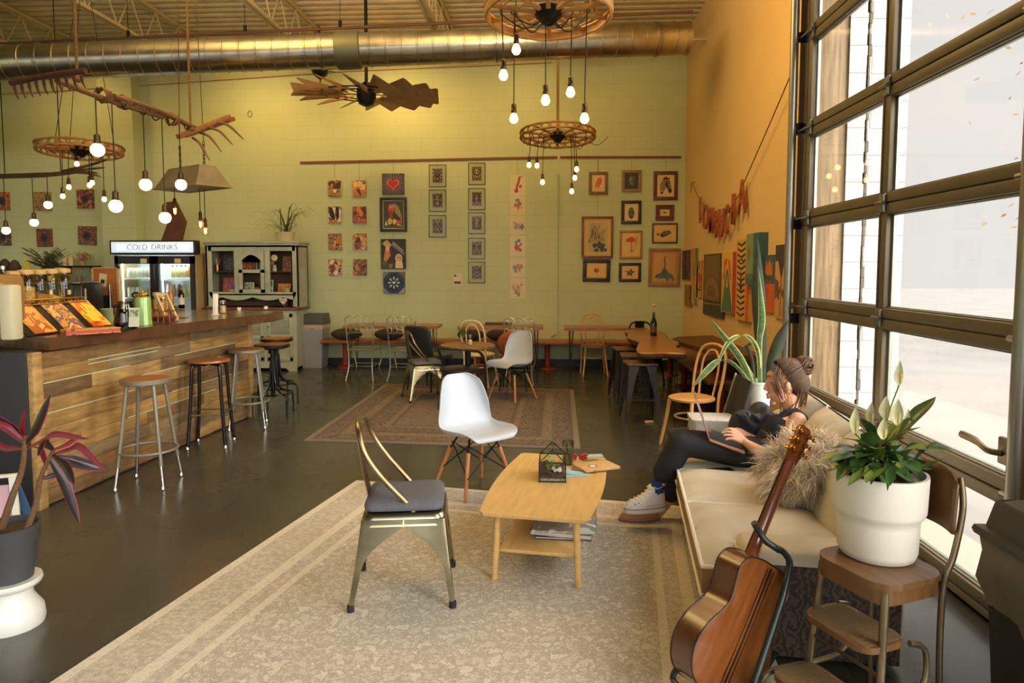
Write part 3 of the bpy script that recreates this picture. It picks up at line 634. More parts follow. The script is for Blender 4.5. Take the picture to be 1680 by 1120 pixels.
for i, (z, n) in enumerate(((1.44, 7), (1.14, 8), (.82, 8))):
    for k in range(n):
        x = -hw+.17+k*.068; c = cans[k % 3]
        o = MB().lathe([(.026, 0), (.03, .008), (.03, .13), (.024, .15), (.022, .152)], n=12).done('drink_can', col(c, .3), None, (fx0+hw+x, fy+.14, z+.013))
        tag(o, 'pale drinks can on the %s visible shelf of the left fridge door' % ['top', 'second', 'third'][i], 'can', 'cans on the %s left fridge shelf' % ['top', 'second', 'third'][i])
juice = mt('orange_juice', (206, 140, 70), .3)
for k in range(4):
    bottle('dark_capped_bottle', 'small pale bottle with black cap on the right top fridge shelf', 'bottle', (fx0+hw+.2+k*.07, fy+.14, 1.44+.013), .03, .19, col((226, 200, 140), .3), blackm, 'black capped bottles on the right fridge shelf')
for k in range(2):
    t = thing('juice_jug', ['large amber juice jug on the right fridge shelf, left one', 'amber juice jug on the right fridge shelf at the right edge'][k], 'jug', (fx0+hw+.5+k*.1, fy+.16+k*.1, 1.44+.013))
    MB().lathe([(.05, 0), (.058, .02), (.058, .16), (.03, .22), (.03, .25)], n=16).done('jug_body', juice, t); MB().lathe([(.034, .245), (.034, .275)], n=12).done('cap', col((150, 70, 50)), t)
for k in range(6):
    o = MB().lathe([(.03, 0), (.034, .01), (.034, .12), (.022, .17), (.022, .2)], n=12).done('drink_bottle', col([(226, 226, 220), (190, 150, 90), (120, 60, 40), (214, 206, 150)][k % 4], .3), None, (fx0+hw+.12+k*.09, fy+.14, 1.14+.013)); tag(o, '%s bottle on the second shelf of the right fridge door' % ['white', 'tan', 'dark red', 'yellow', 'clear white', 'amber'][k], 'bottle', 'bottles on the second right fridge shelf')
tag(MB().span((-.1, -.05, 0), (.1, .05, .08), .01).done('snack_box', col((196, 206, 70)), None, (fx1-.2, fy+.16, 1.14+.013)), 'yellow green box on the right side of the fridge shelf', 'box')
# dark wooden sculpture on the fridge
sc_ = P(277, 392, Y=10.5)
t = MB(); t.prism([(-.13, 0), (.17, 0), (.25, .3), (.1, .62), (-.03, .6), (.02, .36)], .1, eul(x=pi/2))
tag(t.done('wooden_crate_lid', mt('dark_rust_wood', (92, 50, 30), .6, 0, 6, .2), None, (sc_.x, 10.6, FH)), 'dark brown angular wooden board leaning on top of the fridge', 'board')
# ================================================================= hanging lamps
def bulb_mat(name, c, e): return mt(name, c, .3, emit=e)
GLB = bulb_mat('lit_globe_glass', (255, 222, 150), 11)
EDI = bulb_mat('lit_edison_glass', (255, 196, 110), 12)
FIL = bulb_mat('lit_filament', (255, 190, 90), 60)
amber = glass('amber_bulb_glass', (255, 214, 150), .1)
sock_m = mt('bronze_socket', (74, 56, 34), .4, .7)
def pendant(kind, px, py, Y=None, X=None, top=None, label='', group='', bend=0, r=None):
    """a hanging bulb: p = the middle of the bulb, top = height of the cord's upper end (z) or a point"""
    p = P(px, py, X=X, Y=Y)
    r = r or {'globe': .053, 'edison': .032, 'tube': .022}[kind]
    lg = {'globe': r*2.1, 'edison': r*2.7, 'tube': r*4.6}[kind]
    t = thing('pendant_bulb', label, 'pendant lamp', p, 0, group)
    z0 = lg/2
    if kind == 'globe':
        MB().sph((0, 0, 0), r, 18).lathe([(r*.5, r*.8), (r*.3, r*1.15)], n=14).done('bulb', GLB, t)
        z0 = r*1.05
    elif kind == 'edison':
        MB().lathe([(.001, -lg/2), (r*.6, -lg*.44), (r*.95, -lg*.25), (r, -lg*.08), (r*.75, lg*.2), (r*.4, lg*.42), (r*.36, lg*.5)], n=16).done('bulb', EDI, t)
    else:
        MB().lathe([(.001, -lg/2), (r*.7, -lg*.46), (r, -lg*.36), (r, lg*.2), (r*.6, lg*.42), (r*.5, lg*.5)], n=16).done('bulb', amber, t)
        m = MB()
        for k in range(5):
            a = k*2*pi/5; m.tube([(r*.3*cos(a), r*.3*sin(a), -lg*.34), (r*.55*cos(a), r*.55*sin(a), lg*.2)], .0035, 5)
        m.done('filament', FIL, t)
    sh = {'globe': .075, 'edison': .07, 'tube': .085}[kind]; sr = {'globe': .024, 'edison': .019, 'tube': .018}[kind]
    MB().lathe([(sr*.9, z0-.012), (sr*1.15, z0), (sr*1.15, z0+.012), (sr, z0+.016), (sr, z0+sh*.8), (sr*.6, z0+sh*.9), (.006, z0+sh)], n=14).done('socket', sock_m, t)
    e = (V(top)-p) if not isinstance(top, (int, float)) else V((0, 0, top-p.z))
    pts = [(0, 0, z0+sh-.005)]
    if hypot(e.x, e.y) > .02: pts += [(e.x*.15, e.y*.15, e.z*.5), (e.x*.5, e.y*.5, e.z+.03)]
    pts.append(tuple(e)); MB().tube(cr(pts, 5), .0045, 6).done('cord', cord_m, t)
    return t
# ---- rake and pitchfork beam over the bar
A, B = P(93, 132, X=-3.6), P(325, 212, X=-3.6)
dv = B-A
rk = thing('rake_pendant_light', 'rustic hanging beam of an old rake and wooden pitchfork roped together above the bar', 'light fixture', A)
rust = mt('rusty_iron', (84, 50, 32), .75, .3, 12, .3, bump=.2); polew = mt('worn_pole', (116, 82, 50), .8, 0, 9, .4, st=(8, 1, 8), bump=.1)
def L_(px, py, x=-3.6): return P(px, py, X=x)-A
mid = dv*.62
MB().tube(cr([(0, 0, 0), dv*.3+V((.0, 0, -.015)), dv*.68], 5), .022, 10).done('rake_pole', polew, rk)
MB().tube(cr([dv*.3+V((.035, 0, .02)), dv*.6+V((.03, 0, .035)), dv*.98], 5), [.022]*6+[.026]*5, 10).done('fork_pole', polew, rk)
h0, h1 = P(18, 136, X=-3.95)-A, P(140, 116, X=-3.28)-A
MB().tube(cr([h0, (h0+h1)*.5+V((0, 0, .01)), h1], 5), .022, 8).done('rake_head', rust, rk)
m = MB()
for k in range(10):
    q = h0.lerp(h1, .04+k*.1); MB().tube(cr([q, q+V((.01, 0, -.07)), q+V((.045, -.02, -.125))], 3), [.011]*3+[.009, .008, .006, .004], 6).done('rake_tooth', rust, rk)
m.b.free()
# pitchfork head: two wooden cross pieces and four curved tines
c0 = dv*1.0
cp = [(L_(302, 224), L_(352, 192)), (L_(314, 222), L_(359, 195))]
for a_, b_ in cp: MB().bar(a_+V((-.06, 0, 0)), b_+V((.16, 0, .0)), .06, .045, bv=.006).done('fork_crosspiece', oldwood, rk)
for i, (s, e, k) in enumerate((((316, 226), (344, 263), -.05), ((331, 218), (364, 250), .02), ((345, 210), (382, 238), .09), ((357, 200), (400, 229), .16))):
    a_ = P(s[0], s[1], X=-3.6+k)-A; b_ = P(e[0], e[1], X=-3.35+k)-A
    MB().tube(cr([a_, a_.lerp(b_, .45)+V((0, 0, .04)), b_], 6), [.013]*9+[.01, .009, .007, .004], 8).done('fork_tine', polew, rk)
for t_ in (.24, .37, .74):
    q = dv*t_; u = dv.normalized()
    m = MB(); m.tube(cr([q+u*(.01*k/2)+V((.055*cos(k*1.3), 0, .01+.055*sin(k*1.3))) for k in range(17)], 2), .008, 6); m.done('rope_binding', rope_m, rk)
for px, py in ((127, 130), (313, 212)):
    q = L_(px, py); up = ZC-A.z
    m = MB(); m.tube([q, (q.x, q.y, up)], .011, 8); m.lathe([(.02, 0), (.035, .015), (.035, .05), (.015, .07)], q+V((0, 0, -.02)), 10); m.done('hanging_rope', rope_m, rk)
w_ = MB(); pts = []
for k in range(14):
    t_ = .2+.8*k/13; q = dv*t_; pts.append(q+V((.03*cos(k*2.4), 0, (-.05 if k % 2 else .045))))
w_.tube(cr(pts, 5), .006, 6); w_.done('wrapped_cord', cord_m, rk)
def beam(t): return A+dv*t
for (px, py, t_, lab) in ((160, 246, .27, 'lit globe pendant hanging first from the left on the rake beam'), (190, 338, .42, 'lowest left lit globe pendant on the rake beam'), (239, 303, .62, 'lit globe pendant in the middle of the rake beam'), (271, 357, .76, 'lowest right lit globe pendant on the rake beam'), (297, 303, .88, 'lit globe pendant below the pitchfork head')):
    q = P(px, py, X=-3.6); yy = (q.y-A.y)/dv.y
    pendant('globe', px, py, X=-3.6, top=(A.z+dv.z*yy), label=lab, group='globe bulbs on the rake beam')
# ---- branch light farther back
b0, b1, b2 = P(-40, 290, Y=8.0), P(70, 287, Y=8.0), P(120, 282, Y=8.0)
br_ = thing('branch_pendant_light', 'dark hanging tree branch with bulbs behind the rake beam', 'light fixture', b1)
brm = mt('dark_branch', (74, 52, 32), .85, 0, 14, .3, bump=.4)
MB().tube(cr([b0-b1, V((0, 0, 0)), b2-b1], 5), [.03]*6+[.026]*5, 8).done('branch', brm, br_)
for e, r_ in (((175, 262), .013), ((172, 275), .011), ((160, 284), .012), ((166, 290), .009)):
    q = P(e[0], e[1], Y=7.8)-b1; MB().tube(cr([b2-b1+V((-.15, 0, 0)), (b2-b1).lerp(q, .5)+V((0, 0, .01)), q], 4), [r_*1.5]*3+[r_*1.2]*3+[r_, r_*.8, r_*.4], 6).done('twig', brm, br_)
for px in (8, 100):
    q = P(px, 286, Y=8)-b1; MB().tube([q, (q.x, q.y, ZC-b1.z)], .006, 6).done('hanging_wire', cord_m, br_)
for px, py, k, lab in ((10, 378, 'globe', 'small lit globe pendant under the branch at the left edge'), (56, 365, 'globe', 'lowest small lit globe pendant under the dark branch'), (79, 336, 'globe', 'small lit globe pendant under the branch near the flower pictures')):
    pendant('globe', px, py, Y=8.0, top=P(px, 286, Y=8).z, label=lab, group='globe bulbs under the branch', r=.046)
# ---- wooden wheel lights
def wheel(px, py, Y, rad, lab, rim_h, nsp, pole=None, oval=1, woven=False, tilt=(0, 0), basket=False):
    p = P(px, py, Y=Y); t = thing('wheel_light', lab, 'light fixture', p); t.rotation_euler = (tilt[0], tilt[1], 0)
    wm = mt('wheel_wood', (170, 122, 66), .75, 0, 12, .35, bump=.3) if not basket else mt('wheel_wood_pale', (196, 150, 86), .7, 0, 5, .35, bump=.2)
    n = 40
    m = MB()
    for k in range(6):
        rr = rad-.01+R.uniform(-.012, .012); m.tube([(rr*cos(a), rr*oval*sin(a), rim_h*(-.5 if k % 2 else .5)+R.uniform(-.006, .006)) for a in [2*pi*i/n for i in range(n)]], .011, 5, True)
    for q in (0, pi):
        m.tube([((rad-.008)*cos(a), (rad-.008)*oval*sin(a), rim_h*.5*sin(a*14+q)) for a in [2*pi*i/112 for i in range(112)]], .008, 5, True)
    if basket: m.lathe([(rad, -rim_h/2), (rad+.008, 0), (rad, rim_h/2), (rad-.014, rim_h/2), (rad-.016, -rim_h/2), (rad, -rim_h/2)], n=n, sc=(1, oval), cap=False)
    for rr in (.5, .75): m.tube([(rad*rr*cos(a), rad*rr*oval*sin(a), 0) for a in [2*pi*i/n for i in range(n)]], .007, 5, True)
    m.done('rim', wm, t)
    for k in range(nsp):
        a = k*2*pi/nsp+.3; MB().bar((.06*cos(a), .06*oval*sin(a), -.01), ((rad-.01)*cos(a), (rad-.01)*oval*sin(a), rim_h*.1), .032, .025, bv=.005).done('spoke', wm, t)
    MB().lathe([(.02, -.1), (.05, -.085), (.075, -.05), (.1, -.03), (.11, .02), (.05, .05)], n=18).done('hub', blackm, t)
    if pole: MB().cyl((0, 0, .03), (0, 0, ZC-p.z), .018, n=10).done('hanging_pole', pole, t)
    else:
        for a in (.3, 2.4, 4.5): MB().tube([(rad*.8*cos(a), rad*.8*oval*sin(a), 0), (0, 0, ZC-p.z)], .004, 5).done('hanging_wire', cord_m, t)
    return t, p
grp = 'bulbs under the %s wheel'
tw, pc = wheel(915, 222, 9.2, .5, 'small wooden wheel light with hanging bulbs in front of the paper prints', .07, 10, mt('pale_pole', (176, 138, 84), .6), .85, tilt=(radians(-8), 0))
for i, (px, py) in enumerate(((868, 270), (881, 271), (890, 298), (946, 277), (943, 291), (938, 313))):
    lab = ['upper left', 'second upper left', 'lower left', 'upper right', 'middle right', 'lowest right'][i]
    dx = (px-915)/1120*9.2*.85
    pendant('edison', px, py, Y=9.2+[-.1, .15, 0, -.2, .1, 0][i], top=(pc.x+dx*.95, 9.2, pc.z-.03), label='small lit bulb hanging %s under the far wooden wheel' % lab, group=grp % 'far wooden', r=.03)
m = MB()
for k in range(5):
    a = -.9+k*.45; m.tube(cr([(a*.4, 0, -.04), (a*.5+.06, -.1, -.17-.05*(k % 2)), (a*.6+.12, 0, -.03)], 5), .004, 5)
m.done('looped_cord', cord_m, tw)
tw, pf = wheel(900, 20, 5.2, .47, 'large pale wooden wheel light hanging at the top of the room nearest the camera', .06, 10, None, .9, basket=True, tilt=(radians(-5), 0))
for i, (px, py) in enumerate(((847, 80), (826, 122), (843, 193), (895, 163), (936, 150), (959, 193))):
    lab = ['highest', 'leftmost', 'lowest left', 'middle', 'right of middle', 'rightmost'][i]
    off = [-.28, -.36, -.25, -.02, .18, .3][i]; yy = [0, -.1, .18, -.05, .05, 0][i]
    pendant('edison', px, py, Y=5.2+yy, top=(pf.x+off, 5.2+yy*.5, pf.z+.0), label='lit edison bulb hanging %s under the large front wheel' % lab, group=grp % 'large front', r=.033)
m = MB()
for i in range(6):
    off = [-.28, -.36, -.25, -.02, .18, .3][i]; m.tube(cr([(off*.1, -.02, -.06), (off*.5, -.05, -.11-.03*(i % 3)), (off, 0, .0)], 6), .005, 6)
m.done('spread_cord', cord_m, tw)
tw, pl_ = wheel(131, 245, 7.8, .48, 'wooden wheel light hanging above the dark branch at the left', .07, 10, None, .8, tilt=(radians(-5), 0))
for i, (px, py) in enumerate(((126, 268), (113, 306), (103, 321), (151, 299), (147, 303), (171, 326))):
    lab = ['at the hub', 'left of the hub', 'lowest on the left', 'beside its twin at right', 'just left of its right twin', 'rightmost'][i]
    off = (px-131)/1120*7.8
    pendant('edison', px, py, Y=7.8, top=(pl_.x+off*.98, 7.8, pl_.z-.02), label='small lit bulb %s under the left wooden wheel' % lab, group=grp % 'left wooden', r=.026)
# ---- galvanised feed trough light
p = P(315, 292, Y=7.2)
tt = thing('trough_light', 'upturned grey metal feed trough light hanging on chains over the bar end', 'light fixture', p, radians(-32))
tg = mt('dull_zinc', (140, 130, 104), .5, .5, 5, .2)
m = MB(); hx, hy = .42, .2
rs = [[(x*s, y*s2, z) for x, y in ((-hx, -hy), (hx, -hy), (hx, hy), (-hx, hy))] for s, s2, z in ((1, 1, -.11), (.98, .96, -.1), (.72, .45, .11))]
m.rings(rs); m.done('trough_shell', tg, tt); MB().tube([(-hx, -hy, -.11), (hx, -hy, -.11), (hx, hy, -.11), (-hx, hy, -.11)], .008, 6, True).done('rolled_edge', tg, tt)
for x in (-.22, .24):
    m = MB()
    for k in range(7): m.tube([(x+(.012*cos(a) if k % 2 else 0), (0 if k % 2 else .012*cos(a)), .13+.035*k+.024*sin(a)) for a in [2*pi*i/8 for i in range(8)]], .004, 4, True)
    m.tube([(x, 0, .36), (x*.6, 0, ZC-.06-p.z)], .004, 5); m.done('chain', rust, tt)
for px, py, lab in ((287, 345, 'tubular edison bulb hanging left under the metal trough'), (329, 367, 'tubular edison bulb hanging middle under the metal trough'), (337, 378, 'lowest tubular edison bulb right under the metal trough')):
    pendant('tube', px, py, Y=7.2, top=p.z-.1, label=lab, group='tubular bulbs under the trough')
# ---- windmill ceiling fans
def fan(px, py, Y, rad, lab, n, bl, top):
    p = P(px, py, Y=Y); t = thing('windmill_fan', lab, 'ceiling fan', p)
    t.rotation_euler = (radians(4), radians(1.5), 0)
    MB().lathe([(.03, -.16), (.1, -.13), (.13, -.04), (.13, .06), (.08, .12), (.04, .16)], n=20).done('motor', blackm, t)
    MB().cyl((0, 0, .1), (0, 0, top), .022, n=10).done('downrod', blackm, t)
    bm = mt('fan_blade', (176, 140, 106), .55, .0, 5, .12)
    for rr in (.42, .62):
        MB().tube([(rad*rr*cos(a), rad*rr*sin(a), 0) for a in [2*pi*i/40 for i in range(40)]], .01, 6, True).done('ring', blackm, t)
    for k in range(n):
        a = 2*pi*k/n+.11; T = eul(z=a) @ M.Translation((rad*.33, 0, 0)) @ eul(x=radians(-27))
        m = MB(); l = rad*.67; w0, w1 = bl*.4, bl
        pts = [(0, -w0), (l*.97, -w1), (l, -w1*.9), (l, w1*.9), (l*.97, w1), (0, w0)]
        m.rings([[T @ V((x, y, .06*(y/w1)**2*0+z+ .25*y*y)) for x, y in pts] for z in (-.004, .004)]); b_ = m.done('blade', bm, t)
        if k % 4 == 0:
            m = MB(); m.bar(eul(z=a) @ V((.1, 0, 0)), eul(z=a) @ V((rad*.62, 0, -.012)), .022, .012); m.done('blade_arm', blackm, t)
    return t
fan(601, 155, 9.3, .97, 'large windmill style ceiling fan with brown blades below the duct', 16, .17, 5.2-3.9+.25)
f2 = P(505+20, 117, Y=10.6)
t = thing('windmill_fan', 'small dark ceiling fixture with thin spokes behind the large windmill fan', 'ceiling fan', f2)
MB().lathe([(.02, -.12), (.1, -.06), (.13, .0), (.1, .05), (.03, .08)], n=16).done('motor', blackm, t); MB().cyl((0, 0, -.1), (0, 0, -.26), .012, n=6).done('pull_rod', blackm, t); MB().cyl((0, 0, .05), (0, 0, ZC-f2.z), .016, n=8).done('downrod', blackm, t)
for k in range(7):
    a = k*2*pi/7+.2; MB().bar((.08*cos(a), .08*sin(a), .03), (.3*cos(a), .3*sin(a), .06), .03, .008).done('spoke', blackm, t)
# ================================================================= pictures on the back wall
YW = YB+.003
def ell(cx, cy, rx, ry=None, n=14, a=0):
    ry = ry or rx; return [(cx+rx*cos(t)*cos(a)-ry*sin(t)*sin(a), cy+rx*cos(t)*sin(a)+ry*sin(t)*cos(a)) for t in [2*pi*i/n for i in range(n)]]
def heart(cx, cy, s): return [(cx+s*.0625*16*sin(t)**3, cy+s*.0625*(13*cos(t)-5*cos(2*t)-2*cos(3*t)-cos(4*t))) for t in [2*pi*i/32 for i in range(32)]]
def seg(a, b, w):
    d = hypot(b[0]-a[0], b[1]-a[1]) or 1; nx, ny = -(b[1]-a[1])/d*w, (b[0]-a[0])/d*w
    return [(a[0]+nx, a[1]+ny), (b[0]+nx*.6, b[1]+ny*.6), (b[0]-nx*.6, b[1]-ny*.6), (a[0]-nx, a[1]-ny)]
def blob(cx, cy, r, n=9, j=.35, rr=R):
    return [(cx+r*(1+rr.uniform(-j, j))*cos(2*pi*i/n), cy+r*(1+rr.uniform(-j, j))*sin(2*pi*i/n)) for i in range(n)]
def ornate(seed, ink, pale):
    """a mirrored ornamental card: pale shapes on a dark ground"""
    q = random.Random(seed); sh = []
    for k in range(20):
        x, y, r = q.uniform(.08, .8), q.uniform(-.88, .88), q.uniform(.05, .17); a = q.uniform(0, pi)
        for s in (-1, 1): sh.append((pale, [(s*u, v) for u, v in ell(x, y, r, r*q.uniform(.25, .6), 8, a)]))
    for y in (-.45, .1, .55): sh.append((pale, ell(0, y, q.uniform(.15, .3), q.uniform(.1, .25), 12))); sh.append((ink, ell(0, y, q.uniform(.06, .12), q.uniform(.05, .12), 10)))
    for s in (-1, 1): sh.append((pale, [(s*.9, -.93), (s*.96, -.93), (s*.96, .93), (s*.9, .93)]))
    sh.append((pale, [(-.9, .9), (.9, .9), (.9, .95), (-.9, .95)])); sh.append((pale, [(-.9, -.95), (.9, -.95), (.9, -.9), (-.9, -.9)]))
    return sh
def rays(c, n=28, r0=.5, r1=1.2):
    return [(c, [(r0*cos(a-.05), r0*sin(a-.05)), (r1*cos(a-.02), r1*sin(a-.02)), (r1*cos(a+.02), r1*sin(a+.02)), (r0*cos(a+.05), r0*sin(a+.05))]) for a in [2*pi*i/n+.06 for i in range(n)]]
def clip(poly):
    return [(max(-1, min(1, x)), max(-1, min(1, y))) for x, y in poly]
def pic(name, cat, label, w, h, art=(), ground=None, frame=None, fw=.03, mat_c=None, mw=0, depth=.025, glz=False, group=None, loc=None, rz=0, tilt=0, wire=None):
    """a wall picture, local x right, z up, front towards -y; art = [(colour, polygon in -1..1)]"""
    t = thing(name, label, cat, loc, rz, group); t.rotation_euler = (0, tilt, rz)
    hw, hh = w/2, h/2; y = -depth
    gm = ground if not isinstance(ground, tuple) else col(ground)
    if frame:
        fm = frame if not isinstance(frame, tuple) else mt('frame_%d_%d_%d' % frame, frame, .45, 0, 20, .15)
        m = MB(); m.span((-hw, y, hh-fw), (hw, 0, hh), .003).span((-hw, y, -hh), (hw, 0, -hh+fw), .003).span((-hw, y, -hh+fw), (-hw+fw, 0, hh-fw), .003).span((hw-fw, y, -hh+fw), (hw, 0, hh-fw), .003); m.done('frame', fm, t)
        hw -= fw; hh -= fw; y = -depth*.55
        if mat_c:
            MB().span((-hw, y, -hh), (hw, -.002, hh)).done('mount', mat_c if not isinstance(mat_c, tuple) else col(mat_c, .8), t); hw -= mw; hh -= mw*(1.1); y -= .002
    m = MB(); m.span((-hw, y, -hh), (hw, -.001, hh)); mats = [gm]; idx = {}
    for k, (c, poly) in enumerate(art):
        if c not in idx: idx[c] = len(mats); mats.append(col(c, .6) if isinstance(c, tuple) else c)
        m.mi = idx[c]; m.face([(u*hw, y-.0008-.00012*k, v*hh) for u, v in clip(poly)])
    m.done('print' if frame else 'canvas', mats, t, fix=False)
    if glz:
        gx, gz = w/2-fw, h/2-fw; m = MB(); m.face([(-gx, -depth*.8, -gz), (gx, -depth*.8, -gz), (gx, -depth*.8, gz), (-gx, -depth*.8, gz)]); m.done('glazing', glass('picture_glass', (246, 248, 244), .05, .05, .1), t, fix=False)
    if wire: MB().cyl((0, -.004, h/2), (0, -.004, wire-loc[2]), .0022, n=4).done('hanging_wire', cord_m, t)
    return t
def wp(x0, y0, x1, y1, **k):
    a, b = P(x0, (y0+y1)/2, Y=YW), P(x1, (y0+y1)/2, Y=YW); t, u = P((x0+x1)/2, y0, Y=YW), P((x0+x1)/2, y1, Y=YW)
    return dict(w=b.x-a.x, h=t.z-u.z, loc=V(((a.x+b.x)/2, YW, (t.z+u.z)/2)), **k)
# rails
rail = mt('rust_red_rail', (112, 54, 30), .5)
for nm, x0, y0, x1, y1, lab in (('picture_rail', 493, 267, 914, 258, 'long rust red picture rail on the green wall'), ('picture_rail', 919, 258, 1117, 258, 'short rust red picture rail above the framed prints at the right')):
    a, b = P(x0, y0, Y=YW), P(x1, y1, Y=YW); z = (a.z+b.z)/2 if x0 < 600 else P(1000, 258, Y=YW).z
    a.z, b.z = a.z, b.z
    m = MB(); m.bar((0, -.008, 0), b-a+V((0, -.008, 0)), .028, .035); tag(m.done(nm, rail, None, a), lab, 'rail')
RZ = P(700, 263, Y=YW).z
# column A and B: eight small collage canvases
pal = [[(206, 176, 120), (60, 44, 36), (190, 90, 50), (110, 130, 70), (226, 200, 150), (90, 50, 40)], [(226, 190, 70), (70, 50, 40), (190, 110, 60), (210, 180, 120), (120, 60, 60)], [(220, 190, 140), (34, 36, 46), (190, 120, 50), (226, 210, 170)], [(170, 90, 40), (120, 50, 50), (200, 130, 60), (80, 50, 60)], [(190, 110, 50), (140, 130, 80), (90, 60, 44), (210, 160, 110)], [(206, 150, 70), (80, 50, 50), (214, 190, 140), (150, 70, 60)], [(210, 170, 120), (80, 70, 44), (150, 60, 50), (226, 200, 160), (50, 40, 36)], [(110, 70, 44), (60, 56, 40), (170, 120, 80), (90, 40, 40)]]
where = ['top', 'second', 'third', 'bottom']; desc = ['cream and green', 'yellow and maroon', 'black and cream', 'orange and plum', 'orange and olive', 'gold and brown', 'pink and dark green', 'dark brown and olive']
ccy = [(296, 322), (339, 366), (383, 409.5), (425, 451.5)]
for r_ in range(4):
    for c_ in range(2):
        i = r_*2+c_; x0 = (539, 579)[c_]+(.5*r_); x1 = (560, 601)[c_]+.4*r_
        q = random.Random(i); art = [(pal[i][k % len(pal[i])], blob(q.uniform(-.75, .75), q.uniform(-.75, .75), q.uniform(.18, .5), 7, .5, q)) for k in range(9)]
        if i == 2: art += [((30, 32, 42), [(-.9, .9), (-.4, .9), (0, .1), (.1, -.6), (-.5, -.5), (-.8, 0)]), ((30, 32, 42), [(.2, .9), (.7, .9), (.7, -.3), (.3, -.8), (.2, -.2)]), ((224, 196, 150), [(-.4, .9), (.2, .9), (.05, .0)])]
        pic('collage_canvas', 'canvas', '%s small unframed collage canvas in the %s column' % (desc[i], ['leftmost', 'second'][c_]), art=art, ground=splotch('collage_%d' % i, pal[i], 16, i, .6), depth=.03, group='small collage canvases', wire=RZ if r_ == 0 else None, **wp(x0, ccy[r_][0], x1, ccy[r_][1]))
# column C
rd = [((70, 58, 54), [(-1, -1), (1, -1), (1, 1), (-1, 1)])]+rays((150, 132, 118), 26, .5, 1.15)+[((170, 60, 50), heart(0, -.02, .62)), ((214, 176, 156), heart(0, 0, .55)), ((186, 40, 44), heart(0, 0, .5))]
pic('heart_canvas', 'canvas', 'square dark canvas with a red heart and pale rays', art=rd, ground=(58, 46, 44), depth=.04, wire=RZ, **wp(628, 285, 663.5, 319))
q = random.Random(3)
art = [((60, 60, 48), blob(0, 0, .9, 12, .1, q)), ((150, 130, 90), [(.0, .9), (.5, .6), (.8, .0), (.85, -.7), (.2, -.1), (.1, .4)]), ((196, 92, 44), ell(-.25, .35, .3, .32)), ((150, 56, 40), [(-.5, .3), (-.1, .35), (-.05, -.3), (-.4, -.5)]), ((206, 130, 80), ell(-.2, .62, .28, .14)), ((90, 120, 110), ell(-.25, .66, .1, .06)), ((70, 50, 40), [(.1, .2), (.7, -.3), (.8, -.8), (0, -.6)]), ((196, 180, 60), blob(-.35, -.55, .24, 8, .3, q)), ((206, 190, 90), blob(.1, -.5, .2, 8, .3, q)), ((186, 90, 40), blob(.5, -.6, .22, 8, .3, q)), ((200, 190, 160), [(-.9, -.8), (-.75, -.4), (-.6, -.8)]), ((200, 180, 150), seg((.3, -.72), (.9, -.85), .05)), ((90, 80, 56), seg((-.9, -.9), (.9, -.9), .08))]
pic('framed_portrait_print', 'framed picture', 'large black framed print of an orange figure below the heart canvas', art=art, ground=(70, 58, 46), frame=(34, 30, 30), fw=.045, mat_c=(200, 184, 140), mw=.012, depth=.035, **wp(624, 324, 668, 380))
art = [((44, 44, 46), [(-1, -1), (1, -1), (1, 1), (-1, 1)]), ((150, 140, 110), [(0, .85), (.9, .2), (.6, .2), (-.1, .6)]), ((110, 112, 96), [(-.05, .5), (.9, -.1), (.9, .1), (0, .65)]), ((180, 160, 100), [(-.9, .7), (-.5, .95), (-.1, .6), (-.4, .3)]), ((196, 120, 70), [(-.6, .5), (-.35, .5), (-.2, -.1), (-.55, -.5), (-.8, -.4)]), ((214, 170, 130), ell(-.45, .35, .16, .2)), ((206, 166, 120), ell(.45, -.3, .3, .32)), ((214, 186, 146), [(.2, -.5), (.75, -.5), (.8, -.95), (.15, -.95)]), ((90, 60, 44), ell(.4, -.25, .05, .06)), ((90, 60, 44), ell(.58, -.25, .05, .06)), ((70, 66, 50), [(-.9, -.7), (0, -.6), (0, -.95), (-.9, -.95)]), ((90, 84, 60), blob(-.7, -.6, .2, 8, .3, q)), ((150, 96, 60), blob(-.2, -.8, .15, 8, .3, q))]
pic('dark_faces_canvas', 'canvas', 'dark canvas of two pale faces under curved bands, below the black framed print', art=art, ground=(40, 36, 36), depth=.04, wire=P(645, 382, Y=YW).z, **wp(626, 392, 666, 441))
art = [((110, 116, 130), [(-1, .4), (-1, 1), (-.4, 1)]), ((100, 100, 112), [(1, .4), (1, 1), (.4, 1)]), ((150, 150, 158), [(1, -.4), (1, -1), (.4, -1)]), ((120, 120, 130), [(-1, -.4), (-1, -1), (-.4, -1)]), ((30, 44, 62), [(0, 1), (1, 0), (0, -1), (-1, 0)])]
for k in range(8):
    a = k*pi/4; art.append(((190, 204, 206), ell(.42*cos(a), .42*sin(a), .15, .08, 10, a))); art.append(((110, 150, 160), ell(.42*cos(a), .42*sin(a), .07, .04, 8, a)))
art.append(((200, 206, 206), heart(0, 0, .16)))
pic('blue_mandala_canvas', 'canvas', 'square navy canvas with a ring of pale petals at the bottom of its column', art=art, ground=(46, 58, 76), depth=.04, **wp(630, 446, 664.5, 481))
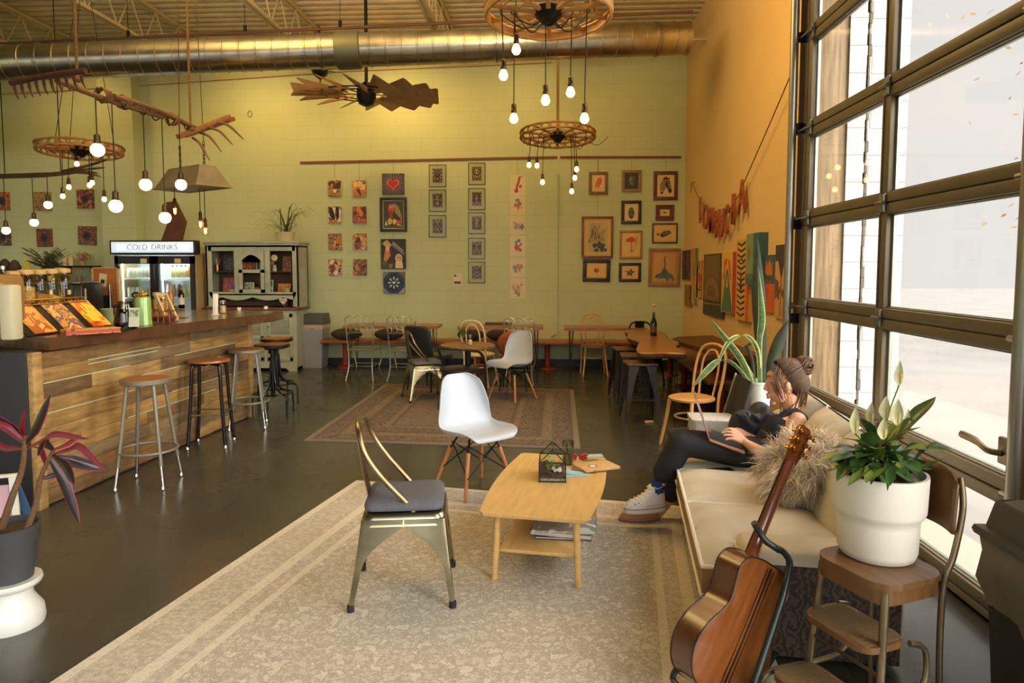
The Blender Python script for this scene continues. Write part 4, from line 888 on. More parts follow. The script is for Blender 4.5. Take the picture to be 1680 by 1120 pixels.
# columns D and E: ornate black printed cards in thin frames
k = 0
for nm, xs, ys in (('left', (704, 732), ((270, 306.5), (311, 347), (353, 389))), ('right', (768.5, 796), ((267, 303), (308.5, 344), (348.5, 383.5), (390, 425), (429.5, 464)))):
    for i, (y0, y1) in enumerate(ys):
        pos = ['top', 'middle', 'bottom'][i] if nm == 'left' else ['top', 'second', 'third', 'fourth', 'bottom'][i]
        pic('framed_card_print', 'framed picture', '%s ornate dark card print in the %s column of thin black frames' % (pos, nm), art=ornate(k, (52, 40, 38), (164, 146, 108)), ground=(56, 42, 40) if k != 7 else (40, 38, 42), frame=(44, 40, 26), fw=.008, mat_c=(158, 160, 108) if 0 else (176, 176, 132), mw=.05, depth=.02, glz=True, group='ornate card prints in thin frames', wire=RZ if i == 0 else None, **wp(xs[0], y0, xs[1], y1)); k += 1
# column F: six white paper prints
q = random.Random(9); red = (150, 56, 44); blu = (90, 130, 150); gry = (120, 116, 120); ora = (196, 110, 60)
def pr(i):
    if i == 0: return [(red, [(.1, .75), (.4, .8), (.25, .3), (.0, -.2), (.1, -.6), (-.25, -.75), (-.45, -.5), (-.4, -.35), (-.25, -.45), (-.2, .0), (.05, .4)]), ((206, 150, 110), ell(.0, .45, .09, .12)), (red, ell(.35, -.1, .2, .16)), ((190, 120, 90), ell(.35, -.1, .08, .06)), (red, seg((.1, .78), (.8, .9), .04))]
    cs = [[blu, gry, ora, (200, 120, 90)], [(130, 140, 170), gry, (206, 180, 90), (150, 150, 170)], [(130, 140, 150), (196, 90, 66), gry, (90, 130, 140)], [(150, 160, 150), (180, 120, 90), (120, 150, 150), (190, 140, 90)], [(200, 150, 120), (206, 160, 130), (190, 120, 96), (150, 140, 110)]][i-1]
    o = []
    for k in range(16):
        a = q.uniform(0, 2*pi); d = q.uniform(0, .6); o.append((cs[k % 4], blob(d*cos(a), d*sin(a), q.uniform(.1, .24), 7, .5, q)))
    if i == 3: o.append(((196, 80, 60), blob(-.1, -.2, .3, 9, .3, q))); o.append(((214, 200, 190), ell(.1, .25, .2, .15)))
    return o
names = ['red sea creature', 'blue and orange swirl', 'blue grey flower with yellow', 'grey wreath with red heart', 'green and brown knot', 'orange pattern']
for i, (y0, y1) in enumerate(((287, 321), (322, 352), (354, 385), (387, 420), (423, 454), (456, 489))):
    pic('paper_print', 'print', 'white paper print of a %s in the vertical strip of prints' % names[i], art=pr(i), ground=(206, 192, 150) if i < 3 else (208, 198, 166), depth=.004, group='white paper prints in one strip', wire=RZ if i == 0 else None, **wp(836.5, y0, 862, y1))
pic('info_notice', 'notice', 'small white notice sheet low on the green wall', art=[((90, 80, 76), [(-.8, .5), (-.2, .5), (-.2, .85), (-.8, .85)]), ((150, 140, 120), seg((0, .6), (.7, .6), .03)), ((90, 76, 76), [(-.8, -.75), (.8, -.75), (.8, -.3), (-.8, -.3)])], ground=(214, 200, 170), depth=.004, **wp(743.5, 449, 757.5, 468))
# the framed cluster at the right
cream = (214, 186, 128)
cl = []
feather = [((206, 84, 66), [(-.5, -.7), (-.55, -.2), (-.1, .55), (.35, .8), (.6, .5), (.5, -.1), (.2, -.3), (.1, -.75), (-.2, -.4)]), ((226, 140, 110), seg((-.3, -.4), (.3, .5), .05))]
pic('pink_bird_print', 'framed picture', 'gold framed pink bird print at the top left of the framed cluster', art=feather, ground=cream, frame=(120, 80, 36), fw=.045, mat_c=cream, mw=.01, wire=RZ, **wp(966, 282, 997, 319))
q = random.Random(5); sk = [((90, 80, 70), ell(0, .1, .4, .5)), ((140, 124, 96), ell(-.1, .2, .2, .3)), ((44, 42, 44), ell(.1, .15, .08, .1)), ((150, 136, 104), seg((-.2, -.3), (.3, -.5), .08))]+[((130, 116, 90), ell(q.uniform(-.4, .4), q.uniform(-.5, .6), .06, .1, 8, q.random()*3)) for k in range(12)]
pic('dark_engraving', 'framed picture', 'pale wood framed dark engraving at the top middle of the framed cluster', art=sk, ground=(52, 50, 52), frame=(138, 108, 60), fw=.045, mat_c=(150, 120, 70), mw=.005, wire=RZ, **wp(1020, 279, 1052, 315))
ink = (44, 36, 32)
zeb = [(ink, [(-.7, -.55), (-.72, .1), (-.5, .55), (-.2, .85), (.15, .9), (.3, .75), (.5, .85), (.5, .6), (.62, .3), (.75, -.2), (.85, -.5), (.7, -.75), (.45, -.72), (.3, -.4), (.0, -.2), (-.35, -.75), (-.6, -.85)])]
for k in range(7): zeb.append((cream, seg((-.72+.02*k, -.62+.2*k), (-.2+.05*k, -.5+.17*k), .045)))
for k in range(5): zeb.append((cream, seg((.12+.09*k, .62-.2*k), (.5+.06*k, .5-.2*k), .035)))
zeb.append((cream, seg((-.1, -.1), (.35, -.3), .04)))
zeb += [(ink, ell(.25, .3, .07, .06)), (ink, ell(.68, -.55, .14, .15))]
pic('zebra_print', 'framed picture', 'red brown framed zebra head print at the top right of the framed cluster', art=zeb, ground=cream, frame=(92, 46, 28), fw=.055, mat_c=cream, mw=.015, wire=RZ, **wp(1072, 281, 1111.5, 328.5))
owl = [((60, 56, 52), ell(0, -.1, .5, .75)), ((140, 126, 96), ell(-.2, .3, .16)), ((140, 126, 96), ell(.2, .3, .16)), (ink, ell(-.2, .3, .07)), (ink, ell(.2, .3, .07))]+[((150, 134, 100), seg((-.35+.1*k, -.1-.05*(k % 3)), (-.33+.1*k, -.5), .025)) for k in range(8)]
pic('owl_print', 'framed picture', 'black framed small dark bird print in the middle of the framed cluster', art=owl, ground=cream, frame=(34, 32, 32), fw=.05, mat_c=cream, mw=.012, **wp(1019, 329, 1052, 367.5))
pic('tiny_insect_print', 'framed picture', 'small landscape framed print with a wide red brown mount under the zebra', art=[((120, 100, 60), ell(0, 0, .4, .3)), ((80, 64, 40), seg((-.5, 0), (.5, .2), .06))], ground=(204, 178, 116), frame=(96, 46, 30), fw=.02, mat_c=(106, 52, 36), mw=.05, **wp(1075.5, 336, 1105.5, 362))
q = random.Random(8); tr_ = []
for k in range(26): tr_.append(((74, 60, 38), seg((q.uniform(-.9, .9), q.uniform(-.5, 0)), (q.uniform(-.9, .9), q.uniform(.4, .98)), .016)))
for k in range(5): tr_.append(((176, 140, 90), seg((-.7+.33*k, -.9), (-.66+.33*k, .6), .045)))
for k in range(16): tr_.append(((56, 74, 60), blob(q.uniform(-.9, .9), q.uniform(-.95, -.4), .14, 7, .4, q)))
pic('birch_forest_print', 'framed picture', 'large glazed print of birch trees in a brown frame', art=tr_, ground=(186, 168, 116), frame=(112, 70, 34), fw=.035, mat_c=(206, 172, 104), mw=.06, depth=.04, wire=RZ, **wp(954, 355, 1005.5, 423))
mush = [((200, 58, 44), [(-.6, .25), (-.5, .5), (0, .72), (.4, .6), (.5, .3), (.1, .2)]), ((176, 130, 84), [(-.02, .25), (.14, .25), (.2, -.7), (0, -.75)]), ((190, 120, 70), [(.55, .7), (.75, .75), (.7, .1), (.5, .1)]), ((150, 120, 80), seg((.3, -.6), (.7, .2), .03)), ((150, 96, 60), seg((-.1, -.55), (.25, -.5), .05))]
pic('mushroom_print', 'framed picture', 'pale wood framed print of a red capped mushroom', art=mush, ground=(212, 176, 108), frame=(156, 112, 52), fw=.035, mat_c=(212, 176, 108), mw=.01, **wp(1016, 378, 1053.5, 424.5))
pic('fish_print', 'framed picture', 'brown framed print of a dark striped fish shaped form', art=[((70, 66, 62), [(-.5, -.2), (-.1, .3), (.5, .4), (.7, .0), (.3, -.3), (-.2, -.6), (-.4, -.5)]), ((60, 56, 54), [(-.5, -.2), (-.8, .1), (-.75, -.4)])]+[((180, 156, 110), seg((-.1+.16*k, -.15), (-.02+.16*k, .25), .02)) for k in range(5)], ground=(206, 172, 104), frame=(88, 50, 28), fw=.025, mat_c=(206, 172, 104), mw=.02, **wp(1069.5, 366, 1111.5, 399))
pic('red_circle_print', 'framed picture', 'black framed print with a small red round figure below the birch print', art=[((150, 66, 40), ell(0, 0, .28, .36)), ((206, 160, 100), ell(.05, .05, .1, .14)), ((110, 50, 36), seg((-.2, -.1), (.2, .1), .04))], ground=(212, 174, 100), frame=(32, 30, 32), fw=.06, mat_c=(206, 170, 100), mw=.015, tilt=radians(1), **wp(956, 425, 1001, 462))
pic('swallow_print', 'framed picture', 'black framed print of a flying blue bird below the mushroom print', art=[((70, 76, 76), [(-.8, .3), (-.1, .15), (.1, .7), (.35, .2), (.75, .1), (.3, -.2), (.3, -.75), (-.05, -.4), (-.4, -.6), (-.3, -.05)]), ((150, 110, 60), ell(.1, .0, .15, .12))], ground=(210, 174, 100), frame=(32, 30, 32), fw=.045, mat_c=(210, 174, 100), mw=.012, **wp(1015, 431, 1051.5, 462))
oct_ = [((70, 96, 84), [(-.9, -.75), (-.7, -.5), (-.3, -.4), (-.1, -.05), (.15, -.1), (.35, -.35), (.75, -.5), (.9, -.8)]), ((96, 76, 50), [(-.08, -.1), (.06, -.1), (.14, .2), (.05, .5), (.1, .8), (0, .8), (-.08, .5), (.03, .2)])]+[((90, 110, 96), blob(q.uniform(-.8, .8), q.uniform(-.9, -.55), .15, 8, .4, q)) for k in range(10)]
pic('sea_tower_print', 'framed picture', 'large gilt framed print of a teal sea mound with a thin tower', art=oct_, ground=(196, 146, 82), frame=(146, 108, 52), fw=.045, mat_c=(176, 132, 70), mw=.035, tilt=radians(.8), **wp(1063.5, 407, 1116, 470))
# flower pictures at the far left, on the wall behind the bar
fpal = [[(70, 60, 70), (150, 70, 40), (190, 120, 60), (50, 50, 56)], [(150, 120, 70), (170, 130, 70), (120, 90, 60)], [(150, 66, 36), (60, 56, 66), (190, 110, 50)], [(110, 70, 40), (56, 54, 60), (170, 120, 70)], [(60, 56, 60), (140, 80, 40), (90, 60, 44)], [(90, 60, 40), (150, 100, 60), (60, 50, 50)]]
for i, (x0, y0, x1, y1, lab) in enumerate(((-6, 315, 17, 345, 'red and blue flower canvas at the left edge, upper row'), (57, 315, 85, 346, 'faded tan flower canvas behind a lit bulb, upper row'), (128, 311, 155, 342, 'red bordered dark flower canvas, upper row nearest the pilaster'), (-4, 374, 19, 403, 'brown flower canvas at the left edge, lower row'), (62, 375, 87, 405, 'brown sunflower canvas, lower row middle'), (130, 371, 159, 402, 'dark flower canvas with orange corners, lower row nearest the pilaster'))):
    q = random.Random(i+40); dk = fpal[i][0]; art = []
    for k in range(16):
        a = k*2*pi/16+.1; art.append((fpal[i][k % len(fpal[i])], [(.25*cos(a-.2), .25*sin(a-.2)), (.95*cos(a), .95*sin(a)), (.25*cos(a+.2), .25*sin(a+.2))]))
    art += [((52, 52, 60) if i != 1 else (140, 124, 84), blob(0, 0, .5, 14, .2, q)), ((34, 34, 40) if i != 1 else (120, 104, 70), blob(0, 0, .26, 10, .2, q))]
    pic('flower_canvas', 'canvas', lab, art=art, ground=splotch('flower_%d' % i, fpal[i], 12, i+20), depth=.03, group='flower canvases behind the bar', tilt=radians(2 if i == 5 else 0), **wp(x0, y0, x1, y1))
for px, py, s, lab in ((410, 187, .05, 'small dark scuff mark high on the green wall'),):
    m = MB(); m.tube([(s*.7*cos(a), 0, s*sin(a)) for a in [2*pi*k/14 for k in range(15)]], .006, 4); tag(m.done('wall_hook', col((110, 106, 60)), None, P(px, py, Y=YB-.005)), 'small ring shaped hook high on the green wall', 'hook')
# ================================================================= right wall: paintings and garland
XW = XR+.003
def wr(x0, ya0, ya1, x1, yb0=None, yb1=None, **k):
    a, b = P(x0, ya0, X=XW), P(x0, ya1, X=XW); c, d = P(x1, (yb0 if yb0 is not None else ya0), X=XW), P(x1, (yb1 if yb1 is not None else ya1), X=XW)
    z1, z0 = (a.z, b.z) if yb0 is None else ((a.z+c.z)/2, (b.z+d.z)/2)
    return dict(w=a.y-c.y, h=z1-z0, loc=V((XW, (a.y+c.y)/2, (z1+z0)/2)), rz=-pi/2, **k)
q = random.Random(77)
pic('purple_abstract_painting', 'painting', 'small dark purple painting nearest the corner on the orange wall', art=[((50, 44, 50), seg((.1, -1), (.1, 1), .2))], ground=splotch('purple_paint', [(86, 50, 64), (56, 44, 54), (110, 70, 66), (70, 56, 44)], 5, 3), **wr(1121, 412, 459, 1134.5, 409, 458))
pic('brown_square_painting', 'painting', 'small plain brown painting low beside the corner on the orange wall', ground=splotch('brown_paint', [(150, 100, 60), (130, 90, 60), (160, 110, 60)], 6, 2), **wr(1126, 467, 502, 1137, 467, 503))
gl = [((70, 130, 90), [(.3, .3), (1, .3), (1, 1), (.3, 1)]), ((80, 140, 90), [(.2, -1), (1, -1), (1, -.8), (.2, -.8)])]+[((190, 120, 80), blob(q.uniform(-.6, .3), q.uniform(-.8, .9), .22, 7, .3, q)) for k in range(8)]+[((110, 150, 90), blob(q.uniform(-.6, .3), q.uniform(-.8, .9), .16, 7, .3, q)) for k in range(7)]
pic('floral_strip_painting', 'painting', 'tall narrow green and tan floral painting on the orange wall', art=gl, ground=(190, 150, 90), **wr(1136.5, 408, 498, 1148.5, 406, 500))
pic('red_floral_painting', 'painting', 'narrow red flowered painting on the orange wall beside the dark arch painting', art=[((176, 70, 50), blob(q.uniform(-.6, .6), q.uniform(-.6, .8), .25, 7, .3, q)) for k in range(9)]+[((60, 44, 40), seg((-.7, -.55), (.7, -.6), .05)), ((90, 130, 110), [(.75, -1), (1, -1), (1, 1), (.75, 1)])], ground=(200, 140, 80), **wr(1146, 428, 488, 1156, 426, 489))
arch = [((118, 92, 56), [(-.9, .95), (.6, .95), (.6, -.5), (-.9, -.5)])]
for k, rr in enumerate((.85, .8, .45, .4)): arch.append((((96, 74, 46), (136, 104, 60), (90, 70, 44), (128, 98, 58))[k], [(rr*cos(t)*.95-.15, -.35+rr*sin(t)*.75) for t in [pi*i/16 for i in range(17)]]))
arch += [((150, 106, 60), [(-1, -.62), (.9, -.56), (.9, -.6), (-1, -.66)]), ((64, 56, 46), [(-1, -.7), (1, -.7), (1, -1), (-1, -1)]), ((120, 60, 40), ell(-.15, .55, .05, .05)), ((70, 56, 50), [(.75, -.6), (1, -.6), (1, 1), (.75, 1)])]+[((76, 60, 40), seg((-.5+.1*k, -.35), (-.48+.1*k, -.1-.1*(k % 3)), .03)) for k in range(7)]
pic('dark_arch_painting', 'painting', 'large dark brown painting of an arched bridge on the orange wall', art=arch, ground=splotch('arch_dark', [(64, 56, 46), (84, 70, 50), (56, 52, 48)], 3, 1), **wr(1158, 418, 514, 1192, 414, 525))
grn = [((216, 170, 60), [(-1, .3), (.5, .3), (.5, 1), (-1, 1)]), ((66, 110, 84), [(-.95, -.97), (.55, -.97), (.15, -.1), (-.1, .45), (-.3, .45), (-.55, -.1)]), ((200, 70, 50), [(-.75, .1), (-.6, .75), (-.2, .8), (-.3, .6), (-.5, .5), (-.55, .1)]), ((200, 80, 50), [(.35, .1), (.2, .7), (-.1, .8), (0, .5), (.2, .1)]), ((206, 160, 90), [(-.35, -.1), (-.2, .3), (-.05, -.1), (-.2, -.2)]), ((176, 52, 50), [(.55, -1), (1, -1), (1, 1), (.55, 1)])]
pic('green_figure_painting', 'painting', 'painting of a green robed figure with a crimson side on the orange wall', art=grn, ground=(206, 150, 60), depth=.05, **wr(1191.5, 414, 512, 1216, 413, 516))
tik = []
for k in range(13):
    y = -.92+k*.145
    for s in (-1, 1): tik += [((60, 44, 34), [(-.15, y), (-.15, y+.05), (-.15+s*.6, y+.13), (-.15+s*.6, y+.07)])]
tik += [((60, 44, 34), [(-.3, -.2), (-.15, .3), (0, -.2), (-.15, -.3)]), ((60, 44, 34), ell(-.15, .45, .35, .07)), ((206, 150, 70), ell(-.15, .45, .2, .035)), ((206, 84, 40), [(.62, -1), (1, -1), (1, 1), (.62, 1)])]
pic('tiki_mask_painting', 'painting', 'tall yellow painting of a black patterned totem with an orange edge', art=tik, ground=(206, 156, 70), depth=.05, **wr(1216, 394, 524, 1238, 390, 528))
teal = [((120, 140, 100), [(-1, -.6), (.1, -.6), (.1, 1), (-1, 1)]), ((44, 100, 110), [(.3, -1), (1, -1), (1, 1), (.3, 1)]), ((140, 120, 70), ell(-.5, .35, .35, .18)), ((120, 100, 60), ell(-.5, .2, .25, .2)), ((96, 104, 84), [(-1, -.8), (.3, -.75), (.3, -.55), (-1, -.55)])]
pic('teal_tall_painting', 'painting', 'thick teal painting standing out from the orange wall, highest of the row', art=teal, ground=(60, 104, 110), depth=.09, **wr(1239, 385, 466, 1261.5, 380, 470))
pic('orange_flower_painting', 'painting', 'teal painting with an orange crown shape above a plain orange panel', art=[((60, 90, 90), [(-1, 0), (1, 0), (1, 1), (-1, 1)]), ((206, 110, 50), [(-.8, .4), (-.6, .85), (-.3, .6), (0, .9), (.3, .6), (.5, .8), (.5, .3), (-.5, .3)]), ((150, 60, 80), [(-.8, .15), (.5, .1), (.4, .02), (-.8, .05)]), ((200, 96, 46), [(-1, -1), (.8, -1), (.8, 0), (-1, 0)]), ((176, 80, 40), blob(-.4, -.3, .25, 8, .3, q))], ground=(190, 100, 50), **wr(1258.5, 420, 508, 1277, 416, 518))
plm = [((66, 60, 66), [(-1, .55), (1, .6), (1, 1), (-1, 1)]), ((66, 56, 60), [(-.8, .8), (0, .05), (.7, .85), (.1, .6)]), ((170, 90, 60), [(-.12, .1), (.1, .1), (.05, -.5), (-.05, -.95), (-.25, -.95), (-.1, -.4)]), ((110, 84, 80), [(-1, -.5), (-.4, -.4), (-.4, .0), (-1, .1)]), ((140, 110, 84), [(.3, -.9), (1, -.9), (1, -.1), (.4, -.2)])]+[((90, 70, 66), blob(q.uniform(-.9, .9), q.uniform(-.6, .0), .1, 6, .4, q)) for k in range(14)]
pic('palm_tree_painting', 'painting', 'pale painting of a dark palm tree nearest the garage door track', art=plm, ground=(196, 150, 96), **wr(1277.5, 402, 520, 1299, 400, 527))
# garland of letters
gar = thing('letter_garland', 'rust brown wooden letter garland reading KOMBUCHA on the orange wall', 'garland', P(1190, 340, X=XR-.06))
O = gar.location
def G(px, py): return P(px, py, X=XR-.06)-O
lp = [(1135, 300), (1150, 333), (1165, 348), (1177, 355), (1187, 352), (1198, 342), (1208, 326), (1220, 305)]
st_ = [G(1308, 98), G(1218, 304)]+[G(x, y) for x, y in reversed(lp[:-1])]
MB().tube(cr([G(1308, 98), G(1262, 205), G(1219, 303)], 3)+cr([G(x, y) for x, y in ((1213, 318), (1205, 331), (1196, 346), (1184, 355), (1172, 352), (1158, 340), (1147, 325), (1135, 299))], 4), .006, 6).done('cord', rope_m, gar)
MB().tube([G(1135, 299)+V((.05, 0, 0)), G(1135, 299), G(1133, 316)], .007, 6).done('hook', mt('wood_hook', (150, 96, 50), .6), gar)
let = mt('rust_letter', (150, 72, 36), .6, 0, 8, .15)
lts = [('K', 1149, 347, .27), ('O', 1158, 358, .27), ('M', 1167, 364, .27), ('B', 1175, 370, .28), ('U', 1183, 368, .28), ('C', 1192, 362, .28), ('H', 1203, 346, .29), ('A', 1217, 326, .31)]
for k, (ch, px, py, s) in enumerate(lts):
    p = G(px, py); lo = text(ch, s*1.7, let, gar, p, (pi/2, radians((-14, -6, 4, -4, 2, 8, 5, 0)[k]), -pi/2+radians((-6, 4, 0)[k % 3])), .011, 'letter'); lo.scale = (.66, 1, 1)
# ================================================================= seating
def lathe_leg(m, a, b, r0, r1): m.cyl(a, b, r0, r1, 10)
# ---- metal cafe chair (front towards -y)
def cafe_chair(name, label, metal, back_metal, cushion, loc, rz, sc=1, splat=True, group=None, low=False):
    t = thing(name, label, 'chair', loc, rz, group)
    h = .435; sw = .185
    m = MB()
    def rsq(s, z, n=6, rr=.05):
        o = []
        for qx, qy, a0 in ((1, -1, -pi/2), (1, 1, 0), (-1, 1, pi/2), (-1, -1, pi)):
            for i in range(n+1):
                a = a0+pi/2*i/n; o.append((qx*(s-rr)+rr*cos(a), qy*(s-rr)+rr*sin(a), z))
        return o
    m.rings([rsq(sw+.012, h-.055), rsq(sw+.006, h-.03), rsq(sw, h-.008), rsq(sw-.008, h)])
    m.done('seat', metal, t, ang=.9)
    for sx in (-1, 1):
        for sy in (-1, 1):
            m = MB(); rs = []; N = 12; th = .0035
            for i in range(N+1):
                f = i/N; z = (h-.025)*(1-f)+.012*f
                spl = .04*f**1.1 if sy < 0 else .06*f**1.1
                cx, cy = sx*(sw+.008+.035*f), sy*(sw+.008+spl)
                w = min(sw+.006, .022+.23*max(0, 1-f*1.75)**2.2+.024*(1-f))
                b = .006+.022*(1-f)*.5
                rs.append([(cx-sx*b*.3, cy-sy*b*.3, z), (cx-sx*b, cy, z), (cx-sx*w, cy, z), (cx-sx*w, cy-sy*th, z), (cx-sx*(b+.003), cy-sy*(b+.003), z), (cx-sx*th, cy-sy*w, z), (cx, cy-sy*w, z), (cx, cy-sy*b, z)])
            m.rings(rs); lg = m.done('leg', metal, t, ang=.6)
            e = rs[-1]; c = V(e[0]); MB().cyl(c+V((-sx*.01, -sy*.01, .018)), c+V((-sx*.01, -sy*.01, -.012)), .017, n=10).done('foot_cap', rubber, lg)
    # back hoop
    top = .83 if not low else .72
    hoop = cr([(.15, -.05, h-.02), (.158, -.03, h+.02), (.172, .1, h+.17), (.168, .17, top-.12), (.14, .2, top-.035), (.08, .215, top), (0, .22, top+.006), (-.08, .215, top), (-.14, .2, top-.035), (-.168, .17, top-.12), (-.172, .1, h+.17), (-.158, -.03, h+.02), (-.15, -.05, h-.02)], 5)
    MB().tube(hoop, .0125, 10).done('back_frame', back_metal, t)
    if splat:
        m = MB(); rs = []
        for z, y, w in ((h-.01, .16, .06), (h+.1, .185, .056), (h+.25, .212, .06), (top, .222, .072)):
            rs.append([(-w, y, z), (-w*.5, y+.006, z), (w*.5, y+.006, z), (w, y, z), (w, y+.004, z), (-w, y+.004, z)])
        m.rings(rs); m.done('back_splat', back_metal, t)
    for sx in (-1, 1): MB().sph((sx*.168, -.052, h-.012), .014, 8).done('bolt', chrome, t)
    if cushion:
        m = MB(); m.rings([rsq(sw-.03, h+.002), rsq(sw-.004, h+.012), rsq(sw-.001, h+.03), rsq(sw-.012, h+.046), rsq(sw-.06, h+.052)]); m.done('seat_cushion', cushion, t, ang=1.2)
    t.scale = (sc,)*3
    return t
gun = mt('raw_steel', (150, 146, 122), .24, 1, 3, .3, st=(1, 1, 3))
rustst = mt('rust_tinted_steel', (142, 104, 56), .3, 1, 3, .5, col2=(150, 146, 120), st=(1, 1, 2))
cushm = mt('charcoal_cushion', (92, 95, 100), .9, 0, 90, .2, st=(1, 6, 1), bump=.3)
cc_ = (P(587, 998, Z=0)+P(745, 985, Z=0)+P(703, 927, Z=0)+P(570, 950, Z=0))/4
cafe_chair('metal_cafe_chair', 'raw steel cafe chair with charcoal cushion standing on the pale rug', gun, rustst, cushm, (cc_.x+.055, cc_.y-.02, .012), radians(98), 1.02)
p = P(698, 655, Z=0)
cafe_chair('metal_cafe_chair', 'worn rusty steel cafe chair with dark cushion on the patterned rug', mt('bright_steel', (190, 176, 140), .25, 1, 3, .3), rustst, cushm, (p.x, p.y, .01), radians(115), .99)
p = P(1040, 610, Z=0)
cafe_chair('black_metal_chair', 'black metal cafe chair at the far end of the live edge table', blackm, blackm, None, (p.x+.02, 9.62, 0), radians(10), 1)
# ---- white shell chair on dowel legs
def shell_chair(label, loc, rz, legm):
    t = thing('shell_chair', label, 'chair', loc, rz, 'white shell chairs')
    prof = [(-.245, .405, .16), (-.235, .432, .2), (-.16, .437, .222), (-.05, .418, .232), (.06, .412, .235), (.125, .435, .232), (.17, .5, .226), (.2, .59, .212), (.222, .68, .19), (.238, .76, .165), (.246, .8, .125), (.248, .815, .08)]
    c = cr([(a, b, w) for a, b, w in prof], 3); n = len(c)-1
    def fn(u, v):
        q = c[min(n, int(round(v*n)))]; s = u*2-1; x = q.z*sin(s*pi/2*.98)/sin(pi/2*.98)
        k = max(0, min(1, (v-.42)/.2)); e = abs(s)**3
        dip = .055*e*(1-k)*min(1, v*3+.15); fw = .075*abs(s)**2.2*k*(1 if v < .8 else max(.2, 1-(v-.8)*3.5))
        return (x, q.x-fw, q.y+dip+(.03*e*k if v < .7 else .03*e*k*max(0, 1-(v-.7)*6)))
    MB().grid(fn, 16, n).done('shell', white, t, ang=3, solid=.007, sub=1)
    for sx in (-1, 1):
        for sy in (-1, 1):
            a, b = V((sx*.12, sy*.09, .385)), V((sx*.215, sy*.2+(.02), .0)); md = a.lerp(b, .18)
            g = MB().cyl(md, b, .0155, .0115, 12).done('leg', legm, t); MB().cyl(V((sx*.1, sy*.07, .4)), md+(b-a)*.03, .007, n=8).done('leg_bracket', blackm, g)
    m = MB()
    for a, b in (((.13, -.1, .36), (-.18, -.16, .15)), ((-.13, -.1, .36), (.18, -.16, .15)), ((.13, .1, .36), (-.18, .18, .15)), ((-.13, .1, .36), (.18, .18, .15)), ((.13, -.1, .36), (.18, .18, .15)), ((.13, .1, .36), (.18, -.16, .15)), ((-.13, -.1, .36), (-.18, .18, .15)), ((-.13, .1, .36), (-.18, -.16, .15))): m.cyl(a, b, .0042, n=6)
    m.done('wire_brace', blackm, t)
    return t
dowel = mt('maple_dowel', (186, 124, 72), .5, 0, 8, .12, st=(5, 5, 1))
p = P(778, 812, Z=0)
shell_chair('white shell chair with wood dowel legs nearest the coffee table', (p.x, p.y+.08, .01), radians(42), dowel)
p = P(842, 655, Z=0)
shell_chair('white shell chair farther back on the patterned rug', (p.x-.02, p.y, .01), radians(-38), dowel)
# ---- bentwood chair
def bentwood(label, loc, rz, wood, sc=1):
    t = thing('bentwood_chair', label, 'chair', loc, rz, 'bentwood chairs'); h = .45
    MB().lathe([(.185, h-.03), (.2, h-.022), (.203, h-.006), (.19, h)], n=28, sc=(1, 1.02)).lathe([(.17, h-.001), (.165, h+.006), (.1, h+.004)], n=28).done('seat', wood, t)
    MB().tube(cr([(.185, .13, .0), (.165, .15, .25), (.16, .165, h-.02), (.175, .2, .62), (.165, .24, .8), (.11, .26, .885), (0, .268, .91), (-.11, .26, .885), (-.165, .24, .8), (-.175, .2, .62), (-.16, .165, h-.02), (-.165, .15, .25), (-.185, .13, 0)], 6), .0135, 10).done('back_hoop', wood, t)
    MB().tube(cr([(.085, .17, h), (.1, .205, .62), (.095, .232, .76), (.05, .25, .84), (0, .255, .855), (-.05, .25, .84), (-.095, .232, .76), (-.1, .205, .62), (-.085, .17, h)], 6), .0105, 8).done('inner_hoop', wood, t)
    for s in (-1, 1): MB().tube(cr([(s*.14, -.13, h-.02), (s*.155, -.155, .25), (s*.185, -.2, 0)], 5), [.017]*6+[.014]*4+[.011], 10).done('front_leg', wood, t)
    MB().tube([(.15*cos(a), .145*sin(a), .27+.0*a) for a in [2*pi*i/28 for i in range(28)]], .009, 8, True).done('leg_ring', wood, t)
    t.scale = (sc,)*3
    return t
pale_b = mt('bentwood_natural', (206, 158, 96), .42, 0, 7, .1, st=(5, 5, 1)); 
p = P(972, 610, Z=0)
bentwood('natural bentwood chair at the rust framed table near the corner', (p.x, 10.25, 0), radians(4), pale_b, 1.0)
p = P(795, 620, Z=0)
bentwood('pale bentwood chair behind the farther white shell chair', (p.x, 9.2, 0), radians(160), mt('bentwood_cream', (220, 190, 140), .45, 0, 7, .08), 1)
p = P(1128, 690, Z=0)
bentwood('natural bentwood chair beside the black lounge seat by the orange wall', (1.3, 6.15, 0), radians(-58), pale_b, 1.0)
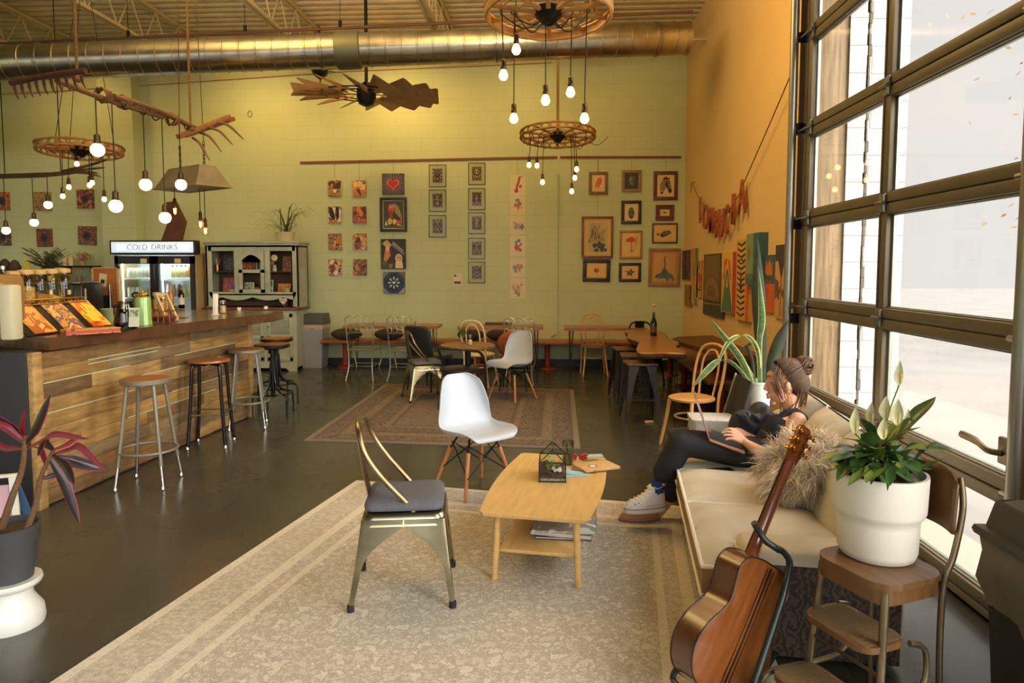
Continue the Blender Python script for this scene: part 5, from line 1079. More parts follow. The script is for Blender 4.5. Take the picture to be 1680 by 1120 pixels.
# ---- wire chairs
def wire_chair(label, loc, rz):
    t = thing('wire_chair', label, 'chair', loc, rz, 'scalloped wire chairs'); wm = mt('silver_wire', (172, 170, 146), .3, .85)
    m = MB(); sc_ = cr([(-.2, .2, .8), (-.21, .2, .88), (-.13, .215, .925), (-.06, .22, .905), (0, .222, .94), (.06, .22, .905), (.13, .215, .925), (.21, .2, .88), (.2, .2, .8)], 5); m.tube(sc_, .006, 6)
    for k in range(5): m.tube([(-.17+.085*k+.036*cos(a), .212, .845+.05*sin(a)) for a in [2*pi*i/12 for i in range(12)]], .004, 5, True)
    for z in (.78, .68): m.tube(cr([(-.2, .195, z), (0, .215, z+.01), (.2, .195, z)], 5), .005, 6)
    for k in range(5): m.tube([(-.17+.085*k+.034*cos(a), .2, .73+.045*sin(a)) for a in [2*pi*i/12 for i in range(12)]], .004, 5, True)
    m.done('back_wire', wm, t)
    for s in (-1, 1): MB().tube(cr([(s*.2, .2, .86), (s*.19, .18, .6), (s*.18, .17, .44), (s*.17, .18, .2), (s*.2, .24, 0)], 4), .009, 8).done('back_leg', wm, t); MB().tube(cr([(s*.19, -.18, .44), (s*.2, -.2, .28), (s*.17, -.17, .14), (s*.2, -.22, 0)], 4), .009, 8).done('front_leg', wm, t)
    m = MB()
    for z in (.44, .43): m.tube([(x*.19, y*.18, z) for x, y in ((-1, -1), (1, -1), (1, 1), (-1, 1))], .007, 6, True)
    for k in range(9): m.cyl((-.18+.045*k, -.18, .44), (-.18+.045*k, .18, .44), .0035, n=5)
    m.done('seat_wire', wm, t)
    m = MB(); m.tube([(x*.175, y*.17, .2) for x, y in ((-1, -1), (1, -1), (1, 1), (-1, 1))], .005, 6, True)
    m.done('stretcher', wm, t)
    return t
for px, lab, yy in ((597, 'silver wire chair with scalloped back at the left end of the long narrow table', 9.75), (664, 'silver wire chair with scalloped back at the right end of the long narrow table', 9.7), (853, 'silver wire chair with scalloped back behind the brown round backed chair', 9.5)):
    p = P(px, 560, Y=yy); wire_chair(lab, (p.x, yy, 0), radians(178))
# ---- black leather side chair, brown round back chair, black hoop armchair
leath = mt('black_leather', (44, 44, 46), .38, .0, 20, .15, bump=.1)
p = P(712, 635, Z=0); t = thing('leather_chair', 'black leather chair with a tall curved back on the patterned rug', 'chair', (p.x-.03, 8.85, .01), radians(150))
def pad(prof, w, th, ww=None):
    def fn(u, v):
        i = v*(len(prof)-1); a = prof[int(i)]; b = prof[min(int(i)+1, len(prof)-1)]; f = i-int(i)
        y, z = a[0]*(1-f)+b[0]*f, a[1]*(1-f)+b[1]*f; s = u*2-1
        return (s*w*(1 if v < .85 else sqrt(max(.05, 1-((v-.85)/.15)**2*.5))), y-.05*s*s*v, z)
    return fn
pr_ = cr([(.16, .42, 0), (.2, .55, 0), (.24, .7, 0), (.28, .86, 0)], 4)
MB().grid(pad([(q.x, q.y) for q in pr_], .22, 0), 10, 12).done('backrest', leath, t, solid=.035, ang=2, sub=1)
MB().box((0, -.02, .43), (.44, .44, .07), bv=.03).done('seat', leath, t)
for sx in (-1, 1):
    for sy in (-1, 1): MB().cyl((sx*.18, sy*.17, .4), (sx*.2, sy*.2, 0), .016, .011).done('leg', blackm, t)
brn = mt('saddle_brown', (150, 78, 40), .5, 0, 12, .15)
p = P(850, 612, Z=0); t = thing('round_back_chair', 'saddle brown round backed chair behind the farther white shell chair', 'chair', (p.x+.02, 8.9, 0), radians(175))
MB().grid(lambda u, v: (.21*(u*2-1)*sqrt(max(0.03, 1-(v*2-1)**2*.96)), .2+.05*v-.06*(u*2-1)**2, .62+.17*(v*2-1)), 12, 14).done('backrest', brn, t, solid=.02, ang=2)
MB().lathe([(.19, .42), (.21, .44), (.21, .47), (.18, .48)], n=24).done('seat', brn, t)
for sx in (-1, 1):
    MB().cyl((sx*.1, .19, .44), (sx*.1, .21, .6), .01).done('back_post', blackm, t)
    for sy in (-1, 1): MB().cyl((sx*.13, sy*.13, .43), (sx*.18, sy*.18, 0), .012, .009).done('leg', blackm, t)
p = P(766, 650, Z=0); t = thing('hoop_armchair', 'black bentwood armchair with a hooped arm in front of the small round table', 'chair', (p.x, 7.72, .01), radians(165))
hb = mt('ebony_bentwood', (38, 33, 30), .35)
MB().tube(cr([(.25, -.2, .0), (.26, -.16, .4), (.26, -.02, .62), (.2, .16, .68), (0, .24, .7), (-.2, .16, .68), (-.26, -.02, .62), (-.26, -.16, .4), (-.25, -.2, 0)], 6), .016, 8).done('hoop_arm', hb, t)
MB().lathe([(.2, .4), (.23, .42), (.23, .45), (.2, .46)], n=24).done('seat', hb, t)
for sx in (-1, 1): MB().cyl((sx*.14, .15, .42), (sx*.18, .2, 0), .015, .012).done('back_leg', hb, t)
# ---- bar stools
def tube_stool(label, loc, rz, mtl, seatm, h, ring=True, n=4):
    t = thing('bar_stool', label, 'stool', loc, rz, 'grey round stools at the bar')
    MB().lathe([(.165, h-.035), (.172, h-.03), (.172, h-.004), (.166, h)], n=32).done('seat_rim', mtl, t)
    MB().lathe([(.155, h-.02), (.16, h+.002), (.1, h+.005)], n=32).done('seat', seatm, t)
    for k in range(4):
        a = pi/4+k*pi/2; c, s = cos(a), sin(a)
        a_, b_ = V((c*.13, s*.13, h-.03)), V((c*.235, s*.235, 0)); q = a_.lerp(b_, .78)
        g = MB().cyl(a_, q, .0135, n=12).done('leg', mtl, t); MB().cyl(q, b_+V((0, 0, .02)), .0115, n=12).done('leg_extension', chrome, g); MB().lathe([(.013, .0), (.018, .004), (.014, .025)], b_, 12).done('glide', chrome, g)
    MB().tube([(.2*cos(a), .2*sin(a), .26) for a in [2*pi*i/36 for i in range(36)]], .0105, 8, True).done('foot_ring', mtl, t)
    return t
sgrey = mt('grey_enamel', (128, 124, 108), .4, .3); seatw = mt('hardboard_seat', (150, 98, 50), .42, 0, 5, .15)
p = P(247, 790, Z=0)
s1 = tube_stool('grey metal stool with brown seat nearest the camera at the bar', (p.x+.01, p.y-.03, 0), radians(8), sgrey, seatw, .79)
p = P(417, 692, Z=0)
dup(s1, (p.x+.02, p.y-.18, 0), radians(20), 'grey metal stool with brown seat third along the bar')
# black stool with square rails
p = P(349, 728, Z=0); H_ = .775
t = thing('bar_stool', 'black tubular stool with orange wood seat second along the bar', 'stool', (p.x, p.y-.02, 0), radians(12))
MB().lathe([(.15, H_-.02), (.178, H_-.012), (.175, H_+.004), (.1, H_-.002)], n=30).done('seat', mt('orange_wood_seat', (156, 92, 44), .35, 0, 4, .2, st=(1, 6, 1)), t)
gb_ = mt('gloss_black', (24, 24, 25), .22, .3)
for k in range(4):
    a = pi/4+k*pi/2; c, s = cos(a), sin(a)
    g = MB().tube(cr([(c*.03, s*.03, H_-.035), (c*.13, s*.13, H_-.035), (c*.165, s*.165, H_-.075), (c*.185, s*.185, .4), (c*.225, s*.225, .02)], 5), .0155, 10).done('leg', gb_, t); MB().lathe([(.014, 0), (.019, .004), (.014, .03)], (c*.226, s*.226, 0), 10).done('glide', chrome, g)
q = [(.2*cos(pi/4+k*pi/2), .2*sin(pi/4+k*pi/2), .3) for k in range(4)]
MB().tube(q, .0085, 8, True).done('foot_rail', mt('brass_rail', (120, 100, 66), .35, .7), t)
# dark swivel stools
def swivel(label, loc, rz):
    t = thing('swivel_stool', label, 'stool', loc, rz, 'dark swivel stools'); h = .78
    MB().lathe([(.15, h-.045), (.185, h-.03), (.188, h-.01), (.18, h)], n=30).done('seat_pan', mt('dark_iron', (44, 38, 34), .4, .5), t)
    MB().lathe([(.165, h-.01), (.172, h+.004), (.1, h+.008)], n=30).done('seat', mt('brown_leather_seat', (150, 92, 42), .45), t)
    MB().cyl((0, 0, .2), (0, 0, h-.03), .022, n=12).cyl((0, 0, h-.1), (0, 0, h-.04), .04, n=12).done('screw_column', gb_, t)
    for k in range(4):
        a = pi/4+k*pi/2; c, s = cos(a), sin(a)
        MB().tube(cr([(c*.02, s*.02, .6), (c*.05, s*.05, .35), (c*.14, s*.14, .26), (c*.22, s*.22, .24), (c*.245, s*.245, .2), (c*.25, s*.25, 0)], 5), .011, 8).done('leg', gb_, t)
    MB().tube([(.19*cos(a), .19*sin(a), .25) for a in [2*pi*i/32 for i in range(32)]], .009, 8, True).done('foot_ring', gb_, t)
    return t
p = P(452, 681, Z=0)
w1 = swivel('dark iron swivel stool with brown seat at the far bar corner, nearer one', (p.x-.02, p.y, 0), radians(10))
dup(w1, (p.x-.22, p.y+.62, 0), radians(40), 'dark iron swivel stool half hidden behind the bar end')
# ================================================================= tables, bench along the back wall
rustleg = mt('red_primer_post', (150, 56, 44), .55)
hair = mt('hairpin_steel', (62, 56, 46), .4, .7)
slabm = mt('slab_wood', (150, 96, 46), .35, 0, 3.5, .25, st=(1, 7, 1), coat=.3)
bark_e = mt('bark_edge', (74, 46, 28), .8, 0, 12, .3, bump=.4)
def hairpin(t, x, y, h, sx, sy):
    MB().tube(cr([(x, y, h), (x+sx*.02, y+sy*.02, .05), (x+sx*.025, y+sy*.02, .0), (x+sx*.03, y+sy*.025, .05), (x+sx*.1, y+sy*.06, h)], 4), .006, 8).done('hairpin_leg', hair, t)
def narrow_table(label, x0, x1, y0, y1, h=.75):
    t = thing('narrow_table', label, 'table', ((x0+x1)/2, (y0+y1)/2, 0), 0, 'narrow wooden tables along the back bench'); hw, hd = (x1-x0)/2, (y1-y0)/2
    n = 12; f = [(-hw+2*hw*i/n, -hd+R.uniform(-.02, .02)) for i in range(n+1)]; b = [(hw-2*hw*i/n, hd+R.uniform(-.01, .01)) for i in range(n+1)]
    m = MB(); m.prism(f+b, .04, M.Translation((0, 0, h-.04))); m.done('tabletop', slabm, t, ang=.4)
    for sx in (-1, 1):
        for sy in (-1, 1): hairpin(t, sx*(hw-.08), sy*(hd-.08), h-.04, -sx*.5, sy*.3)
    return t
a = P(562, 534, Z=.75); b = P(721, 533, Z=.75); narrow_table('long narrow wooden table behind two wire chairs at the left of the bench', a.x, b.x, 9.95, 10.45)
a = P(752, 535, Z=.75); b = P(891, 537, Z=.75); narrow_table('middle narrow wooden table behind the white shell chairs', a.x, b.x, 9.85, 10.35)
a = P(926, 537, Z=.75); b = P(1060, 537, Z=.75); narrow_table('right narrow wooden table behind the natural bentwood chair', a.x, b.x, 9.75, 10.25)
tag(MB().span((-.2, -.05, 0), (.2, .08, .03), .01).done('wooden_tray', darkwood, None, P(840, 531, Z=.75)+V((-.2, -.14, .0))), 'small dark wooden tray on the middle narrow table', 'tray')
bch = thing('long_bench', 'long brown wooden wall bench on red posts under the pictures', 'bench', (-1.5, 10.8, 0))
x0 = P(530, 557, Y=10.75).x+1.5
MB().span((x0, -.2, .41), (2.18+1.5-.5, .27, .455), .006).done('bench_seat', mt('bench_wood', (150, 84, 40), .4, 0, 4, .2, st=(1, 8, 1)), bch)
for px in (566, 680, 785, 898, 1015):
    x = P(px, 590, Y=10.8).x+1.5; g = MB().cyl((x, .03, .02), (x, .03, .41), .042, n=14).lathe([(.13, 0), (.12, .02), (.05, .04)], (x, .03, 0), 20).lathe([(.05, .38), (.1, .4), (.1, .41)], (x, .03, 0), 16); g.done('bench_post', rustleg, bch)
b2 = thing('side_bench', 'wooden bench on red posts along the orange wall', 'bench', (1.9, 8.9, 0))
MB().span((-.26, -1.9, .41), (.27, 1.65, .455), .006).done('bench_seat', mt('side_bench_wood', (104, 60, 34), .4, 0, 4, .2, st=(8, 1, 1)), b2)
for y in (-1.6, .35, 1.4): MB().cyl((-.05, y, .02), (-.05, y, .41), .042, n=14).lathe([(.13, 0), (.12, .02), (.05, .04)], (-.05, y, 0), 20).done('bench_post', rustleg, b2)
for i, (px, w_, lab) in enumerate(((567, .28, 'dark cushion at the left end of the wall bench'), (637, .26, 'dark cushion on the wall bench between the wire chairs'), (772, .24, 'dark cushion on the wall bench under the middle table'), (818, .22, 'grey cushion on the wall bench beside the pale bentwood chair'))):
    p = P(px, 548, Y=10.75)
    m = MB(); m.sph((0, 0, .09), .2, 16, (w_*4.6, .8, .46)); tag(m.done('bench_cushion', mt('dark_cushion_cloth', (60, 54, 50), .9, 0, 40, .2), None, (p.x, 10.8, .455), ang=3), lab, 'cushion', 'dark bench cushions')
# small round table with plant and jar
p = P(765, 567, Z=.7); t = thing('round_table', 'small round wooden cafe table on the patterned rug', 'table', (p.x, p.y+.15, 0))
rtm = mt('round_table_top', (128, 88, 44), .35, 0, 5, .2, st=(1, 6, 1))
MB().lathe([(.3, .665), (.325, .67), (.325, .695), (.31, .7)], n=36).done('tabletop', rtm, t); MB().cyl((0, 0, .03), (0, 0, .67), .035, n=14).done('column', blackm, t); MB().lathe([(.24, 0), (.24, .015), (.06, .04)], n=28).done('base', blackm, t)
tl = t.location
pp = thing('table_plant', 'small green plant in a glass on the round cafe table', 'plant', (tl.x-.06, tl.y+.05, .7))
MB().lathe([(.03, 0), (.035, .01), (.035, .08), (.03, .08)], n=14).done('glass_pot', clear, pp)
m = MB()
for k in range(14):
    a = R.uniform(0, 2*pi); m.leaf([(0, 0, .05), (.04*cos(a), .04*sin(a), .14), (.08*cos(a), .08*sin(a), .17+R.uniform(-.03, .05))], (.004, .014, .001), (-sin(a), cos(a), 0), k=2)
m.done('foliage', col((80, 96, 50)), pp)
jar('salt_shaker', 'small glass shaker with silver lid on the round cafe table', 'shaker', V((tl.x+.04, tl.y-.1, .7)), .025, .09, chrome, (col((220, 214, 200)), .7))
# live edge table, its ledge and stools
lt = thing('live_edge_table', 'long live edge slab table on hairpin legs by the orange wall', 'table', (1.27, 8.2, 0))
pts = [(.93, 7.02), (1.02, 6.93), (1.2, 6.96), (1.38, 6.9), (1.43, 7.1), (1.4, 7.5), (1.52, 7.9), (1.47, 8.4), (1.55, 8.9), (1.52, 9.4), (1.3, 9.5), (1.08, 9.47), (1.06, 9.0), (1.0, 8.5), (1.07, 8.0), (.98, 7.5)]
pl2 = [(q.x, q.y) for q in cr([(a-1.27, b-8.2, 0) for a, b in pts], 3, True)]
m = MB(); m.rings([[(x*.97, y*.985, .685) for x, y in pl2], [(x, y, .705) for x, y in pl2], [(x, y, .735) for x, y in pl2]], True, False); m.mi = 1
m.rings([[(x, y, .735) for x, y in pl2], [(x*.97, y*.985, .752) for x, y in pl2]], True, True); m.mi = 0; m._f([m.v((x*.97, y*.985, .685)) for x, y in pl2]); m.done('slab_top', [bark_e, slabm], lt, ang=.5)
for x, y in ((-.2, -1.05), (.06, -1.05), (-.1, 1.1), (.18, 1.1)): hairpin(lt, x, y, .69, .3, -.3)
wl = MB(); q = [(1.62, 6.95), (1.7, 7.4), (1.6, 8.0), (1.55, 8.5), (1.7, 8.8), (2.16, 9.0), (2.16, 6.9)]
wl.prism([(x-1.9, y-7.9) for x, y in [(v.x, v.y) for v in cr([(a, b, 0) for a, b in q[:5]], 4)]+q[5:]], .05)
wt = thing('ledge_table', 'dark live edge ledge table against the orange wall', 'table', (1.9, 7.9, .68)); wl.done('ledge_top', mt('ledge_wood', (92, 58, 32), .4, 0, 4, .25, st=(7, 1, 1)), wt)
for y in (-.7, .8): MB().bar((.25, y, -.2), (-.1, y, 0), .03, .02).done('bracket', hair, wt)
bt_ = thing('bottle_vase', 'dark bottle holding a small pale flower on the live edge table', 'vase', V((P(1072, 551, Z=.752).x, P(1072, 551, Z=.752).y, .752)))
MB().lathe([(.036, 0), (.042, .01), (.042, .17), (.018, .23), (.015, .3)], n=16).done('bottle', mt('dark_bottle', (34, 26, 22), .15, coat=.5), bt_)
MB().cyl((0, 0, .28), (.005, 0, .37), .004, n=5).sph((.005, 0, .385), .022, 8).done('flower', col((206, 180, 90)), bt_)
MB().lathe([(.0425, .05), (.0428, .12)], n=16).done('bottle_label', col((90, 70, 52)), bt_)
def dark_stool(label, loc, rz):
    t = thing('metal_stool', label, 'stool', loc, rz, 'dark metal stools under the live edge table'); h = .62; dm = mt('dark_stool_steel', (50, 46, 40), .4, .5)
    MB().box((0, 0, h-.015), (.32, .32, .03), bv=.012).done('seat', mt('stool_wood_seat', (92, 62, 36), .45, 0, 6, .2), t)
    for sx in (-1, 1):
        for sy in (-1, 1):
            m = MB(); rs = []
            for f in (0, .2, .5, 1):
                z = (h-.03)*(1-f); cx, cy, w = sx*(.14+.05*f), sy*(.14+.05*f), .075*(1-f)**1.5+.025
                rs.append([(cx, cy, z), (cx-sx*w, cy, z), (cx-sx*w, cy-sy*.004, z), (cx-sx*.005, cy-sy*.005, z), (cx-sx*.004, cy-sy*w, z), (cx, cy-sy*w, z)])
            m.rings(rs); m.done('leg', dm, t)
    m = MB()
    for s in (-1, 1): m.bar((-.165, s*.165, .24), (.165, s*.165, .24), .004, .02); m.bar((s*.165, -.165, .24), (s*.165, .165, .24), .004, .02)
    m.done('stretcher', dm, t)
    return t
d0 = dark_stool('dark metal stool with wood seat nearest the camera under the live edge table', (.98, 7.2, 0), radians(4))
dup(d0, (1.0, 7.85, 0), radians(-3), 'middle dark metal stool with wood seat under the live edge table')
dup(d0, (.98, 8.5, 0), radians(6), 'farthest dark metal stool with wood seat under the live edge table')
tag(MB().box((0, 0, .01), (.09, .04, .02), eul(z=.1), .004).done('folded_card', col((206, 180, 140)), None, P(1065, 693, Z=0)), 'small folded pale card lying on the floor by the dark stools', 'card')
# low black lounge seat, fabric box, black bag
lg = thing('lounge_seat', 'low black lounge seat with tilted back near the orange wall', 'chair', (1.1, 5.35, 0), radians(-90))
dk = mt('black_canvas', (46, 43, 40), .75, 0, 40, .15)
lg.location = (1.09, 4.97, 0); lg.scale = (.8, .52, 1)
MB().box((0, .02, .37), (.5, .72, .07), eul(x=radians(2)), .02).done('seat', dk, lg)
MB().box((.0, .52, .56), (.46, .05, .56), eul(x=radians(-28)), .015).done('backrest', dk, lg)
MB().box((-.245, .515, .56), (.012, .056, .56), eul(x=radians(-28))).done('edge_trim', col((186, 178, 160)), lg)
for sx in (-1, 1):
    for sy in (-.3, .35): MB().cyl((sx*.22, sy, .34), (sx*.23, sy*1.05, 0), .014, n=8).done('leg', blackm, lg)
p = P(1172, 710, Y=4.75)
t = thing('storage_box', 'pale grey fabric storage box behind the laptop', 'box', (1.17, 4.86, .407), radians(-3))
fb_ = mt('pale_linen', (190, 190, 186), .85, 0, 50, .12)
m = MB(); rs = []
for z, s in ((0, .92), (.09, .97), (.115, 1), (.125, 1.02), (.14, 1.02), (.144, .97), (.144, .5)): rs.append([(x*s, y*s, z) for x, y in ((-.15, -.11), (-.13, -.13), (.13, -.13), (.15, -.11), (.15, .11), (.13, .13), (-.13, .13), (-.15, .11))])
m.rings(rs); m.done('box_body', fb_, t); MB().span((-.05, -.136, .06), (.05, -.128, .085), .003).done('handle', col((150, 150, 146)), t)
# ================================================================= rugs
def rug(name, label, corners, bands, th=.012):
    """rectangular pile rug from four corners; bands = [(inset, material)]"""
    c = [V((q.x, q.y, 0)) for q in corners]; o = sum(c, V())/4; t = thing(name, label, 'rug', o)
    ctr = V((0, 0, 0)); m = MB(); L = [q-o for q in c]
    def inset(d):
        out = []
        for i in range(4):
            a, b, e = L[i-1], L[i], L[(i+1) % 4]; u, w = (a-b).normalized(), (e-b).normalized(); out.append(b+(u+w)*d)
        return out
    m.mi = 0; m.rings([[q for q in L], [q+V((0, 0, th)) for q in L]], True, False)
    for i, (d, _) in enumerate(bands):
        m.mi = i; r0 = [q+V((0, 0, th)) for q in inset(d)]
        if i+1 < len(bands): m.rings([r0, [q+V((0, 0, th)) for q in inset(bands[i+1][0])]], True, False)
        else: m.face(r0)
    m.done('pile', [b for _, b in bands], t)
    return t
def pile(name, cols, sc, sd, st=(1, 1, 1), vor=True):
    m = splotch(name, cols, sc, sd, .95, vor, .8, st); nt = m.node_tree; b = nt.nodes['Principled BSDF']; rp = next(n for n in nt.nodes if n.type == 'VALTORGB'); rp.color_ramp.interpolation = 'LINEAR'
    n0 = next(n for n in nt.nodes if n.type == 'TEX_NOISE'); n0.inputs['Detail'].default_value = 9; n0.inputs['Roughness'].default_value = .74; n0.inputs['Distortion'].default_value = .1 if not vor else .8
    nz = nt.nodes.new('ShaderNodeTexNoise'); nz.inputs['Scale'].default_value = 260; tc = nt.nodes.new('ShaderNodeTexCoord'); nt.links.new(tc.outputs['Object'], nz.inputs['Vector'])
    mx = nt.nodes.new('ShaderNodeMix'); mx.data_type = 'RGBA'; mx.blend_type = 'OVERLAY'; mx.inputs['Factor'].default_value = .7
    nt.links.new(rp.outputs['Color'], mx.inputs['A']); nt.links.new(nz.outputs['Fac'], mx.inputs['B']); nt.links.new(mx.outputs['Result'], b.inputs['Base Color'])
    bp = nt.nodes.new('ShaderNodeBump'); bp.inputs['Strength'].default_value = .6; bp.inputs['Distance'].default_value = .006; nt.links.new(nz.outputs['Fac'], bp.inputs['Height']); nt.links.new(bp.outputs['Normal'], b.inputs['Normal'])
    return m
ca = [(150, 143, 126), (180, 172, 154), (204, 197, 178), (162, 155, 137), (216, 209, 190), (188, 180, 161)]
r1 = pile('rug_cream', ca, 16, 1, vor=False); r1b = pile('rug_cream_pale', [(208, 201, 182), (194, 187, 168), (216, 209, 190), (202, 195, 176)], 34, 2, vor=False); r1c = pile('rug_cream_border', [(190, 183, 164), (172, 164, 146), (202, 195, 176)], 38, 3, vor=False)
a, b = P(90, 1119, Z=0), P(585, 790, Z=0); u = (b-a).normalized(); A0 = a-u*1.0; w = V((u.y, -u.x, 0)); rr = V((.985, -.17, 0)).normalized()
rug('cream_rug', 'large distressed cream and beige rug under the coffee table', [A0, A0+w*2.85, b+w*2.62, b], [(0, r1b), (.05, r1c), (.28, r1b), (.34, r1c), (.42, r1b), (.46, r1)])
p1 = pile('persian_field', [(112, 100, 86), (98, 86, 76), (120, 108, 94), (104, 92, 80), (122, 106, 86), (82, 72, 66)], 9, 4, (1, 2.2, 1)); p2 = pile('persian_border', [(108, 94, 78), (84, 72, 64), (122, 106, 86), (98, 86, 74), (74, 66, 60)], 22, 5); p3 = pile('persian_guard', [(128, 110, 86), (78, 68, 60), (114, 98, 78), (136, 118, 94)], 40, 6); p4 = pile('persian_edge', [(106, 98, 84), (122, 112, 96)], 20, 7); p5 = pile('persian_dark', [(80, 70, 62), (94, 82, 72)], 24, 8)
rug('persian_rug', 'faded brown patterned oriental rug in the middle of the room', [P(499, 723, Z=0), P(952, 737, Z=0), P(941, 640, Z=0), P(632, 631, Z=0)], [(0, p4), (.05, p5), (.1, p2), (.26, p3), (.36, p5), (.42, p2), (.6, p3), (.66, p5), (.7, p1)], .01)
# ================================================================= coffee table
zt = .39
c0 = [P(786, 838, Z=zt), P(966, 855, Z=zt), P(993, 750, Z=zt), P(856, 742, Z=zt)]
ctr = sum(c0, V())/4; ctr.z = 0; ax = ((c0[2]+c0[3])/2-(c0[0]+c0[1])/2).normalized(); rz = math.atan2(-ax.x, ax.y)
ct = thing('coffee_table', 'light oak coffee table with bowed sides and a lower shelf on the cream rug', 'table', (ctr.x, ctr.y, .012), rz)
hw, hl = .275, .56
pl3 = [(-hw+.02, -hl), (hw-.02, -hl)]; n = 10
side = [(hw+.035*sin(pi*i/n), -hl+.015+(2*hl-.03)*i/n) for i in range(n+1)]
poly = [(-hw+.02, -hl), (hw-.02, -hl)]+side+[(hw-.02, hl), (-hw+.02, hl)]+[(-x, -y) for x, y in side]
m = MB(); m.rings([[(x*.97, y*.985, zt-.036) for x, y in poly], [(x, y, zt-.02) for x, y in poly], [(x, y, zt-.014) for x, y in poly], [(x*.997, y*.998, zt-.012) for x, y in poly]]); m.done('tabletop', oak, ct, ang=.5)
for sx in (-1, 1):
    for sy in (-1, 1): MB().cyl((sx*.2, sy*.45, zt-.03), (sx*.215, sy*.47, -.002), .019, .0165, 14).done('leg', oak, ct)
MB().span((-.195, -.44, .13), (.195, .44, .15), .004).done('lower_shelf', oak, ct)
def ctp(px, py, z=zt): q = P(px, py, Z=z); return q
# books and magazines on the lower shelf
bk = [('thin white magazine on the lower shelf of the coffee table, topmost', (206, 206, 200), .34, .24, .012, 8), ('grey art book on the lower shelf under the magazine', (120, 140, 140), .33, .23, .026, -2), ('dark thin book at the bottom of the shelf stack', (60, 60, 64), .3, .22, .014, 5)]
z = .164; bo = P(925, 868, Z=.18)
for lab, c, w_, d_, h_, r_ in reversed(bk):
    t = thing('book', lab, 'book', (bo.x, bo.y, z), rz+radians(r_))
    MB().span((-w_/2, -d_/2, 0), (w_/2, d_/2, .003)).span((-w_/2, -d_/2, h_-.003), (w_/2, d_/2, h_)).span((-w_/2, d_/2-.004, 0), (w_/2, d_/2, h_)).done('cover', splotch('book_%d' % c[0], [c, tuple(int(v*.7) for v in c), tuple(min(255, int(v*1.15)) for v in c)], 6, c[0], .35, False), t)
    MB().span((-w_/2+.004, -d_/2+.004, .003), (w_/2-.004, d_/2-.005, h_-.003)).done('pages', col((214, 208, 194)), t); z += h_
# terrarium
p = ctp(905, 785); T = thing('house_terrarium', 'house shaped glass terrarium with black frame on the coffee table', 'terrarium', (p.x+.005, p.y+.03, zt), rz+radians(8)); T.scale = (1.15, 1.15, 1.12)
hx, hy, hz, ap = .065, .085, .1, .165
m = MB(); E_ = []
for x in (-1, 1):
    for y in (-1, 1): E_.append(((x*hx, y*hy, 0), (x*hx, y*hy, hz)))
    E_ += [((x*hx, -hy, z), (x*hx, hy, z)) for z in (.003, hz)]
for y in (-1, 1):
    E_ += [((-hx, y*hy, z), (hx, y*hy, z)) for z in (.003, hz)]+[((-hx, y*hy, hz), (0, y*hy, ap)), ((hx, y*hy, hz), (0, y*hy, ap))]
E_.append(((0, -hy, ap), (0, hy, ap)))
for a, b in E_: m.bar(a, b, .005, .005)
m.done('frame', mt('lead_frame', (40, 38, 32), .4, .5), T)
m = MB(); e = .001
m.face([(-hx, -hy, 0), (hx, -hy, 0), (hx, -hy, hz), (0, -hy, ap), (-hx, -hy, hz)]); m.face([(-hx, hy, 0), (hx, hy, 0), (hx, hy, hz), (0, hy, ap), (-hx, hy, hz)])
for s in (-1, 1): m.face([(s*hx, -hy, 0), (s*hx, hy, 0), (s*hx, hy, hz), (s*hx, -hy, hz)]); m.face([(s*hx, -hy, hz), (s*hx, hy, hz), (0, hy, ap), (0, -hy, ap)])
m.done('glass_panes', clear, T, fix=False)
MB().span((-hx+.004, -hy+.004, .002), (hx-.004, hy-.004, .018)).done('gravel', mt('gravel', (196, 186, 160), .9, 0, 120, .5, col2=(90, 80, 66)), T)
MB().grid(lambda u, v: ((u*2-1)*(hx-.004), (v*2-1)*(hy-.004), .04+.014*sin(u*7)*cos(v*6)+.012*v), 10, 10).span((-hx+.004, -hy+.004, .018), (hx-.004, hy-.004, .036)).done('soil', mt('soil', (66, 46, 32), .95, 0, 60, .4, bump=.5), T)
m = MB()
for k in range(26):
    a = R.uniform(0, 2*pi); b0 = V((R.uniform(-.03, .035), R.uniform(-.05, .05), .045)); l = R.uniform(.03, .065); m.leaf([b0, b0+V((.012*cos(a), .012*sin(a), l*.6)), b0+V((.03*cos(a), .03*sin(a), l))], (.004, .007, .0006), (-sin(a), cos(a), 0), k=2)
m.done('succulents', mt('succulent_green', (112, 130, 60), .5, 0, 40, .35), T)
m = MB()
for k in range(7): m.sph((.02+R.uniform(-.02, .02), -.05+R.uniform(-.015, .02), .052+R.uniform(0, .008)), .009, 6)
m.done('pebbles', col((210, 200, 180)), T)
# glass of water
p = ctp(932, 763); t = thing('water_glass', 'tall clear glass half full of water behind the terrarium', 'glass', (p.x, p.y+.02, zt))
MB().lathe([(.03, 0), (.033, .004), (.036, .15), (.034, .15), (.0305, .008)], n=24).done('glass_wall', tumbler, t)
MB().lathe([(.03, .009), (.0325, .09), (.0322, .091)], n=20).done('water', glass('water', (206, 216, 220), .3, .05, .5), t)
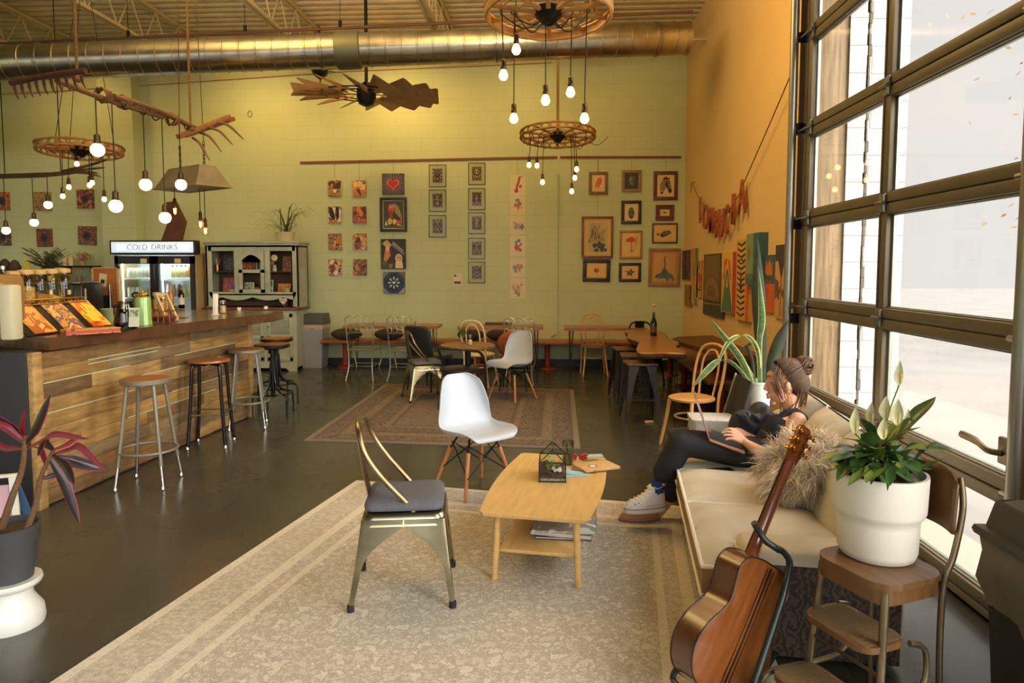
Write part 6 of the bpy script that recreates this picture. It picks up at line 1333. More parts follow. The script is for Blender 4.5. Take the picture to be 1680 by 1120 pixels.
# sunglasses
p = ctp(948, 757); t = thing('sunglasses', 'red lensed sunglasses lying on the coffee table', 'sunglasses', (p.x, p.y, zt), radians(12))
m = MB()
for s in (-1, 1): m.tube([(s*.035+.027*cos(a), -.01*0, .03+.022*sin(a)) for a in [2*pi*i/16 for i in range(16)]], .0035, 6, True)
m.tube([(-.01, 0, .036), (.01, 0, .036)], .003, 6); m.done('frame', mt('tortoise', (120, 36, 20), .3), t)
for s in (-1, 1):
    MB().tube(cr([(s*.063, 0, .04), (s*.066, .05, .036), (s*.06, .1, .024), (s*.055, .125, .008)], 4), .003, 6).done('temple', mt('tortoise', (120, 36, 20)), t); MB().sph((s*.035, 0, .03), .025, 14, (1, .12, .82)).done('lens', mt('red_lens', (150, 30, 26), .1, coat=.5), t)
# kraft notebook, blue leaflet, sticker
p = P(978, 768, Z=zt)
t = thing('kraft_notebook', 'tan kraft notebook with round sticker overhanging the table edge', 'notebook', (p.x, p.y, zt+.012), radians(28))
nb = [(-.13, -.09), (.13, -.09), (.13, .09), (-.13, .09)]
MB().box((0, 0, .006), (.24, .17, .004), bv=.002).box((0, 0, -.002), (.24, .17, .004), eul(y=.03), .002).done('cover', mt('kraft', (194, 156, 98), .8, 0, 30, .1), t)
MB().box((0, 0, .002), (.232, .162, .006)).done('pages', col((222, 212, 190)), t)
st = MB(); st.lathe([(.03, .0085), (.03, .0088), (.022, .0088)], (-.03, -.01, 0), 20, sc=(1, .8)); st.mi = 1; st.lathe([(.021, .0088), (.021, .0092)], (-.03, -.01, 0), 18, sc=(1, .8)); st.done('sticker', [col((44, 40, 38)), col((226, 222, 214))], t)
p = P(938, 778, Z=zt)
t = tag(MB().box((0, 0, .003), (.16, .1, .003), eul(z=.3)).box((.03, .02, .006), (.15, .09, .002), eul(z=-.2, y=.05)).done('blue_leaflet', col((150, 184, 190)), None, (p.x, p.y, zt)), 'pale blue folded leaflet beside the terrarium', 'leaflet')
p = P(958, 772, Z=zt); tag(MB().box((0, 0, .012), (.15, .035, .008), eul(z=-.25, x=.1), .002).done('kraft_envelope', mt('kraft_dark', (120, 92, 56), .7), None, (p.x, p.y-.02, zt)), 'small dark edged kraft booklet under the notebook', 'booklet')
p = P(975, 757, Z=zt); tag(MB().box((0, 0, .012), (.11, .055, .004), eul(z=.2)).done('teal_card', col((156, 186, 184)), None, (p.x, p.y+.03, zt+.018)), 'pale teal card on the kraft notebook', 'card')
# ================================================================= left foreground plant and frame
p = P(20, 1024, Z=0); t = thing('plant_pedestal', 'round white glazed pedestal under the dark plant pot', 'pedestal', (p.x, p.y, 0))
prf = [(.125, 0), (.13, .02), (.125, .07), (.1, .11), (.085, .14), (.09, .17), (.118, .185), (.125, .2), (.122, .215), (.1, .215)]
MB().lathe(prf, n=36).done('pedestal_body', mt('white_glaze', (206, 208, 200), .3, coat=.3), t)
pt = thing('cordyline_plant', 'dark red leafed plant in a charcoal pot on the white pedestal', 'plant', (p.x, p.y, .21))
MB().lathe([(.08, 0), (.09, .004), (.125, .24), (.128, .25), (.118, .25), (.114, .225), (.02, .22)], n=32).done('pot', mt('charcoal_pot', (58, 60, 60), .7, 0, 10, .1), pt)
MB().lathe([(.112, .222), (.06, .228), (.01, .23)], n=20).done('soil', mt('soil', (66, 46, 32)), pt)
def W(px, py, y): return P(px, py, Y=y)-pt.location
Yp = p.y
stm = mt('ringed_stem', (104, 76, 48), .8, 0, 60, .4, st=(1, 1, 6), bump=.5)
sA = cr([W(2, 868, Yp), W(20, 815, Yp-.02), W(36, 770, Yp), W(42, 715, Yp)], 5); sB = cr([W(38, 882, Yp), W(58, 830, Yp), W(68, 780, Yp), W(88, 738, Yp)], 5)
MB().tube(sA, [.016-.0004*i for i in range(len(sA))], 8).done('stem', stm, pt); MB().tube(sB, [.014-.0004*i for i in range(len(sB))], 8).done('stem', stm, pt)
redl = mt('red_leaf', (124, 38, 52), .35, 0, 9, .3, coat=.2); dkl = mt('dark_leaf', (44, 36, 34), .3, 0, 9, .25, coat=.3); pkl = mt('pink_rim_leaf', (150, 54, 70), .4, 0, 12, .2)
lv = [(((42, 728), (60, 700), (82, 648)), .03, 0, -.05), (((42, 728), (20, 705), (-30, 672)), .03, 0, .05), (((42, 726), (36, 700), (40, 672)), .022, 1, .1), (((44, 726), (10, 700), (-20, 690)), .022, 1, .0), (((46, 735), (90, 712), (146, 720)), .018, 1, -.05), (((42, 735), (10, 735), (-20, 720)), .02, 1, .05), (((88, 745), (130, 732), (176, 775)), .02, 1, -.05), (((88, 748), (120, 756), (172, 770)), .034, 0, .05), (((85, 745), (108, 765), (122, 795)), .026, 0, -.08), (((80, 750), (104, 790), (130, 858)), .03, 0, .0), (((88, 738), (70, 725), (62, 748)), .026, 0, -.1), (((88, 738), (112, 728), (134, 712)), .016, 1, .06), (((44, 730), (66, 735), (78, 770)), .02, 1, .08), (((68, 785), (95, 778), (118, 800)), .02, 0, .03)]
for pts, w_, kind, dy in lv:
    q = [W(x, y, Yp+dy*i*.7) for i, (x, y) in enumerate(pts)]
    d_ = (q[2]-q[0]).normalized(); sd_ = d_.cross(V((0, -1, .35))).normalized()
    if kind == 0:
        m = MB(); m.leaf([q[0], q[0].lerp(q[1], .6), q[1], q[1].lerp(q[2], .6), q[2]], (.006, w_*.5, w_*.68, w_*.55, .001), sd_, .25); m.done('leaf', dkl, pt, ang=2)
        m = MB(); m.leaf([v+V((0, .003, -.002)) for v in (q[0], q[0].lerp(q[1], .6), q[1], q[1].lerp(q[2], .6), q[2])], (.007, w_*.6, w_*.8, w_*.66, .002), sd_, .25); m.done('leaf_rim', pkl, pt, ang=2)
    else:
        m = MB(); m.leaf([q[0], q[0].lerp(q[1], .6), q[1], q[1].lerp(q[2], .6), q[2]], (.006, w_*.55, w_*.75, w_*.55, .001), sd_, .25); m.done('leaf', redl, pt, ang=2)
p = P(8, 800, Y=3.5); t = thing('sandwich_board', 'pale painted folding sign with a blue side at the left edge', 'sign board', (p.x-.26, 3.75, 0), radians(25)); t.scale = (.7, .7, .56)
fw_ = mt('pale_board_paint', (196, 194, 176), .6)
MB().box((0, 0, .69), (.3, .05, .03), bv=.004).done('top_rail', fw_, t)
MB().bar((.12, -.03, .68), (.18, -.16, 0), .05, .03, (0, 1, 0)).done('leg', fw_, t); MB().bar((.1, .03, .68), (.22, .14, 0), .06, .025, (0, 1, 0)).done('side_leg', col((56, 92, 120)), t); MB().bar((-.12, -.03, .68), (-.16, -.14, 0), .05, .03, (0, 1, 0)).done('leg', fw_, t)
MB().box((0, -.08, .36), (.24, .012, .5), eul(x=-.2)).done('panel', col((176, 140, 146)), t)
# ================================================================= hutch, bin, hutch plant
HX0, HX1, HY = P(336, 400, Y=10.45).x, P(489, 400, Y=10.45).x, 10.45
hw = (HX1-HX0)/2; ht = thing('painted_hutch', 'distressed sage green hutch cabinet with open glass shelves', 'hutch', ((HX0+HX1)/2, HY, 0))
sage = mt('distressed_sage', (168, 172, 144), .6, 0, 7, .1, det=8); hin = mt('hutch_inside', (84, 62, 48), .7, 0, 5, .15); wood_t = mt('hutch_top', (110, 62, 34), .4, 0, 5, .2)
D = .42
MB().span((-hw-.03, -.03, 1.985), (hw+.03, .45, 2.02), .01).span((-hw-.015, -.015, 1.955), (hw+.015, .43, 1.99), .008).span((-hw, 0, 1.93), (hw, .42, 1.96)).done('cornice', sage, ht)
m = MB(); m.span((-hw, .38, 1.0), (hw, .42, 1.95)).done('back_panel', hin, ht)
for s in (-1, 1):
    MB().span((s*hw, 0, .98), (s*(hw-.03), .4, 1.95)).done('side_panel', sage, ht)
    MB().span((s*(hw-.1), .0, 1.0), (s*hw, .025, 1.95), .003).done('face_stile', sage, ht)
x1 = hw*.33
for s in (-1, 1): MB().span((s*x1-.04, -.005, 1.2), (s*x1+.04, .03, 1.9), .003).done('divider', sage, ht)
MB().span((-hw+.05, .0, 1.87), (hw-.05, .025, 1.955)).span((-hw+.05, .0, 1.18), (hw-.05, .025, 1.23)).done('face_rail', sage, ht)
q = [(-hw+.05, 1.2)]+[(x, 1.13-.05*abs(cos(3*pi*(x+hw)/(2*hw)*1.0))+.02) for x in [(-hw+.1)+(2*hw-.2)*i/24 for i in range(25)]]+[(hw-.05, 1.2)]
m = MB(); m.prism(q, .025, M.Translation((0, .025, 0)) @ eul(x=pi/2)); m.done('scalloped_apron', sage, ht)
# centre door
df = MB(); df.span((-x1+.045, -.025, 1.22), (-x1+.1, 0, 1.88)).span((x1-.1, -.025, 1.22), (x1-.045, 0, 1.88)).span((-x1+.045, -.025, 1.22), (x1-.045, 0, 1.27)).span((-x1+.045, -.025, 1.53), (x1-.045, 0, 1.58))
df.prism([(-x1+.1, 1.88), (-x1+.1, 1.7)]+[(x1*.99*(-1+2*i/12)*.62, 1.72+.09*sin(pi*i/12)) for i in range(13)]+[(x1-.1, 1.7), (x1-.1, 1.88)], .025, eul(x=pi/2)); df.done('door', sage, ht)
for z in (1.215, 1.55): MB().span((-hw+.03, .03, z-.012), (hw-.03, .38, z), .002).done('shelf', hin, ht)
MB().span((-hw-.02, -.12, .95), (hw+.02, .43, .99), .008).done('counter_shelf', wood_t, ht)
m = MB(); m.span((-hw+.02, -.08, .06), (hw-.02, .42, .95)); m.done('lower_cabinet', sage, ht)
MB().prism([(-hw+.02, 0), (-hw+.14, 0), (-hw+.2, .05), (hw-.2, .05), (hw-.14, 0), (hw-.02, 0), (hw-.02, .12), (-hw+.02, .12)], .025, M.Translation((0, -.08, 0)) @ eul(x=pi/2)).done('plinth', sage, ht)
for k, xc in enumerate((-hw*.62, 0, hw*.62)):
    w_ = hw*.27; d = MB().span((xc-w_, -.1, .16), (xc-w_+.05, -.08, .9), .003).span((xc+w_-.05, -.1, .16), (xc+w_, -.08, .9), .003).span((xc-w_, -.1, .16), (xc+w_, -.08, .22), .003).span((xc-w_, -.1, .84), (xc+w_, -.08, .9), .003).span((xc-w_, -.1, .5), (xc+w_, -.08, .55), .003)
    dd = d.done('cupboard_door', sage, ht); lo = MB()
    for i in range(7): lo.box((xc, -.088, .59+.034*i), (2*w_-.11, .012, .03), eul(x=radians(28)))
    lo.done('louvre', sage, dd); MB().sph((xc-w_+.025, -.11, .7), .012, 8).done('knob', blackm, dd)
def hp(px, py, z, y=.14): q = P(px, py, Y=HY+y); return V((q.x, HY+y, z))
def htag(o, l, c, g=None): tag(o, l, c, g)
Z1, Z2, Z0 = 1.552, 1.217, .992
t = thing('brush_pot', 'brass pot of thin brushes on the upper left hutch shelf', 'pot', hp(357, 450, Z1)); MB().lathe([(.035, 0), (.04, .1), (.035, .1), (.03, .01)], n=14).done('pot', brass, t)
for k in range(6): MB().cyl((0, 0, .05), (R.uniform(-.06, .06), R.uniform(-.02, .02), .2), .004, n=5).done('brush', col((170, 140, 100)), t)
def small_art(name, lab, cat, px, z, w, h, cols, y=.22, lean=-8, fr=None, seed=0):
    t = thing(name, lab, cat, hp(px, 450, z, y)); T = eul(x=radians(lean))
    MB().box(T @ V((0, 0, h/2)), (w, .015, h), T, .002).done('board', col(fr or cols[0]), t); MB().box(T @ V((0, -.009, h/2)), (w*.86, .004, h*.86), T).done('picture', splotch('hutch_art_%d' % seed, cols, 14, seed, .5), t)
small_art('black_print', 'dark framed print on the upper left hutch shelf', 'framed picture', 375, Z1, .2, .27, [(40, 36, 40), (90, 84, 84), (50, 44, 44)], seed=31)
small_art('orange_book_cover', 'orange book facing out in the upper middle of the hutch', 'book', 406, Z1, .17, .23, [(176, 84, 44), (206, 120, 70), (140, 60, 36)], seed=32, y=.2)
for i in range(3): tag(MB().span((-.012, 0, 0), (.012, .13, .19-.02*i), .002).done('book', col([(150, 110, 80), (190, 170, 130), (120, 80, 56)][i]), None, hp(417+4*i, 450, Z1, .2)), '%s upright book beside the orange book in the hutch' % ['tan', 'cream', 'brown'][i], 'book', None)
small_art('cream_card', 'cream landscape card on the upper right hutch shelf', 'card', 441, Z1, .15, .17, [(170, 150, 110), (130, 110, 80), (196, 176, 130)], seed=33, y=.24)
t = thing('white_flower_vase', 'white flower in a small white vase on the upper right hutch shelf', 'vase', hp(451, 450, Z1, .12)); MB().lathe([(.025, 0), (.035, .03), (.02, .09), (.024, .1)], n=14).done('vase', col((196, 190, 170)), t)
m = MB()
for k in range(8): a = k*pi/4; m.sph((.03*cos(a), -.01, .21+.03*sin(a)), .026, 8)
m.done('flower', col((226, 206, 150)), t); MB().cyl((0, 0, .09), (0, 0, .2), .004, n=5).done('stem', col((80, 90, 50)), t)
small_art('tan_framed_print', 'tan framed print at the right of the upper hutch shelf', 'framed picture', 471, Z1, .14, .24, [(150, 96, 54), (110, 70, 50), (176, 120, 70)], seed=34)
small_art('red_blue_painting', 'red and blue painting on the lower left hutch shelf', 'painting', 377, Z2, .24, .24, [(180, 62, 36), (60, 100, 140), (196, 90, 50), (150, 50, 36)], seed=35, y=.2)
tag(MB().lathe([(.05, 0), (.075, .05), (.07, .05), (.045, .01)], n=16).done('wooden_bowl', oak, None, hp(381, 450, Z2, .1)), 'small pale wooden bowl before the red and blue painting', 'bowl')
small_art('white_framed_photo', 'white framed small picture in the lower middle of the hutch', 'framed picture', 408, Z2, .15, .16, [(226, 220, 200), (110, 130, 90), (150, 160, 120)], seed=36, y=.14, fr=(220, 214, 196))
tag(MB().box((0, 0, .04), (.11, .08, .08), bv=.004).done('pink_box', col((176, 110, 80)), None, hp(421, 450, Z2, .22)), 'small pinkish box beside the white framed picture in the hutch', 'box')
small_art('green_card', 'white and green card on the lower right hutch shelf', 'card', 441, Z2, .12, .2, [(210, 214, 196), (110, 160, 80), (90, 140, 70)], seed=37, y=.14, fr=(216, 214, 200))
small_art('yellow_box', 'yellow box of cards on the lower right hutch shelf', 'box', 466, Z2, .2, .14, [(206, 146, 54), (190, 120, 40), (150, 90, 40)], seed=38, y=.16)
tag(MB().lathe([(.04, 0), (.045, .07), (.03, .08)], n=14).done('glass_candle', col((176, 160, 110), .2), None, hp(471, 450, Z2, .08)), 'small amber candle in front of the yellow box in the hutch', 'candle')
t = thing('mask_figurine', 'small white heart shaped mask figurine on the hutch counter', 'figurine', hp(466, 515, Z0, .04)); q = heart(0, .1, .06); MB().prism(q, .03, eul(x=pi/2)).done('mask', col((214, 196, 180), .5), t); MB().lathe([(.05, 0), (.06, .05), (.03, .12), (.045, .16), (.02, .19)], (0, .05, 0), 14).done('dark_hair_block', col((36, 26, 22)), t)
for s in (-1, 1): MB().sph((s*.022, -.032, .105), .01, 8).done('eye_hole', col((60, 44, 40)), t)
hpnt = thing('spider_plant', 'spiky green plant in a cream pot on top of the hutch', 'plant', hp(468, 392, 2.02, .2))
MB().lathe([(.11, 0), (.125, .01), (.15, .14), (.155, .15), (.14, .15), (.135, .12), (.02, .12)], n=26).done('pot', mt('cream_pot', (206, 188, 140), .6), hpnt)
m = MB()
for k in range(34):
    a = R.uniform(0, 2*pi); l = R.uniform(.25, .62); up = R.uniform(.3, 1.25); b0 = V((R.uniform(-.05, .05), R.uniform(-.05, .05), .12)); d_ = V((cos(a), sin(a)*.7, 0))
    m.leaf([b0, b0+d_*l*.35+V((0, 0, l*up*.55)), b0+d_*l*.75+V((0, 0, l*up*.7)), b0+d_*l*1.05+V((0, 0, l*(up*.75-.28)))], (.006, .007, .005, .001), (-d_.y, d_.x, 0), .4, 3)
m.done('foliage', mt('spider_leaf', (72, 82, 40), .5, 0, 8, .3), hpnt)
p = P(505, 604, Z=0); t = thing('slim_trash_bin', 'tall grey tapered trash bin with dark lid beside the hutch', 'trash bin', (p.x+.06, p.y+.18, 0))
g1 = mt('grey_bin_plastic', (152, 154, 152), .5); g2 = mt('dark_bin_lid', (74, 72, 68), .5)
m = MB(); m.rings([[(x*s, y*s*1.05, z) for x, y in ((-.19, -.17), (.19, -.17), (.19, .17), (-.19, .17))] for z, s in ((0, .82), (.66, 1.0), (.68, 1.03), (.72, 1.03))]); m.done('bin_body', g1, t)
m = MB(); m.rings([[(x*s, y*s*1.05, z) for x, y in ((-.19, -.17), (.19, -.17), (.19, .17), (-.19, .17))] for z, s in ((.7, 1.08), (.74, 1.08), (.86, .99), (.87, .97))]); m.done('lid', g2, t)
m = MB(); m.rings([[(x*s, y*s*1.05, z) for x, y in ((-.19, -.17), (0, -.172), (.19, -.17), (.19, .17), (-.19, .17))] for z, s in ((.63, 1.03), (.66, 1.05), (.715, 1.05))], True, False); m.sph((.03, -.19, .66), .028, 8); m.done('bin_liner', mt('liner_plastic', (190, 160, 130), .5), t)
# ================================================================= sofa
vel = mt('cream_velvet', (206, 196, 174), .75, 0, 5, .12, bump=.15, bn=30); vel_shade = mt('tan_velvet_shaded', (152, 118, 76), .8, 0, 5, .14, bump=.15, bn=30); pip = col((236, 230, 214), .7)  # darker tan velvet paints shade into the cushion sides and base
SF = thing('sofa', 'low cream velvet sofa with piped cushions under the garage door', 'sofa', (1.34, 3.6, 0), radians(-6.5))
def sb(a, b, bv, mat, name): return MB().span([p-q for p, q in zip(a, (1.3, 3.6, 0))], [p-q for p, q in zip(b, (1.3, 3.6, 0))], bv).done(name, mat, SF, ang=1.2)
sb((.74, 2.72, .03), (1.46, 4.82, .26), .02, vel_shade, 'base')
def cushion(a, b, bulge, name, mat, cut=None):
    """plump box cushion; cut = (x, y): the part with x > cut.x and y < cut.y is left out round the arm"""
    x0, y0, z0 = a; x1, y1, z1 = b; N = 26
    xs = sorted([x0+(x1-x0)*i/N for i in range(N+1)]+([cut[0]] if cut else [])); ys = sorted([y0+(y1-y0)*i/N for i in range(N+1)]+([cut[1]] if cut else []))
    def inside(x, y): return not (cut and x > cut[0]+1e-6 and y < cut[1]-1e-6)
    def dist(x, y):
        d = min(x-x0, x1-x, y-y0, y1-y)
        if cut:
            if y >= cut[1]: d = min(d, hypot(max(0, cut[0]-x), y-cut[1]))
            else: d = min(d, cut[0]-x)
        return max(0, d)
    def pt(x, y, sg):
        d = dist(x, y); k = 1-math.exp(-d/.055); w_ = (.005*sin(17*x+8*y)+.004*sin(31*y-14*x))*k
        z = (z0+z1)/2+sg*((z1-z0)*.3+bulge*k*1.3)+(w_ if sg > 0 else 0)
        return (x-1.3, y-3.6, z)
    m = MB()
    for sg in (1, -1):
        vs = {}
        for i in range(len(xs)-1):
            for j_ in range(len(ys)-1):
                if not inside((xs[i]+xs[i+1])/2, (ys[j_]+ys[j_+1])/2): continue
                q = []
                for p, r in ((i, j_), (i+1, j_), (i+1, j_+1), (i, j_+1)):
                    if (p, r) not in vs: vs[p, r] = m.v(pt(xs[p], ys[r], sg))
                    q.append(vs[p, r])
                m._f(q)
    ol = [(x0, y0)]+([(cut[0], y0), cut, (x1, cut[1])] if cut else [(x1, y0)])+[(x1, y1), (x0, y1)]; el = []
    for p, r in zip(ol, ol[1:]+ol[:1]):
        for k in range(12): f = k/12; el.append((p[0]*(1-f)+r[0]*f, p[1]*(1-f)+r[1]*f))
    cz = (z0+z1)/2; hz_ = (z1-z0)*.3
    m.mi = 1; m.rings([[(x-1.3, y-3.6, cz+z) for x, y in el] for z in (-hz_, 0, hz_)], True, False); bmesh.ops.remove_doubles(m.b, verts=m.b.verts, dist=.0005)
    o = m.done(name, [mat, vel_shade], SF, ang=1.2)
    for sg in (-1, 1): MB().tube([(x-1.3, y-3.6, cz+sg*hz_) for x, y in el], .009, 8, True).done('piping', pip, o)
    return o
cushion((.693, 2.64, .24), (1.36, 3.405, .44), .03, 'seat_cushion', vel, (.86, 2.92))
cushion((.693, 3.41, .24), (1.36, 3.985, .44), .03, 'seat_cushion', vel)
cushion((.70, 3.99, .24), (1.36, 4.6, .44), .03, 'seat_cushion', vel)
sb((1.32, 2.92, .2), (1.54, 4.64, .68), .08, vel, 'back_frame')
def backc(y0, y1):
    def f(u, v):
        s, t = u*2-1, v*2-1; k = (1-s**4)*(1-t**4)
        return (1.33-1.3-.1*k**.5+.2*(v), (y0+y1)/2-3.6+(y1-y0)/2*s, .36+.44*v)
    def g(u, v):
        s, t = u*2-1, v*2-1; k = (1-s**4)*(1-t**4)
        return (1.35-1.3+.1*k**.5+.2*v, (y0+y1)/2-3.6+(y1-y0)/2*s, .36+.44*v)
    m = MB(); m.grid(f, 16, 14); m.grid(g, 16, 14); bmesh.ops.remove_doubles(m.b, verts=m.b.verts, dist=.04*0+.0005)
    return m.done('back_cushion', vel, SF, ang=1.5)
backc(2.94, 3.5); backc(3.52, 4.06); backc(4.08, 4.62)
sb((.86, 2.69, .02), (1.48, 2.91, .46), .03, vel, 'arm'); sb((.86, 4.61, .02), (1.48, 4.83, .46), .03, vel, 'arm')
# patterned outer panel of the near arm
zm = bpy.data.materials.new('tiger_stripe_fabric'); zm.use_nodes = True; nt = zm.node_tree; b = nt.nodes['Principled BSDF']; b.inputs['Roughness'].default_value = .7
tc = nt.nodes.new('ShaderNodeTexCoord'); wv = nt.nodes.new('ShaderNodeTexWave'); wv.inputs['Scale'].default_value = 9; wv.inputs['Distortion'].default_value = 14; wv.inputs['Detail'].default_value = 3; wv.inputs['Detail Scale'].default_value = 2.2
rp = nt.nodes.new('ShaderNodeValToRGB'); e = rp.color_ramp.elements; e[0].position, e[1].position = .42, .6; e[0].color, e[1].color = lin((46, 38, 33)), lin((82, 68, 56))
nt.links.new(tc.outputs['Object'], wv.inputs['Vector']); nt.links.new(wv.outputs['Fac'], rp.inputs['Fac']); nt.links.new(rp.outputs['Color'], b.inputs['Base Color'])
sb((.92, 2.678, .03), (1.46, 2.70, .405), .006, zm, 'arm_panel')
for x in (.86, 1.38):
    for y in (2.8, 4.7): sb((x-.03, y-.03, 0), (x+.03, y+.03, .04), .004, darkwood, 'foot')
# phone on the seat
p = P(1182, 774, Z=.405); tag(MB().box((0, 0, .006), (.15, .075, .009), eul(z=.25), .003).done('phone', col((26, 26, 28), .2), None, (p.x, p.y, .41)), 'black phone lying on the sofa seat beside the seated person', 'phone')
# ---- long haired cushion
fp = P(1319, 766, Y=3.46); fu = thing('shaggy_cushion', 'shaggy beige long haired cushion leaning on the sofa back', 'cushion', fp); fu.rotation_euler = (0, radians(-27), radians(6))
base = mt('shag_base', (206, 178, 140), .95)
MB().sph((0, 0, 0), .2, 20, (.86, .72, .62)).done('cover', base, fu, ang=3)
m = MB(); fr_ = random.Random(5)
for k in range(9000):
    d = V((fr_.gauss(0, 1), fr_.gauss(0, 1), fr_.gauss(0, 1))).normalized(); p0 = V((d.x*.172, d.y*.144, d.z*.124)); nn = V((d.x/.86, d.y/.72, d.z/.62)).normalized()
    cl_ = V((sin(p0.y*55+p0.z*31), sin(p0.x*47+p0.z*38+2), sin(p0.x*39+p0.y*51+4)))*.45+V((fr_.gauss(0, .25), fr_.gauss(0, .25), fr_.gauss(0, .25))); dn = V((-.35, -.1, -.75))
    l = fr_.uniform(.06, .12); p1 = p0+(nn+cl_*.5)*l*.38; p2 = p1+(nn*.5+cl_+dn*.6).normalized()*l*.4; p3 = p2+(nn*.15+cl_*1.2+dn).normalized()*l*.4
    w_ = nn.cross(V((fr_.gauss(0, 1), fr_.gauss(0, 1), fr_.gauss(0, 1)))).normalized()*.0018
    m.mi = fr_.choice((0, 0, 1, 1, 2)); vs = [m.v(q) for q in (p0-w_, p0+w_, p1+w_, p1-w_, p2+w_*.7, p2-w_*.7, p3)]
    m._f((vs[0], vs[1], vs[2], vs[3])); m._f((vs[3], vs[2], vs[4], vs[5])); m._f((vs[5], vs[4], vs[6]))
m.done('pile', [mt('shag_light', (246, 238, 222), .8), mt('shag_mid', (232, 214, 184), .8), mt('shag_dark', (196, 162, 120), .8)], fu, fix=False)['kind'] = 'stuff'
# ================================================================= the seated person
PR = V((1.25, 4.2, .4))
PER = thing('person', 'person in a black tank top and black trousers typing on a laptop on the sofa', 'person', PR)
def Q(px, py, Y): return P(px, py, Y=Y)-PR
def blobmesh(name, parts, mat, parent, vox=.007, it=5, ang=3):
    m = MB()
    for q in parts:
        if q[0] == 'c':
            pts, rs = q[1], q[2]
            for (a, ra), (b_, rb) in zip(zip(pts, rs), zip(pts[1:], rs[1:])): m.tube([a, b_], [ra, rb], 14)
            for a, ra in zip(pts, rs): m.sph(a, ra*1.0, 14)
        else: m.sph(q[1], 1, 18, q[2], q[3] if len(q) > 3 else None)
    o = m.done('tmp', mat); r = o.modifiers.new('r', 'REMESH'); r.mode = 'VOXEL'; r.voxel_size = vox
    if it: s = o.modifiers.new('s', 'SMOOTH'); s.factor = .5; s.iterations = it
    me = bpy.data.meshes.new_from_object(o.evaluated_get(bpy.context.evaluated_depsgraph_get())); bpy.data.objects.remove(o)
    me.name = name; me.polygons.foreach_set('use_smooth', [True]*len(me.polygons)); me.materials.clear(); me.materials.append(mat)
    o = bpy.data.objects.new(name, me); C.objects.link(o); o.parent = parent
    return o
skin = mt('skin', (222, 166, 132), .5, 0, 3, .05, sss=.08)
body = []
Yn, Yf = 4.08, 4.32
# trunk
pel, wai, che, nek = (1250, 750), (1264, 728), (1284, 702), (1300, 676)
for y in (4.12, 4.28): body.append(('c', [Q(*pel, y), Q(*wai, y), Q(*che, y)], [.095, .085, .09]))
body.append(('c', [Q(1308, 690, 4.05), Q(1303, 684, 4.2), Q(1300, 684, 4.35)], [.046, .06, .046]))
body.append(('c', [Q(1300, 682, 4.2), Q(1293, 648, 4.2)], [.05, .046]))
# head
tilt = eul(y=radians(-10))
body += [('s', Q(1292, 620, 4.2), (.094, .074, .1), tilt), ('s', Q(1274, 632, 4.2), (.052, .056, .074), tilt), ('s', Q(1278, 650, 4.2), (.05, .05, .04), tilt), ('s', Q(1268, 660, 4.2), (.02, .024, .018)), ('s', Q(1265, 615, 4.2), (.02, .05, .024)), ('s', Q(1267, 643, 4.2), (.028, .036, .034)), ('s', Q(1265, 630, 4.2), (.02, .03, .034)),
         ('c', [Q(1261, 621, 4.2), Q(1255, 637, 4.2)], [.009, .0112]), ('c', [Q(1256, 638, 4.19), Q(1258, 639, 4.2), Q(1257, 638, 4.21)], [.009, .009, .009]), ('c', [Q(1261, 648, 4.18), Q(1258.5, 647, 4.2), Q(1262, 648, 4.22)], [.007, .0085, .007]), ('c', [Q(1261, 652, 4.185), Q(1259.5, 652, 4.2), Q(1262, 652, 4.215)], [.007, .009, .007])]
for y in (4.124, 4.276): body.append(('s', Q(1293, 633, y), (.0165, .008, .026), tilt))
for y in (4.168, 4.232): body.append(('s', Q(1266, 626, y), (.014, .014, .011)))
# arms, hands with five fingers
def hand(wr, kn, tip, Yw, Yk, up, side):
    """wr, kn, tip in pixels: wrist, knuckle row centre, finger tips; side = +1 thumb towards larger Y"""
    w0, k0, t0 = Q(*wr, Yw), Q(*kn, Yk), Q(*tip, Yk); lat = V((.22, .84, .5 if side > 0 else .3)); out = []
    for i, o_ in enumerate((-.037, -.013, .011, .034)):
        kk = k0+lat*o_+V((.006*abs(i-1.5), 0, -.003*abs(i-1.5))); out.append(('c', [w0+lat*o_*.35, kk], [.0165, .0115]))
        ln = (.86, 1, .95, .78)[::side][i]; d_ = (t0-k0)*ln; out.append(('c', [kk, kk+d_*.42+lat*o_*.18+V((0, 0, .012)), kk+d_*.76+lat*o_*.34+V((0, 0, .004)), kk+d_+lat*o_*.45+V((0, 0, -.008))], [.0095, .0084, .0076, .0064]))
    b0 = w0.lerp(k0, .3)+lat*.02*side; out.append(('c', [w0.lerp(k0, .15), b0+lat*.012*side, b0+lat*.034*side+(k0-w0)*.45, b0+lat*.03*side+(k0-w0)*.85+V((0, 0, -.008))], [.016, .0145, .011, .0085]))
    return out
body.append(('c', [Q(1309, 690, 4.05), Q(1291, 722, 4.0), Q(1266, 752, 3.98)], [.05, .044, .04])); body.append(('c', [Q(1266, 752, 3.98), Q(1247, 741, 3.99), Q(1223, 726, 4.03)], [.039, .036, .024]))
body += hand((1223, 725), (1201, 712), (1178, 714), 4.04, 4.07, 1, 1)
body.append(('c', [Q(1300, 686, 4.36), Q(1280, 712, 4.42), Q(1258, 732, 4.44)], [.046, .042, .037])); body.append(('c', [Q(1258, 732, 4.44), Q(1242, 724, 4.4), Q(1228, 716, 4.34)], [.036, .032, .023]))
body += hand((1228, 716), (1212, 708), (1194, 713), 4.34, 4.3, 1, -1)
